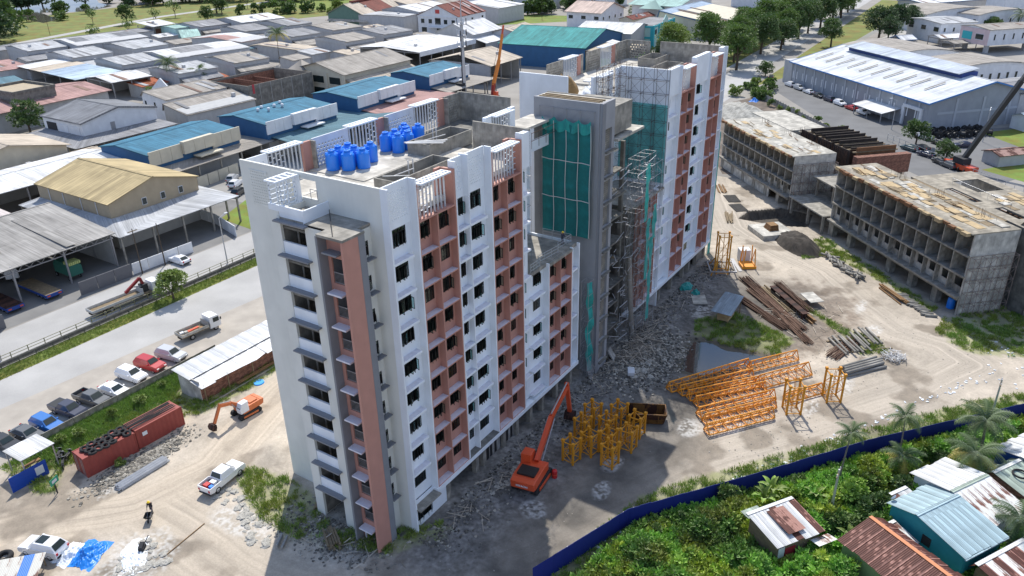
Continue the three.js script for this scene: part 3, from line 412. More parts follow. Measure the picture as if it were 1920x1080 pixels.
// ---- far block
const far = thing('apartment_block', 'ten storey white and salmon apartment block with scaffolding against its end wall', 'apartment block');
{
  const R = far;
  bay(R, false, [[58.4, 62.5, 59.3, 60.2]], 9, { fin0: false, fin1: false }); bay(R, true, [[62.52, 65.1, 63.3, 64.3], [65.1, 67.8, 66.1, 67.3]], 9, { top: 35.4, openTop: true });
  bay(R, false, [[67.82, 73.9, 70.4, 71.7]], 9, { fin0: false, fin1: false }); bay(R, true, [[73.92, 76.6, 74.7, 75.6], [76.6, 79.1, 77.3, 78.5]], 9, { top: 35.4, openTop: true }); bay(R, false, [[79.12, 81, 79.8, 80.4]], 9, { fin0: false, fin1: false });
  for (const x of [62.33, 67.8, 73.75, 79.1, 80.85]) part(R, 'fin', B(x, x + .17, F0 - .1, TOP, ZW, .07), M.white);
  part(R, 'parapet', B(58.3, 62.4, ROOF, TOP - .1, ZW - .16, ZW + .45), M.white); part(R, 'parapet', B(67.9, 73.8, ROOF, TOP + .2, ZW - .16, ZW + .5), M.white); part(R, 'parapet', B(79.2, 81, ROOF, TOP, ZW - .16, ZW + .4), M.white);
  for (const x of [62.65, 74.05]) { grille(R, x, x + 4, -.35, ROOF, 35.5, 1, M.white, x > 70 ? 1 : -1); part(R, 'parapet_panel', B(x + 4.0, x + 5, ROOF, 35.4, -1.6, -1.35), M.red); part(R, 'fin', B(x + 4.9, x + 5.04, ROOF, 35.4, -1.4, .05), M.red); part(R, 'balcony_slab', B(x, x + 5, ROOF - .15, ROOF, -1.6, .06), M.red); }
  part(R, 'gable_wall', B(58.2, 58.42, 0, TOP, -7.6, .02), M.white); part(R, 'end_wall', B(80.9, 81.1, 0, TOP, -11.4, -.7), M.concPl); part(R, 'end_wall', B(80.88, 81.12, 0, ROOF, -17.8, -11.41), M.concPl); part(R, 'block_screen', perf(4.4, 3.7, .3, .2, .5, .4, .6, .5, 3.1, .18).clone().rotateY(Math.PI / 2), M.concPl).position.set(80.9, ROOF + .1, -13.2);
  part(R, 'rear_wall', B(47.8, 81, 0, ROOF + .2, -17.8, -17.6), M.white); part(R, 'end_wall', B(47.7, 47.95, 0, TOP, -17.8, -10.2), M.white); part(R, 'inner_wall', B(47.95, 58.2, 0, ROOF + .3, -7.6, -7.4), M.white); part(R, 'inner_wall', B(58.5, 80.8, 0, ROOF, -6.4, -6.2), M.concD);
  slabs(R, 58.42, 80.9, -17.6, ZW - .16, 9); slabs(R, 47.95, 58.42, -17.6, -7.6, 9);
  part(R, 'roof_deck', B(58.42, 80.9, ROOF + .3, DECK, -17.4, ZW - .2), M.roofdeck); part(R, 'roof_deck', B(47.95, 58.42, ROOF + .3, DECK - .3, -17.4, -7.6), M.roofdeck);
  for (const x0 of [54.6, 66.6]) part(R, 'block_screen', perf(4.6, 3.7, .27, .2, .46, .38, .35, .5, 3, .16), M.concPl).position.set(x0, ROOF + .1, -17.6);
  for (const [x0, x1] of [[59.2, 63.6], [71.4, 75.4]]) { grille(R, x0, x1, -17.5, DECK - .2, 35.95, -1, M.white, 1); part(R, 'pier', B(x1 + .05, x1 + 1.1, ROOF, 35.8, -17.7, -17.4), M.red); part(R, 'pier', B(x1 + 1.1, x1 + 2, ROOF, 35.8, -17.7, -17.5), M.concPl); }
  part(R, 'block_screen', perf(3.2, 3.7, .3, .2, .5, .4, .4, .5, 3.1, .16), M.concPl).position.set(77.6, ROOF + .1, -17.6);
  part(R, 'parapet', B(49.4, 50.6, ROOF, TOP - .1, -7.6, -7.2), M.white); grille(R, 50.6, 54, -7.4, ROOF, 35.8, 1, M.white, -1); part(R, 'parapet', B(54, 55.2, ROOF, TOP - .1, -7.6, -7.2), M.white); part(R, 'parapet', B(56.6, 58.2, ROOF, TOP - .1, -7.6, -7.4), M.white);
  for (const [x0, x1, z0, z1] of [[75, 80.6, -12.6, -9.6], [68, 74.4, -7.4, -4.6]]) part(R, 'light_well', merge([B(x0, x1, DECK - .2, 34.2, z1 - .15, z1), B(x0, x1, DECK - .2, 34.2, z0, z0 + .15), B(x0, x0 + .15, DECK - .2, 34.2, z0 + .15, z1 - .15), B(x1 - .15, x1, DECK - .2, 34.2, z0 + .15, z1 - .15)]), M.conc);
  part(R, 'roof_frame', merge([B(52, 57.5, 34.6, 34.75, -10.2, -9.2), rod([52.2, 32.6, -9.3], [52.2, 34.6, -9.3], .08), rod([54, 32.6, -9.3], [54, 34.6, -9.3], .08)]), M.whiteS);
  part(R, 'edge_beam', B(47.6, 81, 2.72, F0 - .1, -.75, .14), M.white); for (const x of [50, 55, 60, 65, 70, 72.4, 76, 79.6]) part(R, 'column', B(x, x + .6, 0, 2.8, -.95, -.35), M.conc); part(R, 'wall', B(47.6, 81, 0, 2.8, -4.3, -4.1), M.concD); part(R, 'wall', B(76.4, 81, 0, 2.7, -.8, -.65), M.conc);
  part(R, 'wall', B(67, 72, 0, 2.7, -1.6, -1.45), M.concD);
  // lower wing on this side
  bay(R, true, [[50.3, 53.2, 51.2, 52.3], [53.2, 56.2, 54.3, 55.4]], 5, { top: 19.4 }); part(R, 'wall', B(47.6, 50.3, F0, 19.4, ZW - .15, ZW), M.concD); bay(R, false, [[56.22, 58.25, 57.1, 57.9]], 5, { fin0: false, fin1: false }); part(R, 'fin', B(56.1, 56.28, F0, 19.7, ZW, .07), M.white); part(R, 'terrace', B(47.7, 58.2, 19.15, 19.45, -7.4, .1), M.conc); slabs(R, 47.7, 58.2, -7.4, ZW - .16, 4); part(R, 'end_wall', B(47.6, 47.8, F0, 19.1, -7.3, ZW), M.concD);
}
// ---- water tanks
{
  const prof = [[0, 0], [.66, 0], [.68, .05], [.68, .5], [.665, .56], [.68, .62], [.68, 1.45], [.64, 1.58], [.45, 1.76], [.3, 1.82], [.3, 1.92], [0, 1.94]].map((p) => new THREE.Vector2(...p));
  const t = thing('water_tank', 'blue plastic water tank among a cluster on the flat roof', 'water tank', [9, DECK + .1, -15.2], 0, 'blue water tanks on the roof');
  part(t, 'tank_body', new THREE.LatheGeometry(prof, 28), M.tank); part(t, 'lid', merge([cyl(.34, .34, 1.9, 2.02, 0, 0, 20), cyl(.2, .12, 2.02, 2.1, 0, 0, 14)]), M.tank); for (let i = 0; i < 4; i++) { const a = i * 1.57 + .4; part(t, 'lug', B(-.1, .1, 1.42, 1.7, .5, .68).rotateY(a), M.tank); }
  [[9.75, -13.8], [11, -12.95], [10.4, -15.7], [11.7, -15.6], [11.3, -14.35], [13.1, -13.8], [16.9, -15.1], [17.1, -13.55], [18.5, -13.4], [18.3, -15.0], [19.7, -14.7], [20.8, -15.8], [21.4, -14.3]].forEach(([x, z]) => dup(t, [x, DECK + .1, z], rr(0, 6)));
  const rp = thing('pipe_bundle', 'white plastic pipes leaning over the edge of the light well', 'pipes', [18, 34.3, -10.5]); for (let i = 0; i < 3; i++) part(rp, 'pipe', rod([-1.6 - .2 * i, .08 + .05 * i, -1.6 + .3 * i], [1.4 - .6 * i, .12, 1.8 + .2 * i], .07, 8), M.pvc);
}

// ================================================================ SHEDS AND HOUSES AROUND THE SITE
const roofM = (r, g, b, o = {}) => std([r, g, b], .78, { specularIntensity: .35, map: rep(T.sheet, 17), bumpMap: rep(T.rib, 8), bumpScale: .02, ...o });
const RF = { light: roofM(.60, .61, .62), mid: roofM(.36, .36, .37), slate: roofM(.27, .28, .30), beige: roofM(.46, .42, .37), white: roofM(.93, .93, .92), tan: roofM(.70, .60, .48), blue: roofM(.075, .25, .37), steel: roofM(.15, .28, .34), teal: roofM(.065, .36, .345), pink: roofM(.54, .33, .30), red: roofM(.26, .08, .06), yellow: roofM(.62, .49, .27), ice: roofM(.62, .76, .86), sky: roofM(.46, .58, .72), orange: roofM(.50, .15, .07), mint: roofM(.45, .66, .60), patch: roofM(.34, .22, .17) };
const WL = { grey: std([.50, .50, .50], .85, { map: rep(T.grime, 6) }), white: std([.78, .79, .80], .75, { map: rep(T.grime, 7) }), cream: std([.64, .58, .45], .8, { map: rep(T.grime, 7) }), dark: std([.46, .46, .45], .85, { map: rep(T.grime, 5) }), blue: std([.03, .12, .26], .7, { map: rep(T.grime, 7) }), navy: std([.02, .04, .12], .7), pink: std([.72, .56, .56], .8, { map: rep(T.grime, 7) }), mint: std([.50, .72, .66], .8, { map: rep(T.grime, 7) }), green: std([.14, .24, .19], .8, { map: rep(T.grime, 6) }), raw: std([.36, .35, .33], .92, { map: rep(T.conc, 5), ...wob }), tanw: std([.42, .34, .23], .8, { map: rep(T.grime, 6) }), brick: std([.34, .16, .11], .9, { map: rep(T.brick, 2) }), turq: std([.04, .42, .46], .7), whs: std([.42, .44, .47], .8) };
// a pitched roof over w x d: two plates and a ridge cap; ridge runs along local x or z, offset from the middle by at
function pitched(R, w, d, y, rise, ridge, at, mat, over = .5, th = .14, fas) {
  const P = ridge === 'x' ? (u, v, q) => [u, q, v] : (u, v, q) => [v, q, u]; const L = (ridge === 'x' ? w : d) / 2 + over, S = (ridge === 'x' ? d : w) / 2 + over, k = at * (S - over), o = over * rise / Math.max(1, S - Math.abs(k)) * .6;
  if (k > -S + over + .01) part(R, 'roof', slab(P(-L, -S, y - o + th), P(L, -S, y - o + th), P(L, k, y + rise + th), P(-L, k, y + rise + th), th), mat);
  if (k < S - over - .01) part(R, 'roof', slab(P(-L, S, y - o + th), P(L, S, y - o + th), P(L, k, y + rise + th), P(-L, k, y + rise + th), th), mat);
  part(R, 'ridge_cap', beam(P(-L, k, y + rise + th + .02), P(L, k, y + rise + th + .02), .45, .08), mat);
  if (fas) for (const s of [-1, 1]) { const a = P(s * L, S, y - o), b = P(s * L, k, y + rise), c = P(s * L, -S, y - o); part(R, 'fascia', beam([a[0], a[1] + .05, a[2]], [b[0], b[1] + .05, b[2]], .08, .4), fas); part(R, 'fascia', beam([b[0], b[1] + .05, b[2]], [c[0], c[1] + .05, c[2]], .08, .4), fas); part(R, 'fascia', beam(P(-L, s * S, y - o), P(L, s * S, y - o), .08, .35), fas); }
}
function gableWall(R, w, d, y0, h, rise, ridge, at, mat) { // closed walls with gable ends
  const S = (ridge === 'x' ? d : w) / 2, L = ridge === 'x' ? w : d, k = at * S; const pts = [[-S, y0], [S, y0], [S, h], ...(k < S ? [[k, h + rise]] : [[S, h + rise]]), ...(k > -S ? [[-S, h]] : [[-S, h + rise], [-S, h]])]; if (k <= -S) pts.splice(3, 2, [-S, h + rise]);
  const g = ext(pts, L).translate(0, 0, -L / 2); if (ridge === 'x') g.rotateY(-Math.PI / 2); part(R, 'wall', g, mat);
}
function wins(R, side, w, d, n, ww, wh, y, from = .12, to = .88, fr = M.whiteS) { // n windows along one side: z+ z- x+ x-
  const L = side[0] === 'z' ? w : d, f = (side[0] === 'z' ? d : w) / 2 * (side[1] === '+' ? 1 : -1), sg = side[1] === '+' ? 1 : -1;
  for (let i = 0; i < n; i++) { const q = L * (mix(from, to, n > 1 ? i / (n - 1) : .5) - .5); const bx = (a, h0, h1, e) => side[0] === 'z' ? B(q - a, q + a, h0, h1, f, f + e * sg) : B(f, f + e * sg, h0, h1, q - a, q + a); const o = part(R, 'window', bx(ww / 2 + .1, y - .1, y + wh + .1, .05), fr); part(o, 'pane', bx(ww / 2, y, y + wh, .08), M.glass); part(o, 'sill', bx(ww / 2 + .2, y - .22, y - .1, .2), fr); }
}
function shed(label, x, z, w, d, rot, h, o = {}) {
  const { rise = 1, ridge = 'x', at = -.15, wall = WL.grey, roof = RF.light, open = false, over = .4, fas, group, name = 'shed', cat = 'shed', y0 = 0, door } = o; const R = thing(name, label, cat, [x, 0, z], -rot * RAD, group); R.userData.group ?? delete R.userData.group;
  if (open) { const n = Math.max(2, Math.round(w / 8) + 1), m = Math.max(2, Math.round(d / 8) + 1); for (let i = 0; i < n; i++) for (let j = 0; j < m; j++) if (i === 0 || j === 0 || i === n - 1 || j === m - 1) { const px = (i / (n - 1) - .5) * (w - .6), pz = (j / (m - 1) - .5) * (d - .6); part(R, 'post', B(px - .13, px + .13, 0, h, pz - .13, pz + .13), M.steel); } if (open === 'back') { part(R, 'wall', B(-w / 2, w / 2, 0, h - .3, -d / 2, -d / 2 + .2), wall); part(R, 'wall', B(w / 2 - .2, w / 2, 0, h - .3, -d / 2 + .2, d / 2 - 1), wall); } for (let i = 0; i < n; i++) { const px = (i / (n - 1) - .5) * (w - .6); part(R, 'truss', beam([px, h - .3, -d / 2], [px, h - .3, d / 2], .12, .3), M.steel); } } else gableWall(R, w, d, y0, h, rise, ridge, at, wall);
  pitched(R, w, d, h + .02, rise, ridge, at, roof, over, .14, fas);
  if (ridge === 'x' && w > 9 && at < .5) { const S = d / 2, k = at * S, n = 1 + Math.floor(rnd() * 3); for (let i = 0; i < n; i++) { const u = rr(-w / 2 + 1, w / 2 - 2.5), t0 = rnd() < .5 ? 0 : rr(.2, .5), t1 = rr(.7, .98), P = (a, t) => [a, mix(h + .2, h + rise + .2, t), mix(S, k, t)]; part(R, 'roof_sheet', slab(P(u, t0), P(u + rr(.9, 2), t0), P(u + 1.4, t1), P(u, t1), .03), pick([RF.patch, RF.mid, RF.light, roof])); } if (rnd() < .5) { const u = rr(-w / 3, w / 3); part(R, 'roof_vent', B(u, u + 1, h + rise * .5, h + rise * .5 + 1.0, mix(S, k, .5) - .5, mix(S, k, .5) + .4), M.galv); } }
  if (door) for (const q of [].concat(door)) part(R, 'door', B(q, q + 3.2, 0, 3.4, d / 2, d / 2 + .07), M.steel);
  return R;
}
function twoTier(label, up, low, o = {}) { // upper hall standing out of a wide lower roof: up/low = [x, z, w, d, rot, h]
  const [x, z, w, d, rot, h] = up, [lx, lz, lw, ld, , lh] = low, R = thing('factory_shed', label, 'factory', [x, 0, z], -rot * RAD); if (o.group) R.userData.group = o.group;
  const { rise = 1, ridge = 'x', at = -.3, wall = WL.white, roof = RF.blue, lroof = RF.tan, under = WL.dark, fas } = o; const c = Math.cos(rot * RAD), s = Math.sin(rot * RAD), ox = (lx - x) * c + (lz - z) * s, oz = -(lx - x) * s + (lz - z) * c;
  gableWall(R, w, d, lh - .5, h, rise, ridge, at, wall); pitched(R, w, d, h + .02, rise, ridge, at, roof, .4, .16, fas);
  const X0 = ox - lw / 2, X1 = ox + lw / 2, Z0 = oz - ld / 2, Z1 = oz + ld / 2, a = -w / 2 - .1, b = w / 2 + .1, e = -d / 2 - .1, f = d / 2 + .1, yi = lh + .8; // sloping roofs all round the hall
  if (Z1 > f + .3) part(R, 'lower_roof', slab([X0, lh, Z1], [X1, lh, Z1], [Math.min(b, X1), yi, f], [Math.max(a, X0), yi, f], .12), lroof); if (X0 < a - .3) part(R, 'lower_roof', slab([X0, lh, Z0], [X0, lh, Z1], [a, yi, f], [a, yi, e], .12), lroof); if (X1 > b + .3) part(R, 'lower_roof', slab([X1, lh, Z1], [X1, lh, Z0], [b, yi, e], [b, yi, f], .12), lroof); if (Z0 < e - .3) part(R, 'lower_roof', slab([X1, lh, Z0], [X0, lh, Z0], [Math.max(a, X0), yi, e], [Math.min(b, X1), yi, e], .12), lroof);
  part(R, 'lower_wall', B(a + .6, b - .6, 0, lh - .5, e + .6, f - .6), under); const n = Math.max(2, Math.round(lw / 7) + 1); for (let i = 0; i < n; i++) { const q = mix(X0 + .4, X1 - .4, i / (n - 1)); part(R, 'post', B(q - .15, q + .15, 0, lh - .12, Z1 - .6, Z1 - .3), M.conc); } const m2 = Math.max(2, Math.round(ld / 7)); for (let i = 0; i < m2; i++) { const q = mix(Z0 + .4, Z1 - 4, i / Math.max(1, m2 - 1)); part(R, 'post', B(X0 + .3, X0 + .6, 0, lh - .12, q - .15, q + .15), M.conc); part(R, 'post', B(X1 - .6, X1 - .3, 0, lh - .12, q - .15, q + .15), M.conc); }
  if (o.parapet) { const p = o.parapet, n2 = 9; for (let i = 0; i < n2; i++) { const q0 = mix(-w / 2 - .3, w / 2 + .3, i / n2), q1 = mix(-w / 2 - .3, w / 2 + .3, (i + 1) / n2), mid = i > 2 && i < 6; part(R, 'parapet_panel', B(q0 + .03, q1 - .03, mid ? h - 1.6 : h - 2.4, h + (mid ? 1.2 : .8), d / 2 + .1, d / 2 + (mid ? 1.3 : .4)), p); } part(R, 'entrance_canopy', B(-w * .06, w * .2, lh + 1.2, lh + 1.5, d / 2 + .4, d / 2 + 3), p); }
  return R;
}
// --- the grid of low workshops, left of the tower and far behind
const gGrey = 'workshops in the industrial estate', gLab = { light: 'pale grey roofed workshop in the dense industrial estate', mid: 'dark grey roofed workshop with white ridge edging in the estate', beige: 'beige grey roofed workshop with plain side walls in the estate' };
for (const [k, x, z, w, d, r, h] of [['light', 134.9, -318.9, 15.9, 22.7, 7, 7], ['light', 134, -285.1, 15.6, 23.3, 5, 7], ['light', 158.3, -283.9, 15.5, 24.9, 5, 7], ['light', 133.3, -250.8, 15, 22.5, 7, 7], ['light', 131.9, -215.3, 15, 19.7, 6, 7], ['mid', 216.5, -315.1, 16.1, 22.6, 7, 7], ['mid', 215, -281.3, 13.7, 23.2, 11, 7], ['mid', 207.8, -240.9, 14.9, 21.5, 10, 8], ['beige', 231.6, -240.3, 16.9, 24.6, 9, 8], ['beige', 207.3, -208.6, 14.9, 21.4, 9, 8], ['mid', 231.2, -208.6, 16.5, 22, 9, 8], ['mid', 232.9, -273, 13.5, 25.6, 12, 8], ['beige', 151.3, -209.6, 14.2, 20.3, 9, 8]]) {
  const R = shed(gLab[k], x, z, w, d, r, h, { roof: RF[k], wall: WL.grey, rise: 1.1, at: -.35, group: gGrey, name: 'workshop', cat: 'workshop' }); part(R, 'parapet', B(-w / 2 - .25, -w / 2 + .05, h - 1, h + .45, -d / 2, d / 2), WL.grey); part(R, 'parapet', B(w / 2 - .05, w / 2 + .25, h - 1, h + .45, -d / 2, d / 2), WL.grey); part(R, 'lean_to_roof', slab([-w / 2, h - 2.6, d / 2 + 4], [w / 2, h - 2.6, d / 2 + 4], [w / 2, h - 1.4, d / 2], [-w / 2, h - 1.4, d / 2], .1), k === 'light' ? RF.mid : RF.beige); part(R, 'yard_wall', B(-w / 2, w / 2, 0, h - 2.9, d / 2 + 3.6, d / 2 + 3.8), WL.grey);
}
function patchy(label, x, z, w, d, r, h, cols, name = 'workshop') { const R = thing(name, label, 'workshop', [x, 0, z], -r * RAD); gableWall(R, w, d, 0, h, 1, 'x', -.2, WL.grey); let q = -w / 2 - .3; const k = -.2 * d / 2; for (const [f, m] of cols) { const q1 = q + f * (w + .6); part(R, 'roof', slab([q, h - .1, d / 2 + .3], [q1, h - .1, d / 2 + .3], [q1, h + 1.1, k], [q, h + 1.1, k], .14), m); part(R, 'roof', slab([q, h - .1, -d / 2 - .3], [q1, h - .1, -d / 2 - .3], [q1, h + 1.1, k], [q, h + 1.1, k], .14), m); q = q1; } return R; }
patchy('long workshop roofed in light grey with two darker slate strips', 158.2, -309.4, 30.5, 27.8, 8, 8, [[.08, RF.white], [.2, RF.slate], [.42, RF.light], [.3, RF.slate]]);
patchy('long workshop whose roof is half white and half grey sheets', 157.3, -241.6, 33, 25, 8, 8, [[.22, RF.white], [.42, RF.mid], [.36, RF.white]]);
patchy('low shed with one half of its roof pink and the other white', 190.5, -262.2, 16, 31, -4, 7, [[.5, RF.pink], [.5, RF.white]]);
shed('bright white roofed shed at the edge of the lawn by the bushes', 236, -303, 24, 26, 9, 8, { roof: RF.white, rise: 1.4 });
{ const R = shed('small two storey hut with a white mono pitch roof beside the lawn', 203, -334, 13, 12, -4, 7.4, { roof: RF.white, open: true, rise: 1.2, at: -1 }); part(R, 'room', B(-3, 5, 0, 6.6, -5, 2), WL.dark); part(R, 'panel', B(-2.4, 1, 2.6, 5.4, 2, 2.1), WL.brick); }
shed('open roof of pale green sheets tilted over a narrow yard', 196, -298, 8, 20, 32, 5, { roof: RF.mint, open: true, at: -1, rise: 1.5 });
shed('turquoise walled box building stepping down behind the grey sheds', 206, -322, 9, 14, 6, 6.5, { roof: RF.mint, wall: WL.mint, rise: .4 });
for (const [x, z, w, d, r, h, m, l] of [[150, -337, 96, 10, 5, 5.4, 'mid', 'long low grey roof along the lawn behind the workshops'], [146, -301, 52, 9, 5, 4.6, 'mid', 'low grey roof filling the gap between two rows of workshops'], [190, -286, 26, 10, 6, 4.6, 'beige', 'low beige roof running beside a pink and white shed'], [146, -267, 46, 9, 5, 4.6, 'light', 'low pale roof strip between workshop rows with vents'], [150, -230, 48, 8, 6, 4.6, 'mid', 'low grey roof strip in front of the half white workshop'], [222, -258, 44, 8, 8, 4.8, 'mid', 'low grey roof strip between dark roofed workshops'], [222, -225, 46, 8, 8, 4.8, 'beige', 'low beige roof strip between the beige workshops'], [192.3, -231, 10, 30, -3, 5, 'tan', 'tan roofed lean-to row beside the coconut palm'], [205.4, -195, 30, 12, 2, 4.6, 'tan', 'tan roofed verandah with blue shutters in front of a workshop'], [110, -300, 12, 26, 5, 4.4, 'pink', 'small pink roofed store next to the left workshops'], [118, -196, 14, 8, 5, 4.2, 'white', 'small white lean-to by the orange roofed stalls']]) shed(l, x, z, w, d, r, h, { roof: RF[m], rise: .8, at: -.6, name: 'low_shed' });
{ const R = thing('canopy', 'long open canopy roofed in white, tan, blue and cream sheets', 'canopy', [116, 0, -262], -6 * RAD); const seg = [[-26, -15, RF.white], [-15, -4, RF.tan], [-4, 9, RF.sky], [9, 24, RF.ice]]; for (const [a, b, m] of seg) { part(R, 'roof', slab([8.5, 5.8, a], [8.5, 5.8, b], [-8.5, 5.2, b], [-8.5, 5.2, a], .1), m); part(R, 'post', B(-8, -7.8, 0, 5, a + 1, a + 1.2), M.steel); part(R, 'post', B(7.8, 8, 0, 5.6, a + 1, a + 1.2), M.steel); } part(R, 'back_wall', B(8.2, 8.4, 0, 5.2, -26, 24), WL.dark); }
shed('white roofed open shed over parked machinery beside the palms', 113.4, -226, 14, 17, 4, 6, { roof: RF.white, open: 'back', wall: WL.dark });
shed('orange tiled stall roof beside the tall coconut palm', 117.7, -216, 10, 8, 0, 4, { roof: RF.orange, wall: WL.dark, rise: .7, at: -1 }); shed('orange tiled stall roof in front of a grey workshop wall', 134, -205, 12, 7, 4, 4, { roof: RF.orange, wall: WL.dark, rise: .7, at: -1 });
{ const R = shed('big old barn with a green gable and rusty red roof bands', 292, -272, 44, 22, -8, 8, { roof: RF.tan, wall: WL.green, rise: 5, at: 0, over: .8 }); part(R, 'roof_band', slab([-10, 8.32, 11.3], [8, 8.32, 11.3], [8, 13.22, .3], [-10, 13.22, .3], .06), RF.red); part(R, 'lean_to_roof', slab([-24, 4.6, -12], [-24, 4.6, 16], [-22.3, 5.6, 13], [-22.3, 5.6, -10], .1), RF.tan); part(R, 'ridge_vent', B(-16, 16, 13.1, 13.9, -1, 1), RF.red); }
shed('plain grey box factory with a flat parapet next to the barn', 279.4, -247, 14, 28, -6, 8, { roof: RF.light, rise: .3, name: 'factory_shed', cat: 'factory' });
{ const R = shed('white two storey office with arched window and red striped roof', 290, -213.7, 26, 24, -4, 9, { roof: RF.red, wall: WL.white, rise: 5, at: 0, name: 'office_building', cat: 'office' }); wins(R, 'x-', 26, 24, 5, 2, 2, 5.4); wins(R, 'x-', 26, 24, 3, 3, 2.2, 1.2, .15, .9); wins(R, 'z+', 26, 24, 3, 1.6, 2, 5.4); part(R, 'arched_window', B(-13.16, -13, 5, 8, -1.6, 1.6), M.glass); part(R, 'sign', B(-13.2, -13, 10.2, 12, -1.2, 1.2), std([.5, .06, .05], .6)); part(R, 'porch_roof', B(-15.4, -13, 3.6, 4, -5, 5), WL.white); part(R, 'cornice', B(-13.3, -12.9, 8.4, 8.9, -12.2, 12.2), WL.white); for (const q of [-4, 3, 9]) part(R, 'roof_stripe', slab([q, 9.5, 12.5], [q + 2, 9.5, 12.5], [q + 2, 14.25, .4], [q, 14.25, .4], .05), RF.pink); }
shed('white roofed hall tucked behind the red roofed office', 301, -245, 28, 26, 2, 9, { roof: RF.white, rise: 2 }); shed('cream roofed hall near the top of the estate', 320, -268, 20, 26, 5, 9, { roof: RF.tan, rise: 2 }); shed('white roofed hall with blue grey walls beside the green meadow', 337, -222, 24, 28, 3, 8, { roof: RF.white, wall: WL.grey, rise: 2, at: -.6 }); shed('tan roofed hall behind the white halls', 332, -250, 22, 20, 5, 8, { roof: RF.beige, rise: 2 });
{ const R = shed('beige two storey office with window bands and a large hipped roof', 160, -159, 33, 24, 1, 8.4, { roof: RF.beige, wall: WL.cream, rise: 3, at: 0, name: 'office_building', cat: 'office', over: .7 }); wins(R, 'x-', 33, 24, 3, 5, 2.2, 5, .18, .82, WL.cream); wins(R, 'x-', 33, 24, 3, 5, 2.2, 1.2, .18, .82, WL.cream); part(R, 'lean_to_roof', slab([-16, 5.4, 16], [17, 5.4, 16], [17, 6.8, 12], [-16, 6.8, 12], .12), RF.tan); part(R, 'turret_roof', new THREE.ConeGeometry(5, 3, 4).rotateY(Math.PI / 4).translate(-15, 10, -9), RF.beige); for (const q of [-12, -4, 4, 12]) part(R, 'pilaster', B(-16.9, -16.5, 0, 8.4, q - .5, q + .5), WL.cream); }
{ const R = shed('broad white flat roofed canopy with a deep white fascia', 214, -174, 36, 31, 0, 7, { roof: RF.white, open: 'back', wall: WL.dark, rise: .9, at: -.2 }); part(R, 'fascia', B(-18.4, 18.4, 5.6, 7.4, 15.9, 16.1), WL.white); part(R, 'fascia', B(18.3, 18.5, 5.6, 7.4, -15.9, 15.8), WL.white); }
{ const R = shed('tall grey gabled shed with a white roof near the meadow', 248.5, -173.2, 22, 20.4, 0, 8, { roof: RF.white, rise: 4, at: 0 }); part(R, 'lean_to_roof', slab([-11, 5, 17], [12, 5, 17], [12, 6.6, 10.3], [-11, 6.6, 10.3], .1), RF.white); part(R, 'lean_to_wall', B(-11, 12, 0, 5, 16.6, 16.8), WL.dark); }
shed('tan roofed shed squeezed between the teal factory and a white shed', 264, -158, 22, 14, -8, 7, { roof: RF.tan, rise: 2 });
{ const R = shed('tan gabled workshop canopy open toward the orange crane', 194.4, -131, 20, 27, 0, 7, { roof: RF.tan, rise: 3, at: 0, open: 'back', wall: WL.dark }); part(R, 'gable_panel', B(-9.8, -9.6, 2, 7.4, -13, 13), WL.grey); }
{ const R = shed('large factory with a plain teal roof and blue walls', 246, -124, 42, 37, -6, 8, { roof: RF.teal, wall: WL.blue, ridge: 'z', rise: 4.4, at: 0, name: 'factory_shed', cat: 'factory' }); }
R_green: { const R = thing('shop_building', 'flat roofed building painted black and bright green beside the teal factory', 'building', [231, 0, -92], 6 * RAD); part(R, 'wall', B(-11, 11, 0, 6.4, -8, 8), std([.16, .36, .07], .8)); part(R, 'parapet', B(-11.3, 11.3, 6.4, 8.6, -8.3, 8.3), M.dark); part(R, 'roof', B(-10.6, 10.6, 8.6, 8.7, -7.6, 7.6), WL.tanw); part(R, 'skylight', slab([-4, 10, 2], [3, 10, 2], [3, 11, -3], [-4, 11, -3], .1), RF.white); }
shed('white roofed hall directly behind the teal factory', 280, -118, 27, 26, -6, 8, { roof: RF.white, ridge: 'z', rise: 2.5, at: .1 });
{ const R = shed('white house with a wide peach roof and barred windows', 340, -158, 24, 20, 3, 8, { roof: roofM(.80, .62, .52), wall: WL.white, ridge: 'z', rise: 4, at: 0, over: 1.2, name: 'house', cat: 'house' }); wins(R, 'x-', 24, 20, 3, 2.6, 1.6, 4.6); wins(R, 'z+', 24, 20, 4, 1.2, 1.4, 4.4); }
shed('long low shed with a dark red roof beside the peach house', 346, -137, 22, 8, 6, 4.6, { roof: RF.red, wall: WL.cream, rise: 1.4, at: 0 });
{ const R = shed('white institute with a stepped mint green hip roof', 385, -134, 46, 26, 2, 9, { roof: RF.mint, wall: WL.white, ridge: 'z', rise: 4, at: 0, over: 2, name: 'institute_building', cat: 'building' }); wins(R, 'z+', 46, 26, 9, 1.2, 1.6, 5.2); part(R, 'porch_roof', new THREE.ConeGeometry(9, 4, 4).rotateY(Math.PI / 4).translate(-22, 9.6, 0), RF.mint); }
{ const R = shed('long hall with a smooth pale blue roof and blue fascia', 342, -98, 46, 30, 4, 7.4, { roof: RF.sky, wall: WL.cream, rise: 4, at: -.95, fas: WL.blue }); }
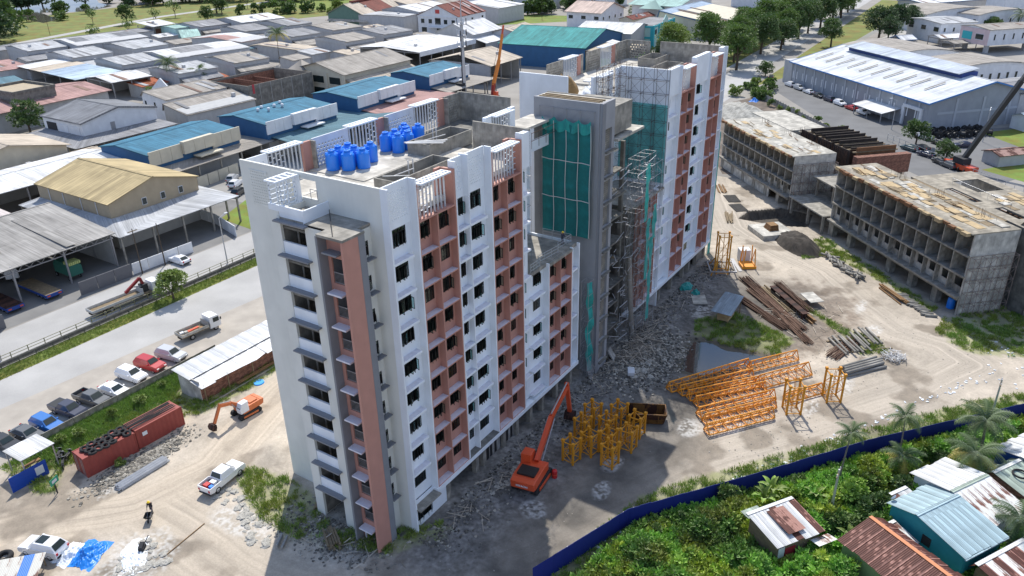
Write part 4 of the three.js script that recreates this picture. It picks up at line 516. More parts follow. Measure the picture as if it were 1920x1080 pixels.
{ const R = thing('school_block', 'mint two storey block with bright turquoise pillars and a flat grey roof', 'building', [300, 0, -109], 5 * RAD); part(R, 'wall', B(-14.5, 14.5, 0, 9, -6, 6), WL.mint); part(R, 'roof', B(-14.2, 14.2, 9, 9.3, -5.8, 5.8), RF.mid); part(R, 'parapet', B(-14.8, 14.8, 8.4, 9.1, 6, 6.3), WL.turq); part(R, 'parapet', B(-14.8, -14.5, 8.4, 9.1, -6.3, 6.3), WL.turq); for (const x of [-14.4, -7, -3, 3, 9, 14]) part(R, 'pillar', B(x - .7, x + .7, 0, 9.4, 6, 6.5), WL.turq); for (const z of [-5.6, 5.6]) part(R, 'pillar', B(-14.9, -14.5, 0, 8.4, z - .7, z + .7), WL.turq); part(R, 'gable_screen', ext([[-3, 0], [3, 0], [3, 10.5], [0, 12.4], [-3, 10.5]], .4).translate(0, 0, 6.5), WL.mint); wins(R, 'z+', 29, 12, 4, 3.2, 2, 5.4); wins(R, 'x-', 29, 12, 2, 1.8, .6, 7, .4, .6); part(R, 'band', B(-14.7, -14.5, 3.8, 4.6, -6, 6), WL.turq); }
// --- factories between the road and the tower's rear
twoTier('blue roofed factory with a panelled cream parapet and orange roof lights', [63.7, -125.9, 25.2, 16.8, -3, 9], [66.7, -128, 38.8, 28.8, 0, 5], { wall: WL.blue, parapet: WL.cream, lroof: RF.beige });
twoTier('blue roofed factory with round roof vents and a white parapet', [95.3, -124.5, 24, 18, 0, 9], [104.2, -119, 40, 26, 0, 5], { wall: WL.blue, parapet: WL.white, lroof: RF.steel });
twoTier('blue roofed factory beside a dull red verandah roof', [128.5, -124.5, 25.6, 17, -2, 9], [134, -119.5, 34, 24, 0, 5], { wall: WL.blue, parapet: WL.white, lroof: RF.pink });
twoTier('blue roofed factory with a lettered white parapet next to the mast', [160.5, -125.2, 20.5, 16, 0, 9], [164, -122, 27, 24, 0, 5], { wall: WL.blue, parapet: WL.white, lroof: RF.beige });
for (let i = 0; i < 6; i++) { const [x, z] = [[89.5, -125.5], [92, -127], [95, -125.5], [98.5, -127.2], [96.4, -124], [91.4, -123.6]][i]; const t = thing('roof_vent', 'small round turbine vent on the blue factory roof', 'roof vent', [x, 10, z], 0, 'turbine vents'); part(t, 'vent_pipe', cyl(.3, .3, -.4, .3, 0, 0, 10), M.galv); part(t, 'vent_cap', new THREE.SphereGeometry(.45, 12, 8).translate(0, .5, 0), M.whiteS); }
{ const R = twoTier('grey hip roofed hall with a dark gable and white walls', [71.6, -168.2, 21.2, 18.4, 0, 9], [69, -165, 29, 26, 0, 5], { wall: WL.white, roof: RF.slate, lroof: RF.mid, ridge: 'z', rise: 2.2, at: 0, fas: RF.mid }); for (let i = 0; i < 3; i++) { const w = part(R, 'garage_door', B(-10.75, -10.6, 5.6, 7.8, -7.5 + i * 5.4, -3 + i * 5.4), i ? WL.white : M.dark); } part(R, 'door', B(-3, -1.8, 5.6, 7.8, 9.2, 9.3), M.steel); }
{ const R = twoTier('large yellowish gabled hall rising from a wide grey lower roof', [37.7, -106.9, 19, 24.3, 0, 9], [37.4, -103.6, 26, 34, 0, 5.5], { wall: WL.tanw, roof: RF.yellow, lroof: RF.light, ridge: 'z', rise: 2.6, at: 0 }); for (const x of [-3, 1, 5]) { const w = part(R, 'window', B(x, x + 1, 6.9, 8.3, 12.15, 12.25), M.whiteS); part(w, 'pane', B(x + .08, x + .92, 7, 8.2, 12.25, 12.28), M.glass); } for (const z of [-8, -3, 3, 8]) part(R, 'down_pipe', rod([-9.6, 5.5, z], [-9.6, 9, z], .08), M.whiteS); for (const x of [-12, -5, 4, 12.4]) part(R, 'truss', beam([x, 5, 13], [x, 5, 19.6], .15, .5), M.steel); }
{ const R = shed('open truck shelter with a weathered grey corrugated roof', 11, -98.5, 26, 21, 0, 6.4, { roof: roofM(.44, .42, .39), open: 'back', wall: WL.dark, rise: 1.7, at: -.9 }); for (let i = 0; i < 14; i++) { const x = -12.6 + i * 1.86; part(R, 'truss_web', merge([beam([x, 5.3, 10.3], [x + .93, 6.2, 10.3], .08, .08), beam([x + .93, 6.2, 10.3], [x + 1.86, 5.3, 10.3], .08, .08)]), M.steel); } part(R, 'truss_chord', B(-13, 13, 5.2, 5.34, 10.2, 10.4), M.steel); }
{ const R = shed('wide bright white roof beside the yellowish hall', 33, -134, 36, 16, 0, 7, { roof: RF.white, open: 'back', wall: WL.dark, rise: .9 }); }
shed('pale pink flat roof behind the truck shelter', 8, -117, 22, 14, 0, 6.6, { roof: roofM(.84, .74, .70), rise: .4, wall: WL.grey });
shed('cream house with a wide gable facing the white roof', 40, -162, 26, 18, 2, 6.4, { roof: RF.tan, wall: WL.cream, ridge: 'z', rise: 3, at: 0, over: .9, name: 'house', cat: 'house' }); shed('narrow cream canopy strip below the wide gable', 46, -149, 24, 5, 0, 4.6, { roof: RF.tan, open: true, rise: .4 });
{ const R = shed('broad salmon pink hip roof carrying a raised concrete tank room', 79, -219, 36, 25, -3, 6, { roof: RF.pink, wall: WL.dark, rise: 1.6, at: 0, over: 1, name: 'house', cat: 'house' }); part(R, 'tank_room', B(-9, 4, 6.5, 9.4, -8, 8), WL.raw); part(R, 'tank_room_floor', B(-8.4, 3.4, 9.4, 9.46, -7.4, 7.4), WL.tanw); part(R, 'tank_room_rim', merge([B(-9.2, 4.2, 9.4, 10.2, 7.7, 8.2), B(-9.2, 4.2, 9.4, 10.2, -8.2, -7.7), B(-9.2, -8.7, 9.4, 10.2, -7.7, 7.7), B(3.7, 4.2, 9.4, 10.2, -7.7, 7.7)]), WL.raw); }
{ const R = thing('unfinished_building', 'roofless grey concrete shell with raw brick inside', 'building', [127, 0, -168], 0); for (const [a, b, c, d] of [[-13, 13, 9, 9.3], [-13, 13, -9.3, -9], [-13.3, -13, -9.3, 9.3], [13, 13.3, -9.3, 9.3]]) part(R, 'wall', B(a, b, 0, 9, c, d), WL.raw); part(R, 'brick_lining', B(-12.9, 12.9, 5, 8.4, -8.9, -8.7), WL.brick); part(R, 'partition', B(-4, -3.8, 4, 8.2, -8.7, 8.8), WL.brick); part(R, 'partition', B(4, 4.2, 4, 7.6, -8.7, 8.8), WL.brick); part(R, 'floor', B(-12.9, 12.9, 4, 4.2, -8.7, 8.9), WL.tanw); for (const x of [-8.7, -4.3, 0, 4.3, 8.7]) part(R, 'joint', B(x - .06, x + .06, 0, 8.9, 9.3, 9.33), WL.dark); part(R, 'banner', B(-11.6, -10.8, 6.4, 9.2, 9.34, 9.38), std([.45, .05, .06], .7)); }
{ const R = shed('white walled hall with a sagging beige roof behind a white gable', 103, -174.6, 21, 12.3, 2, 8, { roof: RF.beige, wall: WL.white, rise: 1.2, at: -.8 }); wins(R, 'x-', 21, 12.3, 3, .8, 1.4, 5.2); part(R, 'end_gable', ext([[-6.5, 0], [6.5, 0], [6.5, 7], [0, 11.4], [-6.5, 7]], .4).rotateY(Math.PI / 2).translate(-2, 0, -9), WL.white); for (const x of [-5, -1, 4]) part(R, 'air_conditioner', B(x, x + .9, 5, 5.7, 6.2, 6.6), M.whiteS); }
shed('dark walled store with a long beige lean-to roof', 101, -160.5, 23.3, 11, 2, 6, { roof: RF.beige, wall: WL.dark, rise: 1.6, at: -.95 });
// --- right: the warehouse and its neighbours
{ const R = shed('very long warehouse with a white roof, blue trim and raised ridge vent', 225.6, 7.5, 34, 66, 43.4, 7.6, { roof: roofM(.80, .83, .86), wall: std([.36, .38, .41], .8, { map: rep(T.grime, 9) }), ridge: 'z', rise: 4.4, at: .1, over: 1, fas: std([.05, .2, .5], .6), name: 'warehouse', cat: 'warehouse' });
  for (let i = 0; i < 12; i++) { const z = -31 + i * 5.5; part(R, 'pilaster', B(-17.25, -17, 0, 7.5, z - .3, z + .3), WL.whs); for (const q of [-.9, .9]) part(R, 'louver', B(-17.12, -17, 2.4, 4.8, z + q * 1.2 - .2, z + q * 1.2 + .2), WL.white); } for (let i = 0; i < 10; i++) part(R, 'roof_light', slab([-12.4, 9.25, -28 + i * 5.8], [-12.4, 9.25, -27.5 + i * 5.8], [-6, 10.8, -27.5 + i * 5.8], [-6, 10.8, -28 + i * 5.8], .05), RF.beige);
  part(R, 'ridge_vent', slab([-2.6, 12.8, -27], [-2.6, 12.8, 25], [4, 14, 25], [4, 14, -27], .14), roofM(.62, .68, .76)); part(R, 'ridge_vent_side', B(-1.2, 4, 11.2, 13, -26.5, 24.5), std([.03, .06, .22], .7)); part(R, 'doorway_shade_panel', B(-17.1, -16.9, 0, 4.8, 24.4, 30.4), std([.14, .14, .145], .7)); part(R, 'door_frame', merge([B(-17.6, -16.9, 0, 5.6, 23.6, 24.4), B(-17.6, -16.9, 0, 5.6, 30.4, 31.2), B(-17.6, -16.9, 4.8, 5.6, 24.4, 30.4)]), WL.white); part(R, 'side_canopy', slab([-23, 2.8, 9], [-23, 2.8, 22.5], [-17, 3.8, 22.5], [-17, 3.8, 9], .12), RF.white); for (const z of [10, 16, 22]) part(R, 'post', B(-22.8, -22.6, 0, 2.7, z, z + .2), M.steel); for (const x of [-8.5, 0, 8.5]) part(R, 'pilaster', B(x - .35, x + .35, 0, 8.2, 33, 33.15), WL.whs); part(R, 'window_band', B(-14, 14, 4.2, 4.8, 33, 33.06), WL.whs); part(R, 'office_block', B(-17.3, -9, 0, 7.7, -38, -33), WL.grey); }  // open loading doorway is a flat dark panel, its inner shade painted as colour
function arched(label, x, z, w, d, rot, h, rise, o = {}) { const R = thing('arched_hall', label, 'hall', [x, 0, z], -rot * RAD); part(R, 'wall', B(-w / 2, w / 2, 0, h, -d / 2, d / 2), o.wall ?? WL.white); const p = [], q = [], n = 12; for (let i = 0; i <= n; i++) { const t = i / n * 2 - 1; p.push([t * (w / 2 + .5), h + rise * (1 - t * t)]); q.unshift([t * (w / 2 + .5), h + rise * (1 - t * t) + .16]); } const half = ext([...p, ...q], d / 2 + .4); part(R, 'roof', half.clone().translate(0, 0, -d / 2 - .5), o.roof ?? RF.beige); part(R, 'roof', half.translate(0, .12, .1), o.roof ?? RF.beige); const e = []; for (let i = 0; i <= n; i++) { const t = i / n * 2 - 1; e.push([t * w / 2, h + rise * (1 - t * t)]); } part(R, 'end_wall', ext([[w / 2, h - .05], [-w / 2, h - .05], ...e], d - .2).translate(0, 0, -d / 2 + .1), o.wall ?? WL.white); if (o.n) { wins(R, 'z+', w, d, o.n, .9, 2.2, 3.6); wins(R, 'x-', w, d, 3, 1.4, 1.2, 5); } return R; }
arched('arched hall with a beige roof right behind the warehouse', 276, -2, 28, 27, 43, 8, 1.6); arched('arched hall with white walls and a row of tall blue windows', 258, 23, 27, 17, 41, 8, 1.2, { n: 7 }); arched('arched hall with a raised beige roof near the side road', 404, -4, 40, 24, 38, 8, 2); arched('arched hall with small dark windows beside the palm', 406, 18, 34, 16, 38, 8, 1.6, { n: 6 });
{ const R = shed('white two storey house with barred windows behind the white canopies', 365, 1.5, 18, 21, 44, 8, { roof: RF.light, wall: WL.white, rise: .8, name: 'house', cat: 'house' }); wins(R, 'x-', 18, 21, 3, 3, 1.8, 4.6); wins(R, 'z+', 18, 21, 4, .9, 1.6, 4.6); }
{ const R = shed('pink fronted building with white sides raised above a car porch', 345, 25, 24, 15, 42, 9, { roof: RF.beige, wall: WL.white, rise: .9, name: 'house', cat: 'house', y0: 3 }); part(R, 'pink_front', B(-12.2, -12, 3, 9, -7.5, 7.5), WL.pink); part(R, 'pillar', B(-11, -9.6, 0, 3, 5, 6.4), WL.grey); part(R, 'pillar', B(8, 9.4, 0, 3, 5, 6.4), WL.grey); part(R, 'pillar', B(-11, -9.6, 0, 3, -6, -4.6), WL.grey); wins(R, 'x-', 24.4, 15, 1, 4, 2, 5, .7, .7); part(R, 'sign_panel', B(-12.35, -12.2, 4.4, 7.4, -6, -1), WL.turq); wins(R, 'z+', 24, 15, 5, .7, 2.2, 5); }
shed('grey flat shed at the far end of the warehouse', 226, 41, 24, 18, 43, 8, { roof: RF.mid, rise: .8 }); shed('white roofed shed with blue eaves next to the warehouse yard', 240, 44, 18, 12, 43, 7, { roof: RF.white, fas: WL.blue }); shed('small white cottage with a blue roof edge by the lawn', 206, 44, 8, 7, 43, 3.4, { roof: RF.ice, wall: WL.white, name: 'house', cat: 'house' });
shed('white arched carport in front of the barred house', 348, 6, 12, 8, 44, 3.4, { roof: RF.white, open: true, rise: 1, at: 0 }); shed('small white marquee with a blue skirt beside the round tree', 336, -9, 7, 7, 44, 3.2, { roof: RF.white, open: true, rise: 1.4, at: 0, fas: WL.blue }); shed('brown roofed carport below the pink fronted building', 338, 12, 11, 8, 44, 3, { roof: RF.beige, open: true, rise: .6, at: 0 });
shed('white roofed shed at the corner behind the palm', 420, 40, 26, 18, 40, 7, { roof: RF.white, rise: 1.2, at: 0 }); shed('white and blue trimmed hall beyond the arched roofs', 452, -8, 46, 18, 36, 8, { roof: RF.white, rise: 1, fas: WL.blue }); shed('dark grey apartment slab past the halls', 470, 34, 40, 14, 40, 13, { roof: RF.slate, wall: WL.dark, rise: .3 }); shed('pale block of flats past the halls', 452, 22, 18, 12, 40, 13, { roof: RF.light, wall: WL.white, rise: .3 });
for (const [x, z, w, d, h, l, k] of [[430, -150, 46, 22, 8, 'long blue roofed hall beyond the mint institute', 'blue'], [470, -112, 40, 20, 9, 'pale hall beside the big avenue trees', 'light'], [420, -196, 34, 18, 11, 'cream block with a window strip beyond the meadow', 'tan'], [392, -226, 30, 16, 7, 'low grey hall behind the meadow trees', 'mid'], [372, -255, 30, 20, 9, 'blue sided hall at the top of the estate', 'blue'], [356, -282, 26, 16, 9, 'brown roofed hall at the edge of the wood', 'red']]) shed(l, x, z, w, d, 4, h, { roof: RF[k], wall: WL.white, rise: 1.6 });
{ const R = shed('small hut with a rusty tin roof on the lawn by the yard', 168.5, 40, 8.4, 5, 43, 2.6, { roof: std([1, 1, 1], .8, { map: rep(T.rust, 4) }), wall: WL.grey, rise: .7, at: 0, name: 'hut', cat: 'hut' }); }
for (let i = 0; i < 22; i++) { const [x, z] = [[118, -286], [146, -262], [174, -300], [176, -262], [172, -226], [186, -246], [152, -192], [176, -206], [188, -208], [250, -226], [250, -256], [248, -292], [250, -200], [120, -236], [148, -318], [118, -330], [196, -318], [260, -240], [96, -268], [150, -180], [186, -176], [182, -160]][i]; shed('small patched lean-to roof squeezed between the workshops', x, z, rr(7, 11), rr(6, 10), rr(2, 9), rr(3.4, 5), { roof: pick([RF.white, RF.mid, RF.tan, RF.light, RF.steel, RF.red, RF.beige]), rise: .7, at: -.8, group: 'small roofs between workshops', name: 'lean_to' }); }

// ================================================================ UNFINISHED CONCRETE BLOCKS
M.woodL = std([.55, .505, .43], .9, { map: rep(T.conc, 5) }); M.formply = std([.30, .17, .10], .85, { map: rep(T.ply, 3) }); M.formdark = std([.07, .05, .04], .9, { map: rep(T.bark, 3) }); M.plast = std([.86, .85, .82], .85, { map: rep(T.conc, 6) });
M.rustL2 = std([.22, .17, .15], .8);
function scaffoldG(L, H, D, bay = 1.8, lift = 1.8, q = 1) { // frame scaffold: standards, ledgers, cross braces
  const l = [], n = Math.max(1, Math.round(L / bay)), m = Math.max(1, Math.round(H / lift)); for (let i = 0; i <= n; i++) for (const z of [0, D]) l.push(rod([i * L / n, 0, z], [i * L / n, H, z], .03 * q, 4)); for (let j = 1; j <= m; j++) { const y = j * H / m; for (const z of [0, D]) l.push(rod([0, y, z], [L, y, z], .025 * q, 4)); for (let i = 0; i <= n; i++) l.push(rod([i * L / n, y, 0], [i * L / n, y, D], .025 * q, 4)); for (let i = 0; i < n; i++) { l.push(rod([i * L / n, y - H / m, 0], [(i + 1) * L / n, y, 0], .018 * q, 3), rod([(i + 1) * L / n, y - H / m, 0], [i * L / n, y, 0], .018 * q, 3)); } } return merge(l);
}
function carcass(label, x, z, L, D, fh, n, endLabel) {
  const R = thing('unfinished_block', label, 'unfinished building', [x, 0, z], 45 * RAD), H = fh * 4;
  for (let k = 1; k <= 3; k++) part(R, 'floor_slab', B(-.15, L, fh * k - .25, fh * k, -.35 - (k === 1 ? .5 : 0), D), M.conc); part(R, 'edge_beam', B(-.1, L, fh - .7, fh - .25, -.4, 0), M.conc);
  part(R, 'end_wall', B(-.2, 0, 0, H, 0, D), M.plast); part(R, 'end_wall', B(L, L + .2, 0, H, 0, D), M.plast); part(R, 'rear_wall', B(0, L, fh, H, D - .2, D), M.concD); part(R, 'ground_wall', B(.2, L, 0, fh, 4, 4.2), M.concD);
  for (let i = 0; i <= n; i++) { const q = L * i / n; if (i && i < n) part(R, 'fin', B(q - .1, q + .1, fh, H, -.15, 2.4), M.concF); if (i % 2 === 0 && i) part(R, 'column', B(q - 1.4, q - .3, 0, fh - .25, -.15, .9), M.conc); }
  for (let i = 0; i < n; i++) { const a = L * i / n + .1, b = L * (i + 1) / n - .1; for (const k of [2, 3]) part(R, 'back_wall', B(a, b, fh * k, fh * (k + 1) - .25, 2.4, 2.6), M.concF); const w = part(R, 'infill_panel', ext(rect(a, b, fh, fh * 2 - .25), .15, [rect(a + .5, b - .5, fh + 1, fh + 2.4)]).translate(0, 0, .6), i % 5 ? M.plast : M.concF); }
  part(R, 'inner_wall', B(.1, L - .1, fh, fh * 2 - .3, 5, 5.2), M.concD); part(R, 'roof_slab', B(-.2, L + .2, H, H + .18, -.5, D), fh > 3 ? M.woodL : M.concL);
  // plywood edge forms and boards hanging over the eaves
  for (let i = 0; i < n * 2; i++) { const q = L * i / (n * 2), hang = rnd() < .55; part(R, 'edge_board', B(q + .1, q + L / (n * 2) - .1, H + .02 - rr(.1, .3), H + .2 + rr(0, .1), -.75 - rr(0, .5), -.5), hang ? M.formply : M.ply); }
  for (let i = 0; i < (fh > 3 ? 64 : 22); i++) { const w = rr(1.2, 3.6), d = rr(.9, 1.5), q = rr(.5, L - 4), e = rr(.3, D - 2); part(R, 'plywood_sheet', B(0, w, 0, .02 + .003 * i, 0, d), rnd() < .6 ? M.ply : pick([M.plast, M.woodG, M.concL])).position.set(q, H + .18, e); }
  for (let i = 0; i < 14; i++) part(R, 'timber', B(0, rr(1.5, 4), .2, .3, 0, .1).rotateY(rr(-.3, .3)), pick([M.wood, M.woodG, M.formply])).position.set(rr(1, L - 4), H + .06 + .01 * i, rr(.5, D - 1));
  for (let i = 0; i < 3; i++) part(R, 'starter_bars', merge(Array.from({ length: 14 }, () => { const q = rr(0, 4), e = rr(0, 1.2); return rod([q, 0, e], [q + rr(-.1, .1), rr(.6, 1.4), e + rr(-.1, .1)], .02, 3); })), M.rustbar).position.set(3 + i * 10, H + .18, D - 2.2);
  return R;
}
M.concF = std([.54, .525, .49], .92, { map: rep(T.conc, 4), ...wob });
const blk1 = carcass('raw concrete block under construction with twelve open bays and plywood roof deck', 78.3, 39.4, 33.6, 7.6, 3.24, 12);
const blk2 = carcass('raw concrete block under construction with white panels in its lower bays', 111.7, 5.4, 30.8, 9, 2.74, 12);
{ const s = part(blk1, 'scaffold', scaffoldG(7.4, 9.6, .9, 1.8, 1.8, 1.6), M.rustL2); s.position.set(-1.3, 0, 7.4); s.rotation.y = Math.PI / 2; const s2 = part(blk2, 'scaffold', scaffoldG(9, 9.4, .9, 1.8, 1.8, 1.6), M.rustL2); s2.position.set(-1.3, 0, 9); s2.rotation.y = Math.PI / 2; part(blk2, 'ground_panel', B(8, 30, 0, 2.4, -.05, .05), M.plast); }
{ // rear wings still in formwork
  const R = thing('formwork_deck', 'plywood deck with open slots behind the twelve bay block', 'formwork', [78.3, 0, 39.4], 45 * RAD), H = 12.6; const pts = [[-3, 9], [26, 9], [26, 21], [-3, 21]], hs = [[[4, 11], [9, 11], [9, 12.6], [4, 12.6]], [[12, 10], [19, 10], [19, 11.6], [12, 11.6]], [[16, 14], [22, 14], [22, 19], [16, 19]]];
  part(R, 'deck', ext(pts.map(([a, b]) => [a, -b]), .2, hs.map((h) => h.map(([a, b]) => [a, -b]))).rotateX(-Math.PI / 2).translate(0, H, 0), M.woodL); part(R, 'wall', B(-3, 16, 3, H, 20.6, 20.8), M.concF); part(R, 'wall', B(-3, -2.8, 0, H, 9, 21), M.concF); part(R, 'wall', B(-3, 26, 0, H, 9, 9.2), M.concD); part(R, 'lower_floor', B(0, 26, 8.6, 8.8, 9.2, 20.6), M.conc); part(R, 'link_slab', B(4, 25, H + .02, H + .16, 7.7, 9), M.woodG);
  for (let i = 0; i < 30; i++) part(R, 'plywood_sheet', B(0, rr(1.2, 2.6), 0, .02 + i * .005, 0, rr(.8, 1.4)), pick([M.ply, M.plast, M.woodG, M.ply])).position.set(rr(-2.5, 13), H + .2, rr(13, 19)); for (let i = 0; i < 30; i++) { const q = rr(12, 19), e = rr(10, 11.6); part(R, 'joist', B(0, rr(.8, 1.6), 0, .12, 0, .1), M.formply).position.set(4 + (i % 15) * 1, H - .1, i < 15 ? 11.2 : 12); }
  for (const [x, z, a] of [[3.4, 15.5, .9], [-1.2, 17, 1.1], [1.8, 10.4, -1.0], [-6, 15, .8]]) { const p = part(R, 'leaning_board', B(-1.2, 1.2, 0, .06, -.9, .9), x < -1 ? M.formply : M.woodG); p.position.set(x, H + .9, z); p.rotation.set(0, .4, a); }
  const s = part(R, 'scaffold', scaffoldG(11, 9, 1), M.steel); s.position.set(-4.4, 0, 20.5); s.rotation.y = Math.PI / 2; part(R, 'broken_floor', merge(Array.from({ length: 10 }, () => B(0, rr(1, 3), 0, .1, 0, .5).rotateZ(rr(-.3, .3)).rotateY(rr(0, 3)).translate(-6 + rr(-2, 1), 6 + rr(-.4, 1.2), rr(10, 18)))), M.woodG); part(R, 'side_wing', merge([B(-9, -4.8, 3.4, 3.6, 9, 20), B(-9, -4.8, 6.6, 6.8, 9.5, 20), B(-8.8, -8.4, 0, 6.6, 9.4, 9.8), B(-8.8, -8.4, 0, 6.6, 14, 14.4)]), M.concF);
  part(R, 'yard_wall', B(16, 28, 8.8, 11.6, 21.4, 21.6), M.plast); part(R, 'guard_rail', merge([...Array.from({ length: 9 }, (_, i) => rod([8 + i * 1.6, H + .2, 13], [8 + i * 1.6, H + 1.2, 13], .03, 4)), rod([8, H + 1.2, 13], [21, H + 1.2, 13], .03, 4)]), M.galv);
}
{ // upright wall forms on the wing behind the other block
  const R = thing('wall_formwork', 'rows of brown upright wall forms bristling with rebar', 'formwork', [111.7, 0, 5.4], 45 * RAD); part(R, 'slab', B(-1, 34, 7.6, 7.8, 9.4, 24), M.conc); part(R, 'podium_wall', B(-1, 34, 0, 7.6, 9.4, 9.6), M.concD); part(R, 'podium_wall', B(-1.2, -1, 0, 7.6, 9.4, 24), M.concD); part(R, 'deck', B(18, 36, 10.9, 11.1, 9.3, 18), M.concL);
  for (let i = 0; i < 9; i++) { const q = -.5 + i * 2.05; const w = part(R, 'form_panel', B(q, q + .25, 7.8, 11.6 + rr(-.3, .3), 13 + rr(-.4, .4), 22), i === 0 ? M.formply : M.formdark); part(w, 'waler', B(q - .12, q + .37, 10.9, 11.1, 12.4, 22.4), M.woodG); } for (const [a, b] of [[-.5, 5], [6, 11], [12, 17.5]]) { part(R, 'form_panel', B(a, b, 7.8, 11.4, 11.6, 11.8), M.formdark); part(R, 'starter_bars', merge(Array.from({ length: 40 }, () => { const q = rr(a, b); return rod([q, 8, 11.2], [q + rr(-.15, .15), rr(10.6, 12.4), 11.2 + rr(-.2, .2)], .02, 3); })), M.rustbar).userData.kind = 'stuff'; }
  part(R, 'brick_wall', B(-2.8, -1.3, 6.8, 10.6, 12, 24), WL.brick);
}
{ const t = thing('connecting_slab', 'low concrete frame joining the two unfinished blocks', 'concrete frame', [102, 0, 15.6], 45 * RAD); part(t, 'slab', B(.4, 12, 7.2, 7.45, 3, 9), M.conc); part(t, 'slab', B(.6, 12.8, 3.2, 3.45, -1.2, 8), M.concF); for (const [x, z] of [[1, -.8], [6, -.8], [12, -.8], [1, 4], [6, 4], [11.6, 4], [1, 8.6], [6, 8.6], [11.6, 8.6]]) part(t, 'column', B(x - .2, x + .2, 0, z < 0 ? 3.2 : 7.2, z - .2, z + .2), M.conc); part(t, 'wall', B(.5, 12, 0, 7.2, 8.6, 8.8), M.concD); }
// tower crane footing in its pit, spoil heap, tarped mound
{ const t = thing('crane_footing', 'white concrete footing slab with stacked boards beside the pit', 'footing', [97.3, 0, 6.3], 45 * RAD); part(t, 'slab', B(-3.1, 3.1, -.6, .85, -3.2, 3.2), M.plast); for (let i = 0; i < 5; i++) part(t, 'board', B(-1.2 + .1 * i, 1.2 - .05 * i, .85 + i * .2, 1.02 + i * .2, -1 + .08 * i, .9), i % 2 ? M.formply : M.wood); }
function heap(name, label, x, z, a, b, h, mat, sd, turn = 0) { const n = 30, g = new THREE.PlaneGeometry(2, 2, n, n).rotateX(-Math.PI / 2), p = g.attributes.position; for (let i = 0; i < p.count; i++) { const u = p.getX(i), v = p.getZ(i), r = Math.hypot(u, v); p.setXYZ(i, u * a, Math.max(-.15, h * (Math.max(0, 1 - r * r) * (.55 + .9 * fbm(u * 3 + 9, v * 3, 4, sd)) + .25 * (fbm(u * 8, v * 8, 3, sd + 3) - .5) * (r < 1 ? 1 : 0)) - .1), v * b); } g.computeVertexNormals(); uvM(g); return single(name, label, 'heap', g, mat, [x, 0, z], turn); }
heap('spoil_heap', 'dark heap of dug earth beside the crane footing', 94, 12.2, 6.4, 3.4, 2.4, std([.10, .085, .07], .97, { map: rep(T.mud, 3) }), 401, .7);
heap('rubble_mound', 'pale grey mound of spoil at the back of the building site', 184, -27, 17, 7, 3, std([.62, .62, .6], .95, { map: rep(T.conc, 4) }), 411, .6); heap('earth_mound', 'brown earth mound behind the wall forms', 158, -4, 22, 10, 2, std([.24, .18, .14], .97, { map: rep(T.mud, 5) }), 421, .78);

// ================================================================ ON THE SITE
// ---- scaffolds and nets
{ const R = thing('net_scaffold', 'tall scaffold hung with a dark teal net on the stair core side', 'scaffold', [0, 0, 0]); const s = part(R, 'scaffold', scaffoldG(7.4, 15.6, .9), M.steel); s.position.set(35.4, 19.4, .3); s.rotation.y = Math.PI / 2;
  const W = 6.6, H = 14.2, nx = 60, ny = 60, g = new THREE.PlaneGeometry(W, H, nx, ny), p = g.attributes.position; for (let i = 0; i < p.count; i++) { const u = p.getX(i) / W + .5, v = p.getY(i) / H + .5, sag = Math.abs(Math.sin(u * Math.PI * 4)); p.setXYZ(i, p.getX(i), p.getY(i) - (v > .97 ? .45 * sag : 0), .1 * Math.sin(u * Math.PI * 4 + .5) * .8 + .22 * (fbm(u * 5, v * 6, 3, 501) - .5)); } g.computeVertexNormals(); uvM(g); const n = part(R, 'net', g, M.net); n.position.set(34.95, 26.6, -3.1); n.rotation.y = -Math.PI / 2; part(R, 'net_hem', (() => { const q = new THREE.PlaneGeometry(W, 1.3, 60, 4), r = q.attributes.position; for (let i = 0; i < r.count; i++) { const u = r.getX(i) / W + .5; r.setY(i, r.getY(i) - .45 * Math.abs(Math.sin(u * Math.PI * 4))); r.setZ(i, .1 * Math.sin(u * 40) + .02); } q.computeVertexNormals(); return uvM(q); })(), M.netL).position.set(34.8, 33.4, -3.1); R.children[R.children.length - 1].rotation.y = -Math.PI / 2;
  for (const z of [-4.75, -3.1, -1.45, .2]) part(R, 'net_rope', merge(Array.from({ length: 10 }, (_, i) => rod([34.78, 19.6 + i * 1.4, z + .06 * Math.sin(i)], [34.78, 21 + i * 1.4, z + .06 * Math.sin(i + 1)], .045, 4))), M.rope); for (const y of [24.3, 29]) part(R, 'net_rope', merge(Array.from({ length: 6 }, (_, i) => rod([34.76, y - .12 * Math.abs(Math.sin(i * 1.3)), -6.4 + i * 1.1], [34.76, y - .12 * Math.abs(Math.sin(i * 1.3 + 1.3)), -5.3 + i * 1.1], .05, 4))), M.rope); }
{ const R = thing('net_strip', 'narrow teal net strip hanging beside the stair core', 'net', [0, 0, 0]); const g = new THREE.PlaneGeometry(1.1, 12.6, 4, 40), p = g.attributes.position; for (let i = 0; i < p.count; i++) { const v = p.getY(i); p.setX(i, p.getX(i) * (1 - .3 * Math.abs(Math.sin(v * .8))) + .15 * Math.sin(v)); p.setZ(i, .2 * Math.sin(v * 1.7 + p.getX(i))); } g.computeVertexNormals(); part(R, 'net', uvM(g), M.netL).position.set(34.4, 7.6, .9); R.children[0].rotation.y = -.5; const s = part(R, 'scaffold', scaffoldG(1.4, 14.4, 1), M.steel); s.position.set(33.3, 0, .2); part(R, 'poles', merge(Array.from({ length: 7 }, (_, i) => rod([33, .6 + i * .25, 2 - i * .1], [36.4, 1.6 + i * .35, 1 - i * .15], .04, 4))), M.steel); }
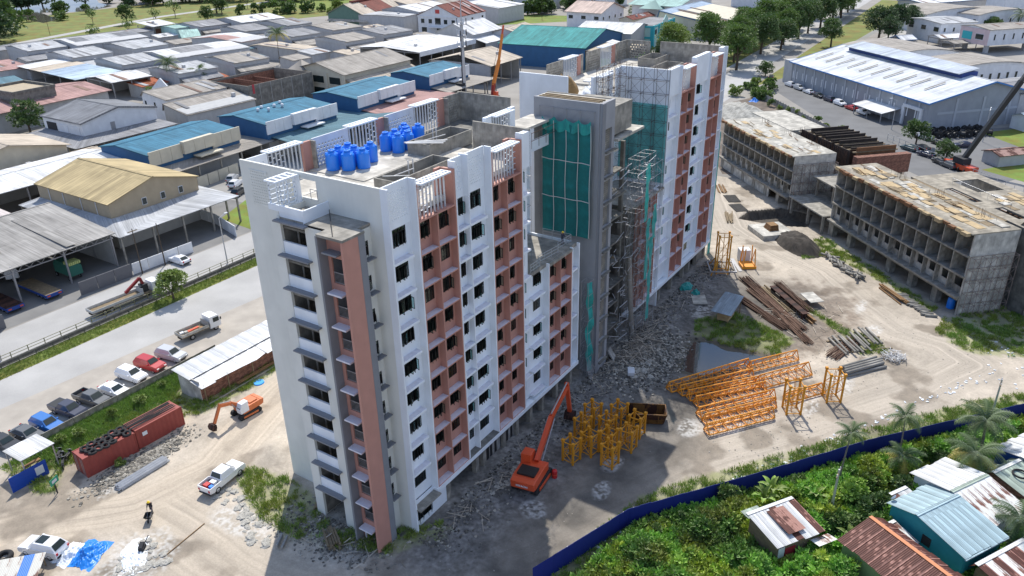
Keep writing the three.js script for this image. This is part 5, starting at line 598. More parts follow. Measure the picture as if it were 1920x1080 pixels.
{ const R = thing('gap_scaffold', 'narrow scaffold with bright teal net in the gap behind the near block', 'scaffold', [0, 0, 0]); part(R, 'scaffold', scaffoldG(3.2, 12, 1), M.steel).position.set(22.6, 19.4, -3.4); const g = new THREE.PlaneGeometry(1.9, 12, 6, 24), p = g.attributes.position; for (let i = 0; i < p.count; i++) p.setZ(i, .15 * Math.sin(p.getY(i) * 2 + p.getX(i))); g.computeVertexNormals(); part(R, 'net', uvM(g), M.netL).position.set(23.6, 25.4, -2.3); part(R, 'walkway_rail', merge([...Array.from({ length: 8 }, (_, i) => rod([23 + i * 1.6, 31.5, -4.5], [23 + i * 1.6, 33.4, -4.5], .03, 4)), rod([23, 32.4, -4.5], [35, 32.4, -4.5], .03, 4), rod([23, 33.3, -4.5], [35, 33.3, -4.5], .03, 4)]), M.rustbar); }
{ const R = thing('landing_scaffold', 'rickety pole scaffold with torn green net in front of the open landings', 'scaffold', [0, 0, 0]); part(R, 'scaffold', scaffoldG(5, 27, 1.6), M.steel).position.set(45.2, 0, .3); part(R, 'scaffold', scaffoldG(3.4, 25, 1.2), M.galv).position.set(50, 0, .4);
  const l = []; for (let i = 0; i < 150; i++) { const x = rr(40.5, 52), y = rr(1, 26), z = rr(-.6, 2.2); l.push(rod([x, y, z], [x + rr(-2.4, 2.4), y + rr(-.7, .9), z + rr(-.8, .8)], .045, 4)); } part(R, 'loose_poles', merge(l), M.galv);
  for (const [x, y, h] of [[47.6, 22, 8], [48.6, 13.5, 9], [50, 8.5, 13], [50.6, 17, 5]]) { const g = new THREE.PlaneGeometry(1.3, h, 6, 24), p = g.attributes.position; for (let i = 0; i < p.count; i++) { const v = p.getY(i); p.setX(i, p.getX(i) * (.6 + .5 * fbm(v * .7, x, 2, 511))); p.setZ(i, .4 * (fbm(v, p.getX(i) * 2 + x, 2, 512) - .5)); } g.computeVertexNormals(); part(R, 'torn_net', uvM(g), rnd() < .5 ? M.net : M.netL).position.set(x, y, 2.1); } }
{ const R = thing('end_wall_scaffold', 'dark frame scaffold and teal net against the far block end wall', 'scaffold', [0, 0, 0]); const s = part(R, 'scaffold', scaffoldG(7.6, 17, 1), std([.10, .08, .08], .7)); s.position.set(57, 19.5, 0); s.rotation.y = Math.PI / 2; const g = new THREE.PlaneGeometry(7.2, 11.2, 20, 20), p = g.attributes.position; for (let i = 0; i < p.count; i++) p.setZ(i, .12 * (fbm(p.getX(i), p.getY(i), 3, 521) - .5)); g.computeVertexNormals(); const n = part(R, 'net', uvM(g), M.netP); n.position.set(58.05, 25.6, -3.7); n.rotation.y = -Math.PI / 2; const s2 = part(R, 'scaffold', scaffoldG(7, 5, 1), M.rustbar); s2.position.set(49.4, 32, -6.8); const s3 = part(R, 'scaffold', scaffoldG(1.4, 22, 1), M.steel); s3.position.set(81.3, 0, -1.4); const g3 = uvM(new THREE.PlaneGeometry(1.4, 22, 2, 20)); const n3 = part(R, 'net', g3, M.net); n3.position.set(82, 11, -.3); }

{ const t = thing('tarp_heap', 'pale crumpled plastic sheeting heaped on the far block roof', 'tarpaulin', [50.8, 32.6, -8.6]); const mk = (s, a, b, h) => { const g = new THREE.SphereGeometry(1, 24, 14), p = g.attributes.position; for (let i = 0; i < p.count; i++) { const k = .6 + .8 * fbm(p.getX(i) * 3 + s, p.getY(i) * 3 + p.getZ(i) * 2, 3, s); p.setXYZ(i, p.getX(i) * a * k, Math.max(0, p.getY(i) * h * k), p.getZ(i) * b * k); } g.computeVertexNormals(); return g; }; part(t, 'sheet', mk(531, 2.6, 1.2, 1.6), M.whiteS); const q = part(t, 'straw_screen', mk(537, 1.8, 1.6, 3), std([.46, .34, .20], .95, { map: rep(T.ply, 1) })); q.position.set(-.6, 0, -3.2); }
// ---- tower crane mast sections
M.yel2 = std([.70, .30, .015], .55, { map: rep(T.grime, 2) });
const barG = (a, b, w) => beam(a, b, w, w);
function mast(label, x, z, turn, group, w = 1.7, h = 4, panel = false, mat = M.yel2) {
  const R = thing('mast_section', label, 'crane section', [x, siteH(x, z), z], turn, group), q = w / 2; const legs = memo(`ml${h}`, () => B(-.1, .1, 0, h, -.1, .1)), cap = memo('mc', () => B(-.16, .16, 0, .3, -.16, .16));
  for (const [sx, sz] of [[-1, -1], [1, -1], [1, 1], [-1, 1]]) { const l = part(R, 'leg', legs, mat); l.position.set(sx * q, 0, sz * q); const c = part(l, 'joint_plate', cap, mat); c.position.y = h - .28; }
  for (let f = 0; f < 4; f++) { const P = (u, y) => (f === 0 ? [u, y, -q] : f === 1 ? [q, y, u] : f === 2 ? [-u, y, q] : [-q, y, -u]); const k = (n, a, b, t) => part(R, n, memo(`mb${f},${w},${a},${b}`, () => barG(P(...a), P(...b), t)), mat); k('rail', [-q, .25], [q, .25], .08); k('rail', [-q, h - .3], [q, h - .3], .09); k('brace', [-q, .3], [q, h / 2], .07); k('brace', [q, h / 2], [-q, h - .35], .07); k('rail', [-q, h / 2], [q, h / 2], .05); }
  if (panel) part(R, 'ladder', merge([B(-.2, -.15, 0, h, -.05, 0), B(.15, .2, 0, h, -.05, 0), ...Array.from({ length: 12 }, (_, i) => B(-.15, .15, .2 + i * .3, .24 + i * .3, -.04, 0))]), mat); return R;
}
const gm = 'upright mast sections parked together';
[[18.2, 7.4], [20.5, 8.5], [19.8, 11.4], [23.5, 11.9], [26.4, 11.6], [22.5, 6.5], [24.3, 8.8], [25.6, 6.2], [27.2, 8.9], [21.9, 10.2]].forEach(([x, z], i) => mast('yellow lattice mast section standing upright in the packed cluster by the excavator', x, z, -.06 + rr(-.12, .12), gm, 1.4, 2.95, i % 2));
mast('lone yellow mast section standing at the end of the stacked jibs', 40.6, 25.7, .55, undefined, 1.7, 4.2, true); mast('lone yellow mast section standing next to the grey pipe pile', 45.8, 29.2, .55, undefined, 1.7, 4.2, true);
function jib(label, ax, az, bx, bz, w, h, group) { // lattice jib lying on its two lower chords
  const dx = bx - ax, dz = bz - az, L = Math.hypot(dx, dz), R = thing('jib_section', label, 'crane jib', [ax, siteH((ax + bx) / 2, (az + bz) / 2) + .16, az], -Math.atan2(dz, dx), group), n = Math.max(3, Math.round(L / 1.3)), s = L / n;
  for (const e of [-1, 1]) part(R, 'lower_chord', B(0, L, 0, .13, e * w / 2 - .07, e * w / 2 + .07), M.yellow); part(R, 'upper_chord', rod([0, h, 0], [L, h, 0], .09, 7).clone(), M.yellow); const l = []; for (let i = 0; i < n; i++) { for (const e of [-1, 1]) l.push(barG([i * s, .1, e * w / 2], [(i + .5) * s, h, 0], .06), barG([(i + .5) * s, h, 0], [(i + 1) * s, .1, e * w / 2], .06)); l.push(barG([i * s, .06, -w / 2], [(i + 1) * s, .06, w / 2], .05)); } for (let i = 0; i <= n; i += 1) l.push(barG([i * s, .06, -w / 2], [i * s, .06, w / 2], .07)); part(R, 'lacing', merge(l), M.yellow); for (const q of [0, L]) part(R, 'end_frame', merge([barG([q, .05, -w / 2], [q, h, 0], .1), barG([q, .05, w / 2], [q, h, 0], .1), barG([q, .05, -w / 2], [q, .05, w / 2], .1)]), M.yellow); return R;
}
const gj = 'jib sections laid side by side'; const jl = 'orange yellow lattice jib lying in the row of parallel jibs';
for (const [a, b, c, d] of [[36.9, 11.2, 47.8, 17.9], [36.9, 12.7, 45.5, 19.2], [36.4, 14, 44.2, 20.4], [35.6, 15.3, 43.4, 21.5], [33.5, 16.5, 42.2, 23], [32.5, 17.6, 40.4, 23.6], [30.8, 18.5, 38.2, 24]]) jib(jl, a, b, c, d, 1.25, 1.25, gj);
jib('broad lattice jib section overlapping the ends of the jib row', 44.2, 20.6, 50.6, 25, 2, 1.5); jib('lattice jib section lying nearest the pond edge', 47.2, 18.4, 53.3, 22.8, 1.3, 1.3); jib('short lattice piece just behind a lone standing mast section', 42.6, 24.6, 47, 27.6, 1.5, 1.1);
{ // slewing unit parts beyond the tower
  const R = mast('tall yellow mast section with a wide base frame at the tower corner', 75.4, 4.4, .5, undefined, 1.9, 7, true); part(R, 'base_frame', merge([B(-2.2, 2.2, .9, 1.1, -2.2, -2), B(-2.2, 2.2, .9, 1.1, 2, 2.2), B(-2.2, -2, .9, 1.1, -2, 2), B(2, 2.2, .9, 1.1, -2, 2)]), M.steel); part(R, 'brace', merge([beam([-2, .2, -2], [-.9, 2.4, -.9], .14, .14), beam([2, .2, 2], [.9, 2.4, .9], .14, .14), beam([2, .2, -2], [.9, 2.4, -.9], .14, .14)]), M.yel2);
  const t = thing('slewing_unit', 'yellow slewing frame with a white operator cab', 'crane part', [80, 0, 7.4], .6); part(t, 'frame', merge([B(-1.2, 1.2, 0, .5, -1.2, 1.2), ...[[-1, -1], [1, -1], [1, 1], [-1, 1]].map(([a, b]) => beam([a, .4, b], [a * .8, 3.6, b * .8], .16, .16)), beam([-1, .5, -1], [.8, 3.5, -.8], .1, .1), beam([1, .5, 1], [-.8, 3.5, .8], .1, .1)]), M.yellow); const cab = part(t, 'cab', B(1.6, 3.2, .2, 2.3, -.9, .9), M.whiteS); part(cab, 'cab_window', B(3.18, 3.24, .9, 2, -.7, .7), M.glass); part(cab, 'cab_window', B(1.8, 3, .9, 2, .88, .93), M.glass); part(t, 'platform', B(-2, 3.4, -.05, .1, -2, -1.4), M.steel);
}
// ---- excavators
function excavator(label, x, z, turn, s, mat, pose, text) {
  const R = thing('excavator', label, 'excavator', [x, siteH(x, z), z], turn); R.scale.setScalar(s); const trk = memo('trk', () => { const sh = new THREE.Shape(); sh.moveTo(-1.5, 0); sh.lineTo(1.5, 0); sh.absarc(1.55, .4, .4, -Math.PI / 2, Math.PI / 2, false); sh.lineTo(-1.55, .8); sh.absarc(-1.55, .4, .4, Math.PI / 2, Math.PI * 1.5, false); return new THREE.ExtrudeGeometry(sh, { depth: .55, bevelEnabled: true, bevelSize: .03, bevelThickness: .03, bevelSegments: 1 }); });
  for (const e of [-1, 1]) { const t = part(R, 'track', trk, M.rubber); t.position.set(0, .02, e * 1.05 - .27); const pads = []; for (let i = 0; i < 13; i++) pads.push(B(-1.7 + i * .27, -1.5 + i * .27, .8, .86, -.02, .57), B(-1.7 + i * .27, -1.5 + i * .27, -.03, .03, -.02, .57)); part(t, 'track_pads', merge(pads), M.dark); part(t, 'track_frame', B(-1.3, 1.3, .25, .55, e > 0 ? .5 : -.1, e > 0 ? .66 : .06), mat); }
  part(R, 'undercarriage', B(-.9, .9, .3, .95, -.8, .8), M.dark); const H = part(R, 'upper_body', ext([[-2.2, .95], [1.3, .95], [1.3, 1.75], [.2, 1.95], [-1.9, 1.95], [-2.3, 1.7]], 2.4, [], .06).translate(0, 0, -1.2), mat); H.rotation.y = pose.slew; const U = H;
  part(U, 'engine_cover', B(-1.7, -.3, 1.95, 2.15, -.9, .9), pose.dark ? M.black : mat); part(U, 'counterweight', ext([[0, 0], [0, 1], [-.62, .9], [-.5, .05]], 2.3, [], .08).translate(-2.0, .95, -1.15), mat); part(U, 'cab', ext([[.25, 1.2], [1.75, 1.2], [1.85, 1.9], [1.45, 2.85], [.25, 2.9]], .95, [], .04).translate(0, 0, -1.25), pose.cab ?? mat); part(U, 'cab_window', ext([[.4, 1.9], [1.7, 1.9], [1.38, 2.7], [.4, 2.75]], 1.02).translate(0, 0, -1.285), M.glass); part(U, 'cab_window', B(1.7, 1.78, 1.5, 2.2, -1.15, -.4), M.glass);
  if (text) { const m = part(U, 'lettering', text, M.whiteS); m.position.set(-2.66, 1.35, -.62); m.rotation.y = -Math.PI / 2; }
  const [b, e, k] = [pose.boom, pose.elbow, pose.tip]; // pivot, elbow, stick end in body coordinates
  const mid = [mix(b[0], e[0], .5) - (e[1] - b[1]) * .1, mix(b[1], e[1], .5) + (e[0] - b[0]) * .1, 0]; part(U, 'boom', merge([beam([b[0], b[1], .15], [mid[0], mid[1], .15], .42, .62), beam([mid[0], mid[1], .15], [e[0], e[1], .15], .38, .48)]), mat); part(U, 'stick', beam([e[0] + (e[0] - k[0]) * .12, e[1] + (e[1] - k[1]) * .12, .15], [k[0], k[1], .15], .32, .42), mat); part(U, 'boom_cylinder', merge([rod([b[0] + .3, b[1] - .5, -.2], [mid[0], mid[1] - .1, -.2], .07, 8), rod([b[0] + .3, b[1] - .5, .5], [mid[0], mid[1] - .1, .5], .07, 8), rod([mid[0], mid[1] + .4, .15], [e[0] + (e[0] - k[0]) * .1, e[1] + (e[1] - k[1]) * .1 + .1, .15], .08, 8)]), M.steel);
  const g = ext([[0, 0], [.55, .1], [.8, -.35], [.6, -.9], [0, -1], [-.1, -.5]], 1.1).translate(0, 0, -.4); const bk = part(U, 'bucket', g, M.rusty); bk.position.set(k[0], k[1], 0); bk.rotation.z = pose.curl ?? .3; return R;
}
M.rusty = std([.20, .13, .10], .85, { map: rep(T.rust, 2) });
const font = await new FontLoader().loadAsync('fonts/droid/droid_sans_bold.typeface.json'); const letters = (s, size) => new TextGeometry(s, { font, size, depth: .02, curveSegments: 3 });
excavator('bright orange excavator with its boom raised beside the mast sections', 12.7, 5.6, .12, 1.1, M.orange, { slew: .05, boom: [.9, 1.9], elbow: [9.6, 5.4], tip: [10.6, 1.6], curl: -.5, dark: true }, letters('HITACHI', .22));
excavator('smaller dusty orange and white excavator digging by the shed', 5, -31.6, Math.PI - .1, .8, std([.58, .16, .05], .6, { map: rep(T.grime, 3) }), { slew: .08, boom: [.9, 1.9], elbow: [4.2, 3.7], tip: [5.6, 1.3], curl: .2, cab: M.whiteS });
{ const t = thing('gas_cylinder', 'red drum standing against the excavator track', 'drum', [14.6, siteH(14.6, 7.3), 7.3]); part(t, 'drum_body', new THREE.LatheGeometry([[0, 0], [.28, 0], [.3, .05], [.3, .85], [.24, .98], [.1, 1.02], [0, 1.02]].map((q) => new THREE.Vector2(...q)), 18), std([.5, .02, .02], .45)); part(t, 'drum_band', cyl(.31, .31, .42, .5, 0, 0, 18), M.orange); }
{ const t = thing('skip', 'rusty yellow tipping skip half full of water by the mast cluster', 'skip', [29.7, siteH(29.7, 11.3), 11.3], -1.1); const m = std([.42, .30, .05], .75, { map: rep(T.rust, 3) }); part(t, 'side', slab([-2.3, 1.5, 1.1], [2.3, 1.5, 1.1], [2.0, .1, .85], [-2, .1, .85], .08), m); part(t, 'side', slab([-2.3, 1.5, -1.1], [2.3, 1.5, -1.1], [2, .1, -.85], [-2, .1, -.85], .08), m); part(t, 'end', slab([-2.3, 1.5, -1.1], [-2.3, 1.5, 1.1], [-2, .1, .85], [-2, .1, -.85], .08), m); part(t, 'end', slab([2.3, 1.5, -1.1], [2.3, 1.5, 1.1], [2, .1, .85], [2, .1, -.85], .08), m); part(t, 'floor', B(-2, 2, .1, .2, -.85, .85), M.rusty); part(t, 'rim', merge([B(-2.4, 2.4, 1.42, 1.56, 1.05, 1.2), B(-2.4, 2.4, 1.42, 1.56, -1.2, -1.05), B(-2.4, -2.25, 1.42, 1.56, -1.1, 1.1), B(2.25, 2.4, 1.42, 1.56, -1.1, 1.1)]), m); part(t, 'rib', merge([-1.4, 0, 1.4].flatMap((x) => [B(x - .06, x + .06, .3, 1.45, 1.0, 1.16), B(x - .06, x + .06, .3, 1.45, -1.16, -1)])), m); }
// ---- the hut by the pond
{ const t = thing('site_hut', 'small timber hut on stilts with a grey blue mono pitch roof', 'hut', [59.6, 0, 10.8], .02); part(t, 'wall', B(-1.6, 1.4, .5, 2.3, -.9, .8), M.ply); part(t, 'roof', slab([-3.2, 2.5, -1.5], [-3.2, 2.4, 1.6], [3.1, 2.9, 1.5], [3.1, 3, -1.4], .06), std([.30, .38, .44], .5, { map: rep(T.sheet, 6), bumpMap: rep(T.rib, 6), bumpScale: .02 })); for (const [x, z] of [[-1.5, .7], [1.3, .7], [-1.5, -.8], [1.3, -.8], [2.8, 1.2], [2.8, -1.2]]) part(t, 'post', B(x - .06, x + .06, 0, x > 2 ? 2.8 : 2.3, z - .06, z + .06), M.woodG); for (const x of [-1.1, .2]) part(t, 'window', B(x, x + .5, 1.5, 1.9, .8, .83), M.dark); part(t, 'board', merge([B(-1.62, 1.42, 1.1, 1.14, .8, .84), B(-1.62, 1.42, 1.96, 2.0, .8, .84)]), M.wood); }
// ---- stacks of rebar, timber and pipes
function bundle(name, label, cat, x, z, turn, n, len, spread, r, mat, lay = 3, box = false) { const R = thing(name, label, cat, [x, siteH(x, z), z], turn); const l = [], geo = memo(`bd${len},${r},${box}`, () => (box ? B(-len / 2, len / 2, -r, r, -r, r) : new THREE.CylinderGeometry(r, r, len, 6).rotateZ(Math.PI / 2))); for (let i = 0; i < n; i++) l.push(geo.clone().rotateY(rr(-.06, .06)).rotateZ(rr(-.015, .015)).translate(rr(-.6, .6), r + Math.floor(i / n * lay) * r * 1.9, rr(-spread, spread))); part(R, box ? 'boards' : 'bars', merge(l), mat).userData.kind = 'stuff'; return R; }
M.rustL = std([.26, .15, .10], .9, { map: rep(T.bark, 2) });
for (const [x, z, t, n, L, s, m, l] of [[70.2, 13.2, .78, 60, 13, .9, M.rustbar, 'long rusty rebar bundle lying nearest the timber hut'], [66.5, 16.2, .80, 70, 14, 1.0, M.rustL, 'rusty rebar bundle beside a steel trestle'], [64.2, 14.6, .95, 50, 11, .7, M.rustbar, 'curved rusty rebar bundle on the grass by the hut'], [62.2, 19.8, .75, 40, 10, .7, M.rustL, 'rusty rebar bundle at the edge of the pipe stacks'], [72, 17.4, .76, 40, 10, .5, M.rustbar, 'dark rebar bundle along the dirt road'], [59.6, 27.8, -.25, 50, 7, .9, M.rustL, 'rusty bar bundle lying across the concrete piles']]) bundle('rebar_bundle', l, 'rebar', x, z, t, n, L, s, .045, m, 5);
for (const [x, z, t, n, L, m, l] of [[69.6, 15.6, .78, 8, 9, M.woodG, 'row of grey timbers between rebar bundles'], [67.6, 19.6, .77, 7, 8, M.wood, 'brown timber stack with a sheet lying on it'], [80.6, 30.4, .78, 12, 6, M.wood, 'brown plank heap below the twelve bay block'], [101, -3, .4, 10, 5, M.woodG, 'scattered boards at the corner of the far block'], [93, -8, .5, 14, 6, M.wood, 'yard of brown formwork planks past the far block'], [-5.4, -6.4, 1.0, 9, 2.6, M.woodG, 'broken grey planks heaped beside the gable'], [-1.6, -11.6, .5, 9, 2.2, M.woodG, 'grey plank pile at the foot of the gable wall']]) bundle('plank_stack', l, 'planks', x, z, t, n, L, .7, .09, m, 3, true);
{ const g = new THREE.CylinderGeometry(.21, .21, 6.4, 14).rotateZ(Math.PI / 2), s = new THREE.CylinderGeometry(.17, .17, 4.6, 12).rotateZ(Math.PI / 2), pm = std([.47, .46, .44], .75, { map: rep(T.conc, 2) }); const A = thing('pipe_stack', 'neat stack of long grey concrete pipes next to the standing mast section', 'pipes', [55.2, siteH(55.2, 31), 31], -.63); for (let i = 0; i < 9; i++) { const p = part(A, 'pipe', g, pm); p.position.set(rr(-.4, .4), .22 + (i > 4 ? .4 : 0), -1.1 + (i % 5) * .48 + (i > 4 ? .22 : 0)); p.rotation.y = rr(-.05, .05); }
  const C = thing('pile_stack', 'spread of short pale concrete piles on timber bearers', 'concrete piles', [61.4, siteH(61.4, 29), 29], .72); for (let i = 0; i < 11; i++) { const p = part(C, 'pile', s, pm); p.position.set(rr(-.5, .5) + (i > 6 ? 1.4 : 0), .35 + (i % 3 === 2 ? .3 : 0), -3 + i * .66); p.rotation.y = rr(-.06, .06); } for (const q of [-1.6, 1.6]) part(C, 'bearer', B(q - .1, q + .1, 0, .18, -3.6, 4.4), M.woodG);
  const D = thing('pile_stack', 'tumbled row of short concrete pile offcuts below the open bays', 'concrete piles', [87, siteH(87, 22), 22], .75); for (let i = 0; i < 34; i++) { const p = part(D, 'pile', memo('pl2', () => new THREE.CylinderGeometry(.2, .2, 1.7, 10).rotateZ(Math.PI / 2)), pm); p.position.set(-4 + i * .3 + rr(-.6, .6), .2 + rr(0, .5), rr(-.7, .7)); p.rotation.set(rr(-.2, .2), rr(-.9, .9), rr(-.25, .25)); } const E2 = thing('pile_stack', 'short concrete pile offcuts laid in rows near the block corner', 'concrete piles', [78, siteH(78, 34), 34.4], .75); for (let i = 0; i < 16; i++) { const p = part(E2, 'pile', memo('pl2', () => 0), pm); p.position.set(-3 + i * .5, .2, rr(-.3, .3)); p.rotation.y = 1.3 + rr(-.3, .3); }
  const W = thing('trestle', 'rusty steel trestle girder lying between rebar bundles', 'girder', [68.8, siteH(68.8, 17.4), 17.4], .78); part(W, 'top_flange', B(-5, 5, 1, 1.12, -.5, .5), M.rusty); part(W, 'leg', B(-4.8, -4.5, 0, 1, -.4, .4), M.rusty); part(W, 'leg', B(-1.5, -1.2, 0, 1, -.4, .4), M.rusty); part(W, 'leg', B(1.6, 1.9, 0, 1, -.4, .4), M.rusty); part(W, 'leg', B(4.5, 4.8, 0, 1, -.4, .4), M.rusty); part(W, 'web', B(-5, 5, .55, 1, -.05, .05), M.rustbar);
  const sh = single('concrete_sheet', 'white concrete sheet lying over the timber stack', 'sheet', B(-1.7, 1.7, 0, .1, -1.1, 1.1), M.plast, [71.6, .9, 20.2], .75); const wm = thing('wire_heap', 'tangle of silver steel strapping beside the pipe stack', 'scrap', [60.4, siteH(60.4, 34), 34]); part(wm, 'strips', merge(Array.from({ length: 90 }, () => { const a = rr(0, 6.3), r = rr(.2, 1.7), y = rr(.05, .7); return beam([Math.cos(a) * r, y, Math.sin(a) * r], [Math.cos(a + rr(.6, 1.6)) * rr(.4, 1.9), y + rr(-.3, .3), Math.sin(a + rr(.6, 1.6)) * rr(.4, 1.9)], .07, .02); })), M.galv).userData.kind = 'stuff'; }
// ---- containers, tyres, guard rail bundle, shelters
function container(label, x, z, turn) { const R = thing('shipping_container', label, 'container', [x, siteH(x, z), z], turn); const m = M.contr; const rib = (L, H) => { const p = []; const n = Math.round(L / .28); for (let i = 0; i <= n; i++) { const q = -L / 2 + L * i / n; p.push([q, (i % 2) * .045]); } p.push([L / 2, -.06], [-L / 2, -.06]); return ext(p, H); }; for (const e of [-1, 1]) { const s = part(R, 'side_panel', memo('cs', () => rib(5.9, 2.35).rotateX(-Math.PI / 2)), m); s.position.set(0, .14, e * 1.18); s.rotation.y = e > 0 ? Math.PI : 0; } part(R, 'roof_panel', B(-2.98, 2.98, 2.5, 2.56, -1.16, 1.16), m); part(R, 'floor', B(-2.98, 2.98, 0, .14, -1.16, 1.16), m); for (const e of [-1, 1]) { for (const [sx, sz] of [[e, -1], [e, 1]]) part(R, 'corner_post', B(sx * 2.96 - .07, sx * 2.96 + .07, 0, 2.59, sz * 1.16 - .07, sz * 1.16 + .07), m); part(R, 'top_rail', B(-3, 3, 2.46, 2.6, e * 1.16 - .05, e * 1.16 + .05), m); part(R, 'bottom_rail', B(-3, 3, 0, .15, e * 1.17 - .05, e * 1.17 + .05), m); } for (const e of [-1, 1]) { const d = part(R, 'door', B(-2.99, -2.93, .15, 2.45, e > 0 ? .03 : -1.1, e > 0 ? 1.1 : -.03), m); part(d, 'lock_rod', rod([-3.02, .2, e * .5], [-3.02, 2.4, e * .5], .02, 6), M.galv); part(d, 'lock_rod', rod([-3.02, .2, e * .85], [-3.02, 2.4, e * .85], .02, 6), M.galv); } part(R, 'end_panel', B(2.9, 2.96, .15, 2.45, -1.1, 1.1), m); return R; }
M.contr = std([.30, .055, .042], .6, { map: rep(T.grime, 3) });
container('rust red shipping container carrying rows of old tyres', -9.7, -37.7, -.08); const ct2 = container('rust red shipping container with black battens lying on its roof', -3.5, -37.6, -.04); part(ct2, 'warning_sign', B(-2.3, -1.7, 1.5, 2, 1.27, 1.29), M.whiteS); { const l = []; for (let i = 0; i < 7; i++) l.push(B(-3.4, 2.6, 0, .06, -.06, .06).rotateY(rr(-.07, .07)).translate(0, 2.64 + i * .02, -.9 + i * .27)); part(ct2, 'batten', merge(l), M.rubber); }
{ const g = new THREE.TorusGeometry(.36, .15, 10, 20).rotateX(Math.PI / 2); let i = 0; for (let r = 0; r < 3; r++) for (let c = 0; c < 6; c++) { if ((r * 6 + c) % 9 === 7) continue; const m = single('tyre', 'worn black tyre lying on the container roof', 'tyre', g, M.rubber, [-11.6 + c * .82 + rr(-.1, .1), 2.76 + siteH(-9.7, -37.7) + (c % 3 === 1 ? .1 : 0), -38.2 + r * .75 + rr(-.1, .1)], 0, 'tyres on the container'); m.rotation.set(rr(-.15, .15), 0, rr(-.15, .15)); } }
{ const t = thing('guard_rail_bundle', 'bundle of long galvanised crash barrier beams on the dirt', 'barrier beams', [-9.2, siteH(-9.2, -32), -32], 0); const g = ext([[-.16, 0], [-.08, .09], [0, 0], [.08, .09], [.16, 0], [.16, .02], [.08, .11], [0, .02], [-.08, .11], [-.16, .02]], 6).rotateY(Math.PI / 2).translate(-3, 0, 0); for (let i = 0; i < 9; i++) part(t, 'barrier_beam', g, M.galv).position.set(rr(-.2, .2), .05 + (i % 3) * .16, -.45 + Math.floor(i / 3) * .4); }
{ const t = thing('site_shed', 'long workers shed with bright tin roof and brick front', 'shed', [10.6, siteH(10, -40), -40.3], 0); part(t, 'wall', B(-6.8, 9, 0, 2.5, -2.4, 1.8), WL.brick); part(t, 'end_wall', B(-6.9, -6.8, 0, 3, -2.4, 1.8), M.plast); const tin = std([.80, .82, .85], .4, { map: rep(T.sheet, 9), bumpMap: rep(T.rib, 6), bumpScale: .025, metalness: .3 }); for (let i = 0; i < 8; i++) { const a = -7.2 + i * 2.1; part(t, 'roof_sheet', slab([a, 3.42 + .01 * (i % 2), -3.2], [a + 2.14, 3.42 + .01 * (i % 2), -3.2], [a + 2.14, 2.98 + .01 * (i % 2), .4], [a, 2.98 + .01 * (i % 2), .4], .03), tin); part(t, 'roof_sheet', slab([a, 2.84 + .01 * (i % 2), .3], [a + 2.14, 2.84 + .01 * (i % 2), .3], [a + 2.14, 2.4 + .01 * (i % 2), 2.6 + rr(-.3, .4)], [a, 2.4 + .01 * (i % 2), 2.7 + rr(-.3, .3)], .03), tin); } for (const x of [-6.6, -3, 1, 5, 8.8]) part(t, 'post', B(x - .06, x + .06, 0, 2.5, 2.3, 2.42), M.woodG); part(t, 'bench', B(-2, 6, .4, .5, 2.4, 2.9), M.wood); part(t, 'kerb', B(-7, 11, 0, .3, 3.2, 3.4), M.conc); }
{ const t = thing('gate_shelter', 'white roofed gate shelter with a blue tin screen', 'shelter', [-15, siteH(-15, -43.5), -43.5], 0); part(t, 'roof', slab([-1.9, 2.9, -1.9], [1.9, 2.9, -1.9], [1.9, 3.1, 2], [-1.9, 3.1, 2], .08), RF.white); for (const [x, z] of [[-1.7, -1.7], [1.7, -1.7], [1.7, 1.8], [-1.7, 1.8]]) part(t, 'post', B(x - .06, x + .06, 0, 2.85, z - .06, z + .06), M.galv); const s = part(t, 'blue_screen', B(-3.6, .4, 0, 1.9, 2.1, 2.16), std([.01, .07, .42], .5, { bumpMap: rep(T.rib, 4), bumpScale: .03 })); part(s, 'notice_board', B(-.9, 0, .5, 1.5, 2.17, 2.19), M.whiteS); part(t, 'bench', B(-1, 1, .4, .48, -1, -.5), M.wood); }
{ const t = thing('direction_sign', 'small green sign board on a dark post at the entrance', 'sign', [-16, siteH(-16, -37.2), -37.2], .4); part(t, 'post', B(-.05, .05, 0, 1.9, -.05, .05), M.dark); part(t, 'board', B(-.6, .6, 1.3, 2.05, .05, .09), std([.03, .30, .17], .5)); part(t, 'board_print', B(-.35, .35, 1.5, 1.85, .09, .1), M.whiteS); }
for (let i = 0; i < 15; i++) { const t = single('wall_panel', 'grey concrete fence panel between the parking strip and the grass', 'fence panel', B(-.93, .93, 0, 1.25, -.05, .05), M.conc, [-14.6 + i * 1.9, 0, -47.5 + rr(-.04, .04)], rr(-.03, .03), 'concrete fence along the parked cars'); }
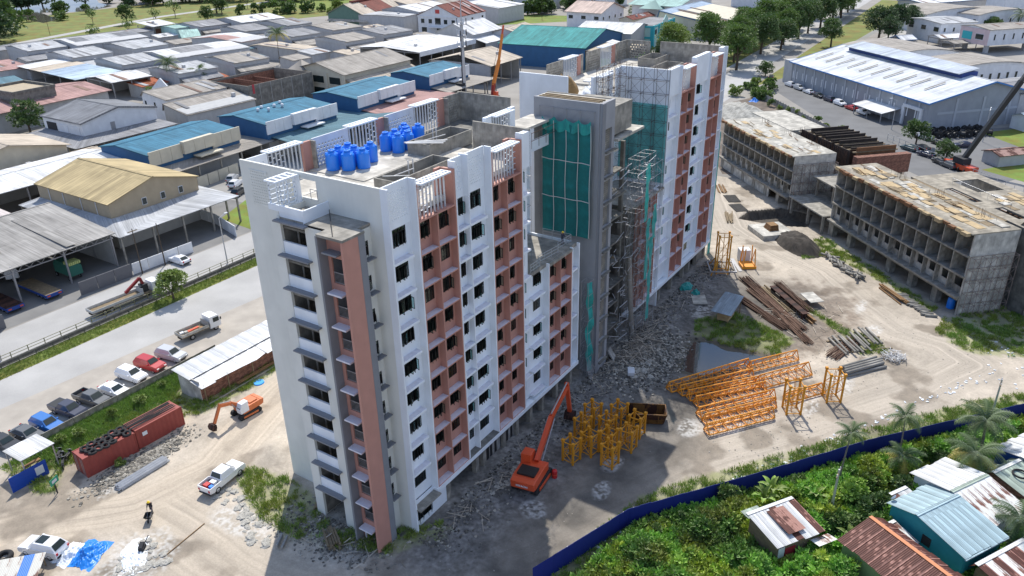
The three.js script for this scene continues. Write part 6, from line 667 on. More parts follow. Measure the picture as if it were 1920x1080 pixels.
// blue hoarding: one sheet after another
{ const P = [[.2, 13.4], [11.9, 17.4], [25, 27.2], [35.9, 35], [54.2, 50.2], [67, 61]]; const R = thing('hoarding', 'long dark blue sheet metal hoarding along the haul road', 'hoarding', [0, 0, 0]); for (let i = 0; i < P.length - 1; i++) { const [ax, az] = P[i], [bx, bz] = P[i + 1], L = Math.hypot(bx - ax, bz - az), n = Math.round(L / 1.25), a = -Math.atan2(bz - az, bx - ax); for (let k = 0; k < n; k++) { const t = (k + .5) / n, x = mix(ax, bx, t), z = mix(az, bz, t), y = siteH(x, z); const m = part(R, 'sheet', memo(`hs${(L / n).toFixed(3)}`, () => { const w = L / n, p = [], c = 6; for (let j = 0; j <= c * 2; j++) p.push([-w / 2 + w * j / (c * 2), (j % 2) * .03]); p.push([w / 2, -.02], [-w / 2, -.02]); return ext(p, 2.4).rotateX(-Math.PI / 2); }), M.hoard); m.position.set(x, y - .1 + rr(-.03, .03), z); m.rotation.y = a + rr(-.012, .012); if (k % 3 === 0) part(R, 'post', memo('hp', () => B(-.05, .05, 0, 2.2, -.14, -.04)), M.steel).position.set(x, y, z); } } }
// sundry small things
{ const t = single('pallet_blocks', 'grey blocks stacked on a pallet in the gable shadow edge', 'blocks', merge(Array.from({ length: 12 }, (_, i) => B(0, .4, 0, .2, 0, .2).translate(-.8 + (i % 4) * .42, .15 + Math.floor(i / 8) * .21, -.5 + (Math.floor(i / 4) % 2) * .5))), M.concL2, [-8.2, siteH(-8.2, -10.4), -10.4], .5); single('long_pole', 'long dark pole lying across the dirt yard', 'pole', rod([-2.4, .05, -.5], [2.6, .05, .5], .05, 6), M.wood, [-13.2, siteH(-13, -19), -19.2], .3); single('blue_disc', 'round blue plastic tub lid on the dirt behind the small excavator', 'lid', cyl(.75, .7, 0, .15, 0, 0, 22), std([.01, .3, .75], .4), [10.6, siteH(10.6, -36), -35.9]); single('water_drum', 'blue plastic drum under the twelve bay block', 'drum', new THREE.LatheGeometry([[0, 0], [.55, 0], [.6, .1], [.6, 1.5], [.4, 1.8], [0, 1.85]].map((q) => new THREE.Vector2(...q)), 20), M.tank, [80.6, 0, 38.6]); const b = single('concrete_slab', 'pale concrete slab dropped on the ground in front of the far block', 'slab', B(-1.5, 1.5, 0, .14, -1.1, 1.1), M.concL, [63.2, siteH(63, 5) + .1, 5.2], .5); b.rotation.z = .03; single('concrete_slab', 'broken grey slab leaning on the stair core foot', 'slab', B(-.7, .7, 0, 1.8, -.08, .08).rotateX(-.5), M.concL2, [40, siteH(40, 1.6), 2], .3); single('white_block', 'white plastered block sitting on the rubble heap', 'block', ext([[-.5, 0], [.6, .1], [.5, .8], [-.2, 1], [-.6, .5]], .8, [], .05), M.whiteS, [37.4, siteH(37, 5) + .1, 5.2], .5); for (const [x, z, k] of [[66.4, 1.8, 0], [64.8, 4, 1]]) single('net_bundle', k ? 'small crumpled teal net scrap near a concrete slab' : 'crumpled teal net bundle under the far block', 'net', (() => { const g = new THREE.IcosahedronGeometry(1, 3), p = g.attributes.position; for (let i = 0; i < p.count; i++) { const q = .6 + .8 * fbm(p.getX(i) * 3 + 5, p.getZ(i) * 3 + p.getY(i), 3, 541 + k); p.setXYZ(i, p.getX(i) * q * (k ? .7 : 1.5), Math.max(0, p.getY(i)) * q * .8, p.getZ(i) * q * (k ? .6 : .9)); } g.computeVertexNormals(); return uvM(g); })(), M.netL, [x, siteH(x, z), z]); }
for (const [x, z, r, l] of [[112.4, -6.4, .6, 'black sheet laid on the dirt past the far block'], [107.6, -3.4, .7, 'dark grey sheet laid on the dirt near the crane pit']]) single('ground_sheet', l, 'sheet', B(-2.2, 2.2, 0, .07, -1.3, 1.3), std([.05, .048, .045], .9, { map: rep(T.mud, 2) }), [x, siteH(x, z) + .03, z], r);
for (const [x, z, r, l] of [[117, -11, .5, 'formwork planks spread on the dirt beyond the black sheet'], [121.6, -16.4, .75, 'long planks stacked along the far concrete block'], [103.4, -9.4, .3, 'loose planks beside the far tower corner']]) bundle('plank_stack', l, 'planks', x, z, r, 14, 5, 1.4, .07, M.wood, 2, true);

// ================================================================ TIN HOUSES BEHIND THE HOARDING
const tin = (t, c = [1, 1, 1], n = 3) => std(c, .65, { map: rep(T[t], n), bumpMap: rep(T.rib, 7), bumpScale: .035 });
const TN = { rust: tin('rust', [1.1, .9, .85]), old: tin('tinold'), white: tin('sheet', [.92, .93, .93], 9), ice: tin('sheet', [.50, .68, .74], 9), green: tin('sheet', [.5, .6, .5], 9) };
const shackFoot = [];
function tinHouse(label, x, z, w, d, rot, h, rise, ridge, at, wall, sheets, stilts = 0) { // each roof sheet is its own piece
  const R = thing('tin_house', label, 'house', [x, 0, z], -rot * RAD); shackFoot.push([x, z, Math.hypot(w, d) / 2 * .82]); gableWall(R, w - .7, d - .7, stilts, h, rise, ridge, at, wall); if (stilts) for (const [sx, sz] of [[-1, -1], [1, -1], [1, 1], [-1, 1], [0, 1], [0, -1]]) part(R, 'stilt', B(sx * (w / 2 - .6) - .07, sx * (w / 2 - .6) + .07, 0, stilts, sz * (d / 2 - .6) - .07, sz * (d / 2 - .6) + .07), M.woodG);
  const P = ridge === 'x' ? (u, v, q) => [u, q, v] : (u, v, q) => [v, q, u], L = ridge === 'x' ? w : d, S = (ridge === 'x' ? d : w) / 2, k = at * S, n = Math.round(L / .85); for (const sd of [-1, 1]) if (sd < 0 ? k > -S + .1 : k < S - .1) for (let i = 0; i < n; i++) { const u0 = -L / 2 + L * i / n, u1 = -L / 2 + L * (i + 1.06) / n, j = .012 * (i % 2) + .01, e = rr(-.12, .12); part(R, 'roof_sheet', slab(P(u0, sd * S + e, h + .05 + j), P(u1, sd * S + e, h + .05 + j), P(u1, k, h + rise + .1 + j), P(u0, k, h + rise + .1 + j), .02), pick(sheets[sd < 0 ? 0 : 1])); } part(R, 'ridge_cap', beam(P(-L / 2, k, h + rise + .13), P(L / 2, k, h + rise + .13), .4, .04), sheets[2] ?? TN.old); return R;
}
{ const R = tinHouse('grey board shack with a patched white and rusty tin roof among the bushes', 17.3, 31.1, 5.6, 4.7, 33, 2.7, .5, 'x', -.9, M.woodG, [[TN.white], [TN.white, TN.white, TN.old, TN.rust, TN.rust, TN.white]], .7); part(R, 'roof_patch', slab([-.9, 3.16, 1.6], [1.1, 3.16, 1.6], [1.1, 3.35, -1.6], [-.9, 3.35, -1.6], .02), TN.rust); part(R, 'annex_roof', slab([1.2, 2.2, 2.2], [3.4, 2.1, 2.2], [3.4, 2.4, 3.4], [1.2, 2.4, 3.4], .03), TN.old); part(R, 'red_cloth', B(-1.6, -.4, .8, 2.1, 2.06, 2.12), std([.35, .02, .03], .8)); part(R, 'white_banner', B(-2.4, -1.7, 1.2, 2.4, 2.06, 2.12), M.whiteS); part(R, 'clapboard', merge(Array.from({ length: 8 }, (_, i) => B(-2.4, 2.4, .8 + i * .24, .96 + i * .24, 2.0, 2.05))), M.woodG); part(R, 'upper_patch', slab([-3, 3.2, -2.8], [-1, 3.2, -2.8], [-1, 3.25, -1.6], [-3, 3.25, -1.6], .03), TN.green); }
{ const R = tinHouse('turquoise house with a pale blue corrugated roof', 25.2, 43.9, 6, 8.4, 30, 3.3, .9, 'x', -.25, std([.03, .34, .40], .75, { map: rep(T.grime, 4) }), [[TN.ice], [TN.ice], TN.ice]); part(R, 'window', B(-2.72, -2.62, 1.6, 2.6, -.2, .7), M.dark); part(R, 'satellite_dish', new THREE.SphereGeometry(.42, 16, 8, 0, 6.3, 0, .9).rotateX(1.9).translate(-2.2, 3.9, -4.4), M.whiteS); part(R, 'gutter', B(-3, 3, 3.2, 3.32, 4.15, 4.3), TN.ice); }
tinHouse('house with a dark rust red corrugated roof and an orange ridge', 17, 42.6, 6, 12, 30, 3.1, 1, 'z', .32, std([.20, .30, .12], .8), [[TN.rust], [TN.rust], std([.55, .22, .10], .7)]); tinHouse('house with a bright white tin roof and a streaky rusted rear slope', 30.8, 45.2, 5.4, 9, 30, 3.3, .9, 'x', 0, WL.white, [[TN.white], [TN.old], TN.green]); tinHouse('low house with rusty brown sheets beside the turquoise house', 22.4, 50.4, 7, 5, 30, 2.6, .6, 'x', -.8, M.woodG, [[TN.rust], [TN.rust, TN.rust, TN.old]]); tinHouse('lean-to with reddish rusty sheets under the turquoise wall', 21.8, 40.4, 2.6, 3, 30, 2, .4, 'x', -.9, M.woodG, [[TN.rust], [TN.rust, TN.old]]); tinHouse('grey roofed shed with blue walls behind the coconut palms', 41.4, 50.8, 6, 6, 30, 3, .7, 'x', 0, std([.02, .10, .38], .7), [[TN.white], [TN.white, TN.green]]); tinHouse('small white lean-to with a rusty patch above the turquoise house', 27.4, 40.2, 2.4, 2, 30, 2.6, .2, 'x', -.9, M.woodG, [[TN.old], [TN.white, TN.rust]]); tinHouse('house with green tin sheets and a coil of hose on top', 36.4, 49.6, 5, 5, 30, 2.8, .6, 'x', -.6, WL.brick, [[TN.green], [TN.green]]); single('hose_coil', 'black hose coiled on the green tin roof', 'hose', new THREE.TorusGeometry(.7, .1, 8, 24).rotateX(Math.PI / 2), M.rubber, [36.2, 3.5, 49.4]);

// ================================================================ VEHICLES
const paint = (r, g, b) => std([r, g, b], .3, { clearcoat: .8, clearcoatRoughness: .08 });
const PT = { white: paint(.80, .80, .80), silver: paint(.48, .49, .50), red: paint(.42, .01, .012), blue: paint(.01, .14, .45), black: paint(.012, .012, .014), grey: paint(.09, .095, .10), teal: paint(.02, .06, .07), navy: paint(.012, .018, .05) };
const CK = { // side profiles: lower body, glasshouse [front low, front top, rear top, rear low]
  suv: { L: 2.3, body: [[-2.28, .42], [-1.95, .32], [1.95, .32], [2.28, .45], [2.3, .8], [2.12, 1.0], [1.15, 1.12], [-2.2, 1.14], [-2.32, .9]], gl: [[1.1, 1.1], [.35, 1.68], [-1.7, 1.7], [-2.22, 1.12]] },
  sedan: { L: 2.25, body: [[-2.22, .38], [-1.9, .28], [1.9, .28], [2.22, .4], [2.24, .68], [2.05, .84], [1.0, .95], [-1.5, .98], [-2.15, .95], [-2.26, .75]], gl: [[.98, .94], [.2, 1.4], [-1.05, 1.42], [-1.85, .96]] },
  pickup: { L: 2.65, body: [[-2.62, .55], [-2.2, .42], [2.25, .42], [2.6, .55], [2.64, .92], [2.45, 1.12], [1.5, 1.2], [-2.62, 1.2]], gl: [[1.45, 1.18], [.75, 1.78], [-.65, 1.8], [-.95, 1.2]], bed: [-2.52, -1.02] },
  van: { L: 2.4, body: [[-2.38, .4], [2.3, .4], [2.42, .6], [2.4, 1.1], [2.1, 1.2], [-2.4, 1.2]], gl: [[2.1, 1.18], [1.4, 1.95], [-2.2, 1.98], [-2.38, 1.2]] },
};
const WH = (r) => { const t = memo(`ty${r}`, () => new THREE.TorusGeometry(r * .78, r * .27, 8, 18).scale(1, 1, 1.25)), m = memo(`ri${r}`, () => cyl(r * .6, r * .6, -.09, .09, 0, 0, 14).rotateX(Math.PI / 2)); return [t, m]; };
function wheel(R, x, y, z, r) { const [t, m] = WH(r); const w = part(R, 'wheel', t, M.rubber); w.position.set(x, y, z); part(w, 'rim', m, M.rim); }
function car(kind, mat, label, x, z, turn, group, y = 0, extra) {
  const K = CK[kind], R = thing(kind === 'pickup' ? 'pickup_truck' : 'parked_car', label, kind === 'pickup' ? 'pickup' : 'car', [x, y, z], turn, group), hw = .9;
  const taper = (g) => { const p = g.attributes.position, y0 = K.gl[0][1], y1 = K.gl[1][1]; for (let i = 0; i < p.count; i++) { const t = clamp((p.getY(i) - y0) / (y1 - y0)); p.setZ(i, p.getZ(i) * (1 - .2 * t)); } g.computeVertexNormals(); return g; };
  let body = K.body; if (K.bed) body = body.slice(0, -1).concat([[K.bed[1] + .05, 1.2], [K.bed[1], .75], [K.bed[0], .75], [K.bed[0], 1.2], [-2.62, 1.2]]);
  part(R, 'body', memo(`cb${kind}`, () => ext(K.bed ? K.body.slice(0, -1).concat([[-1.0, 1.2], [-1.0, .8], [-2.62, .8]]) : K.body, hw * 2 - .1, [], .05).translate(0, 0, -hw + .05)), mat); part(R, 'cabin', memo(`cg${kind}`, () => taper(ext(K.gl, hw * 2 - .2, [], .05).translate(0, 0, -hw + .1))), mat);
  if (K.bed) { for (const e of [-1, 1]) part(R, 'bed_side', memo(`bs${e}`, () => B(-2.62, -1.0, .8, 1.24, e * hw - .04, e * hw + .04)), mat); part(R, 'tailgate', memo('tgt', () => B(-2.66, -2.58, .75, 1.24, -hw, hw)), mat); part(R, 'bed_floor', memo('bfl', () => B(-2.58, -1.02, .8, .83, -hw + .05, hw - .05)), M.dark); }
  const [a, b, c, d] = K.gl, zt = (y) => (hw - .1) * (1 - .2 * clamp((y - a[1]) / (b[1] - a[1]))), lerp = (p, q, t) => [mix(p[0], q[0], t), mix(p[1], q[1], t)];
  const win = (p, q, s) => { const P = lerp(p, q, .12), Q = lerp(p, q, .9), n = s * .03; return slab([P[0] + n, P[1] + .03, -zt(P[1]) + .1], [P[0] + n, P[1] + .03, zt(P[1]) - .1], [Q[0] + n, Q[1] + .03, zt(Q[1]) - .08], [Q[0] + n, Q[1] + .03, -zt(Q[1]) + .08], .02); };
  part(R, 'windscreen', memo(`ws${kind}`, () => win(a, b, 1)), M.glass); part(R, 'rear_window', memo(`rw${kind}`, () => win(d, c, -1)), M.glass);
  for (const e of [-1, 1]) { for (const [t0, t1] of kind === 'pickup' ? [[.06, .48], [.54, .94]] : [[.06, .42], [.46, .74], [.78, .95]]) part(R, 'side_window', memo(`sw${kind}${e}${t0}`, () => { const lo = (t) => lerp(lerp(a, b, .14), lerp(d, c, .14), t), hi = (t) => lerp(lerp(a, b, .88), lerp(d, c, .88), t); const [p, q, r, s] = [lo(t0), lo(t1), hi(t1), hi(t0)]; return quads([[p, q, r, s].map(([X, Y]) => [X, Y, e * (zt(Y) + .015)])]); }), M.glass); part(R, 'headlight', memo(`hl${kind}${e}`, () => B(K.L - .12, K.L + .02, .68, .84, e * .62 - .18, e * .62 + .18)), M.lampw); part(R, 'tail_light', memo(`tl${kind}${e}`, () => B(-K.L - .03, -K.L + .08, .72, 1.0, e * .72 - .12, e * .72 + .12)), M.lampr); part(R, 'mirror', memo(`mi${kind}${e}`, () => B(a[0] - .45, a[0] - .25, a[1], a[1] + .16, e * .92, e * 1.08)), mat); const r = kind === 'pickup' ? .4 : .34; wheel(R, K.L * .62, r, e * .8, r); wheel(R, -K.L * .6, r, e * .8, r); }
  part(R, 'grille', memo(`gr${kind}`, () => B(K.L - .05, K.L + .01, .42, .62, -.5, .5)), M.black); part(R, 'bumper', memo(`bp${kind}`, () => B(-K.L - .04, -K.L + .1, .38, .56, -.8, .8)), M.dark); if (extra) extra(R); return R;
}
// parked along the road: noses toward the fence (+z)
const nose = -Math.PI / 2, gp = 'cars nosed up to the concrete fence';
car('suv', PT.white, 'white SUV parked between a red SUV and a white hatchback', 2.3, -51.4, nose + .1, gp); car('suv', PT.red, 'red SUV parked nose first beside the fence', 5.3, -51.7, nose + .12, gp); car('suv', PT.silver, 'silver SUV parked at the end of the fence row', 8.5, -51.5, nose + .16, gp); car('sedan', PT.white, 'white hatchback parked next to a dark pickup', -1.1, -49.9, nose + .1, gp); car('pickup', PT.grey, 'dark grey pickup with an open bed beside the white hatchback', -3.9, -50.4, nose + .12, gp); car('pickup', PT.navy, 'dark blue pickup with a covered bed next to a blue SUV', -6.9, -50.7, nose + .12, gp, 0, (R) => part(R, 'bed_cover', B(-2.56, -1.02, 1.18, 1.25, -.84, .84), M.black)); car('suv', PT.blue, 'bright blue SUV parked in the fence row', -10, -49.9, nose + .1, gp); car('sedan', PT.grey, 'dark grey sedan parked next to the bright blue SUV', -12.3, -50, nose + .14, gp); car('sedan', PT.black, 'black sedan half hidden behind the gate shelter', -14.7, -50.6, nose + .1, gp);
car('pickup', PT.white, 'white pickup with red and blue load standing on the dirt yard', -5.2, -23.2, .12, undefined, siteH(-5.2, -23.2), (R) => { part(R, 'cargo', B(-2.3, -1.7, .83, 1.2, -.5, .1), std([.45, .02, .02], .5)); part(R, 'cargo', B(-1.7, -1.2, .83, 1.25, -.2, .5), M.whiteS); part(R, 'cargo', B(-2.2, -1.8, .83, 1.1, .2, .6), M.tank); });
car('suv', PT.white, 'white SUV with a dark sunroof parked by the blue tarpaulin', -21.5, -29.6, Math.PI / 2 + .32, undefined, 0, (R) => part(R, 'sunroof', B(-.7, .25, 1.715, 1.735, -.5, .5), M.glass));
car('sedan', PT.white, 'small white car parked by the white boundary wall', 30.4, -79.8, Math.PI / 2); car('suv', PT.white, 'white SUV on the forecourt behind the blue roofed factory', 64.6, -106.4, .5); car('suv', PT.black, 'black SUV on the forecourt edge next to the lawn', 61.4, -101.2, .4); car('suv', PT.silver, 'silver SUV beside the forecourt wall', 67, -110.4, .6);
const gr = 'cars lined up beside the long warehouse', ra = .80; [['suv', 'white', 'white SUV at the head of the warehouse row'], ['suv', 'silver', 'silver SUV in the warehouse row'], ['sedan', 'white', 'white sedan between a silver and a black car by the warehouse'], ['sedan', 'black', 'black sedan in the warehouse row behind a white sedan'], ['suv', 'navy', 'dark blue SUV in the warehouse row'], ['suv', 'white', 'white SUV parked right next to the red car'], ['sedan', 'red', 'red car in the warehouse row'], ['sedan', 'white', 'white car beside the warehouse side canopy']].forEach(([k, c, l], i) => car(k, PT[c], l, 232.6 - i * 4.22, -27.6 + i * 4.18, ra + (i % 2 ? Math.PI : 0), gr));
car('pickup', PT.white, 'white pickup in front of the cable drums', 182.4, 20.6, ra); car('sedan', PT.black, 'black sedan beside the cable drums', 178, 24.9, ra + .1); car('sedan', PT.navy, 'dark blue sedan standing apart on the yard', 178.6, 30.2, ra + 1.3); car('sedan', PT.teal, 'dark teal car under the hedge by the fence', 169.2, 19.3, ra + .2); car('sedan', PT.black, 'black car next to the dark teal car', 171, 21.6, ra + .2); car('sedan', PT.navy, 'dark car with a shiny roof at the fence corner', 165.4, 23.6, ra + .2); car('van', PT.white, 'white van parked by the low red roofed shed', 322, -128, .4); car('sedan', PT.black, 'dark car at the warehouse gate', 243, -37, .2); car('sedan', PT.black, 'black car near the foot of the mobile crane', 160.4, 27.4, ra); car('suv', PT.grey, 'dark SUV beside the foot of the mobile crane', 158.2, 29.4, ra);
// flatbed lorry and crane lorry
function lorry(label, x, z, turn, L, bedMat, crane, y = 0) { const R = thing('flatbed_lorry', label, 'lorry', [x, y, z], turn); const hw = 1.05, f = L / 2; part(R, 'chassis', B(-f, f - .3, .55, .8, -.45, .45), M.dark); part(R, 'cab', ext([[0, .55], [1.75, .55], [1.8, 1.3], [1.5, 2.35], [1.2, 2.45], [0, 2.45]], hw * 2 - .14, [], .06).translate(f - 1.85, 0, -hw + .07), PT.white); part(R, 'windscreen', slab([f - .02, 1.45, -.85], [f - .02, 1.45, .85], [f - .3, 2.25, .8], [f - .3, 2.25, -.8], .03), M.glass); for (const e of [-1, 1]) { part(R, 'side_window', B(f - 1.3, f - .35, 1.45, 2.15, e * hw - .01, e * hw + .015), M.glass); part(R, 'headlight', B(f - .08, f + .02, .75, .95, e * .75 - .15, e * .75 + .15), M.lampw); part(R, 'mirror', B(f - .2, f - .05, 1.6, 2.0, e * 1.12, e * 1.24), M.black); part(R, 'bed_side', B(-f, f - 2.1 - (crane ? 1.4 : 0), 1.0, 1.42, e * hw - .03, e * hw + .03), bedMat); wheel(R, f - .95, .42, e * .85, .42); wheel(R, -f * .5, .42, e * .85, .42); if (crane) wheel(R, -f * .5 - 1.1, .42, e * .85, .42); } part(R, 'bed_floor', B(-f, f - 2.1, .85, 1.0, -hw, hw), M.woodG); part(R, 'tailgate', B(-f - .04, -f + .02, 1.0, 1.42, -hw, hw), bedMat); part(R, 'headboard', B(f - 2.16 - (crane ? 1.4 : 0), f - 2.1 - (crane ? 1.4 : 0), 1.0, 1.9, -hw, hw), bedMat); for (let i = 1; i < 6; i++) part(R, 'bed_post', merge([B(-f + i * .9 - .03, -f + i * .9 + .03, 1, 1.44, -hw - .05, -hw + .05), B(-f + i * .9 - .03, -f + i * .9 + .03, 1, 1.44, hw - .05, hw + .05)]), bedMat);
  if (crane) { const k = part(R, 'crane_base', B(f - 3.3, f - 2.3, .9, 2.3, -.6, .6), M.dark); part(R, 'crane_arm', merge([beam([f - 2.8, 2.2, 0], [f - 3.1, 3.4, 0], .4, .4), beam([f - 3.1, 3.4, 0], [f - 6, 1.9, .2], .34, .42)]), std([.22, .02, .02], .5)); part(R, 'crane_ram', rod([f - 2.9, 2.0, .3], [f - 4.4, 2.4, .3], .1, 8), M.steel); part(R, 'outrigger', B(f - 3, f - 2.6, .5, .9, -1.25, 1.25), M.dark); } else for (let i = 0; i < 6; i++) part(R, 'cargo', B(0, rr(.4, 1), 0, rr(.1, .3), 0, rr(.3, .7)), pick([M.plast, M.wood, M.whiteS, M.orange])).position.set(-f + .4 + i * .55, 1.0, rr(-.8, .2)); return R; }
lorry('white flatbed lorry with rubbish in its bed parked on the shoulder', 15.2, -54.2, -.1, 6.4, M.plast, false); lorry('white lorry with a folded dark red loader crane on the far lane', 15.6, -73, -.05, 12, std([.55, .55, .53], .6, { map: rep(T.grime, 3) }), true);
// low loaders and lorries in the shelter
{ const lb = std([.01, .05, .24], .6); for (const [x, z, m, l] of [[4.5, -90, M.rusty, 'blue low loader trailer with rusty deck in the truck shelter'], [10.4, -89.4, M.woodG, 'blue low loader trailer with orange lamps at the shelter front']]) { const R = thing('trailer', l, 'trailer', [x, 0, z], Math.PI / 2); part(R, 'deck', B(-4.6, 4.6, 1.0, 1.15, -1.3, 1.3), m); part(R, 'frame', merge([B(-4.6, 4.6, .7, 1.1, 1.2, 1.36), B(-4.6, 4.6, .7, 1.1, -1.36, -1.2), B(-4.7, -4.55, .6, 1.15, -1.36, 1.36)]), lb); for (const e of [-1, 1]) { part(R, 'tail_lamp', B(-4.76, -4.7, .8, 1, e * .9 - .25, e * .9 + .25), M.orange); for (const q of [-3.6, -2.5, -1.4]) wheel(R, q, .42, e * 1.0, .42); } } const R = thing('box_lorry', 'white box body lorry at the left end of the truck shelter', 'lorry', [-2.6, 0, -87], Math.PI / 2 + .1); part(R, 'box', B(-3, 2.6, .9, 3.1, -1.15, 1.15), WL.white); part(R, 'cab', ext([[0, .5], [1.8, .5], [1.8, 1.4], [1.5, 2.4], [0, 2.4]], 2.1, [], .05).translate(2.7, 0, -1.05), WL.white); for (const e of [-1, 1]) { wheel(R, 3.5, .42, e * .9, .42); wheel(R, -1.6, .42, e * .9, .42); } const G = thing('covered_lorry', 'green tarpaulin covered lorry behind the grey gate', 'lorry', [16.6, 0, -91.6], Math.PI / 2); part(G, 'cover', ext([[-1.1, 1], [1.1, 1], [1.1, 2.5], [.7, 3], [-.7, 3], [-1.1, 2.5]], 5).rotateY(Math.PI / 2).translate(-3, 0, 0), std([.03, .14, .10], .8)); part(G, 'pallet_load', merge(Array.from({ length: 6 }, (_, i) => B(-3.2, -1.4, 3.0, 3.5, -1 + i * .35, -.75 + i * .35))), std([.45, .50, .18], .8)); for (const e of [-1, 1]) { wheel(G, 2, .42, e * .9, .42); wheel(G, -2, .42, e * .9, .42); } const D = thing('tractor_unit', 'white lorry cab parked deep in the truck shelter', 'lorry', [10, 0, -99], -.6); part(D, 'cab', ext([[0, .7], [2, .7], [2, 1.8], [1.8, 3], [0, 3]], 2.2, [], .06).translate(0, 0, -1.1), WL.white); part(D, 'windscreen', B(1.98, 2.06, 1.8, 2.6, -.9, .9), M.glass); part(D, 'grille', merge(Array.from({ length: 5 }, (_, i) => B(2, 2.1, .9 + i * .18, 1 + i * .18, -.8, .8))), M.dark); for (const e of [-1, 1]) { wheel(D, 1.2, .5, e * 1, .5); wheel(D, -1.6, .5, e * 1, .5); } part(D, 'chassis', B(-3, 1, .6, .9, -.5, .5), M.dark); }
// boundary walls and gates on the far side of the road
{ const w = (l, m, pts, h, n = 'boundary_wall') => { const R = thing(n, l, 'wall', [pts[0][0], 0, pts[0][1]], 0); for (let i = 0; i < pts.length - 1; i++) { const [a, b] = [pts[i], pts[i + 1]], k = Math.max(1, Math.round(Math.hypot(b[0] - a[0], b[1] - a[1]) / 3)); for (let j = 0; j < k; j++) { const p = [mix(a[0], b[0], j / k) - pts[0][0], h / 2, mix(a[1], b[1], j / k) - pts[0][1]], q = [mix(a[0], b[0], (j + 1) / k - .01) - pts[0][0], h / 2, mix(a[1], b[1], (j + 1) / k - .01) - pts[0][1]]; part(R, 'wall_panel', beam(p, q, .14, h), m); } } return R; }; w('white plastered boundary wall in front of the yellowish hall yard', WL.white, [[23, -82.4], [35, -82]], 2); w('grey sheet metal gate panels in front of the truck shelter', std([.13, .13, .14], .7, { bumpMap: rep(T.rib, 6), bumpScale: .02 }), [[13.4, -82.4], [22.6, -82]], 2.3, 'sheet_gate'); w('grey sheet metal gate leaf at the shelter entrance', std([.13, .13, .14], .7), [[-6, -82], [1, -81.6]], 2.3, 'sheet_gate'); w('tall grey wall by the forecourt and lawn', WL.white, [[44, -81], [46.5, -90], [47, -98]], 2.2); w('cream wall with a notice along the forecourt', WL.cream, [[53, -112], [72, -114]], 2.6);
  const fence = (l, pts, h, mat, name = 'mesh_fence') => { const R = thing(name, l, 'fence', [pts[0][0], 0, pts[0][1]], 0); const o = pts[0]; for (let i = 0; i < pts.length - 1; i++) { const [a, b] = [pts[i], pts[i + 1]], L = Math.hypot(b[0] - a[0], b[1] - a[1]), k = Math.max(1, Math.round(L / 2.4)); for (let j = 0; j <= k; j++) { const X = mix(a[0], b[0], j / k) - o[0], Z = mix(a[1], b[1], j / k) - o[1]; part(R, 'post', memo(`fp${h}`, () => B(-.05, .05, 0, h, -.05, .05)), mat).position.set(X, 0, Z); } for (const y of [h * .45, h - .06]) part(R, 'rail', beam([a[0] - o[0], y, a[1] - o[1]], [b[0] - o[0], y, b[1] - o[1]], .05, .07), mat); } return R; };
  const rl = std([.10, .10, .08], .7); fence('low dark railing along the near edge of the roadside drain', [[-30, -69.4], [45, -69.3], [90, -69.3]], .9, rl, 'railing'); fence('low olive railing along the far edge of the roadside drain', [[-30, -71.6], [45, -71.5], [90, -71.5]], .9, std([.22, .21, .10], .7), 'railing');
  const pf = thing('panel_fence', 'long grey panelled fence between the site and the warehouse lane', 'fence', [214, 0, -34]); { const a = [0, 0], b = [-60, 51], n = 44; for (let i = 0; i < n; i++) { const t = i / n, t2 = (i + .92) / n; part(pf, 'fence_panel', beam([b[0] * t, .95, b[1] * t], [b[0] * t2, .95, b[1] * t2], .08, 1.9), M.concL2); part(pf, 'post', B(-.1, .1, 0, 2.1, -.1, .1).translate(b[0] * t, 0, b[1] * t), M.conc); } } fence('wire mesh fence around the cable drum yard', [[176, 13], [150, 38], [140, 50]], 1.8, M.galv); }
// cable drums
{ const g = cyl(.95, .95, -.06, .06, 0, 0, 22).rotateX(Math.PI / 2), c = cyl(.6, .6, -.5, .5, 0, 0, 18).rotateX(Math.PI / 2), t = thing('cable_drum', 'black cable drum standing in the warehouse yard', 'cable drum', [186, .95, 23], .3, 'cable drums heaped in the yard'); part(t, 'flange', g, M.rubber).position.z = -.55; part(t, 'flange', g, M.rubber).position.z = .55; part(t, 'cable', c, std([.03, .03, .03], .6)); part(t, 'hub', cyl(.12, .12, -.62, .62, 0, 0, 10).rotateX(Math.PI / 2), M.steel); for (let i = 0; i < 24; i++) { const u = i % 8, v = Math.floor(i / 8); dup(t, [184 + u * 1.35 + v * 1.7 + rr(-.3, .3), .95, 24.4 + u * 1.5 - v * 1.6 + rr(-.3, .3)], rr(0, 3), undefined, undefined, rr(.75, 1.1)); } }
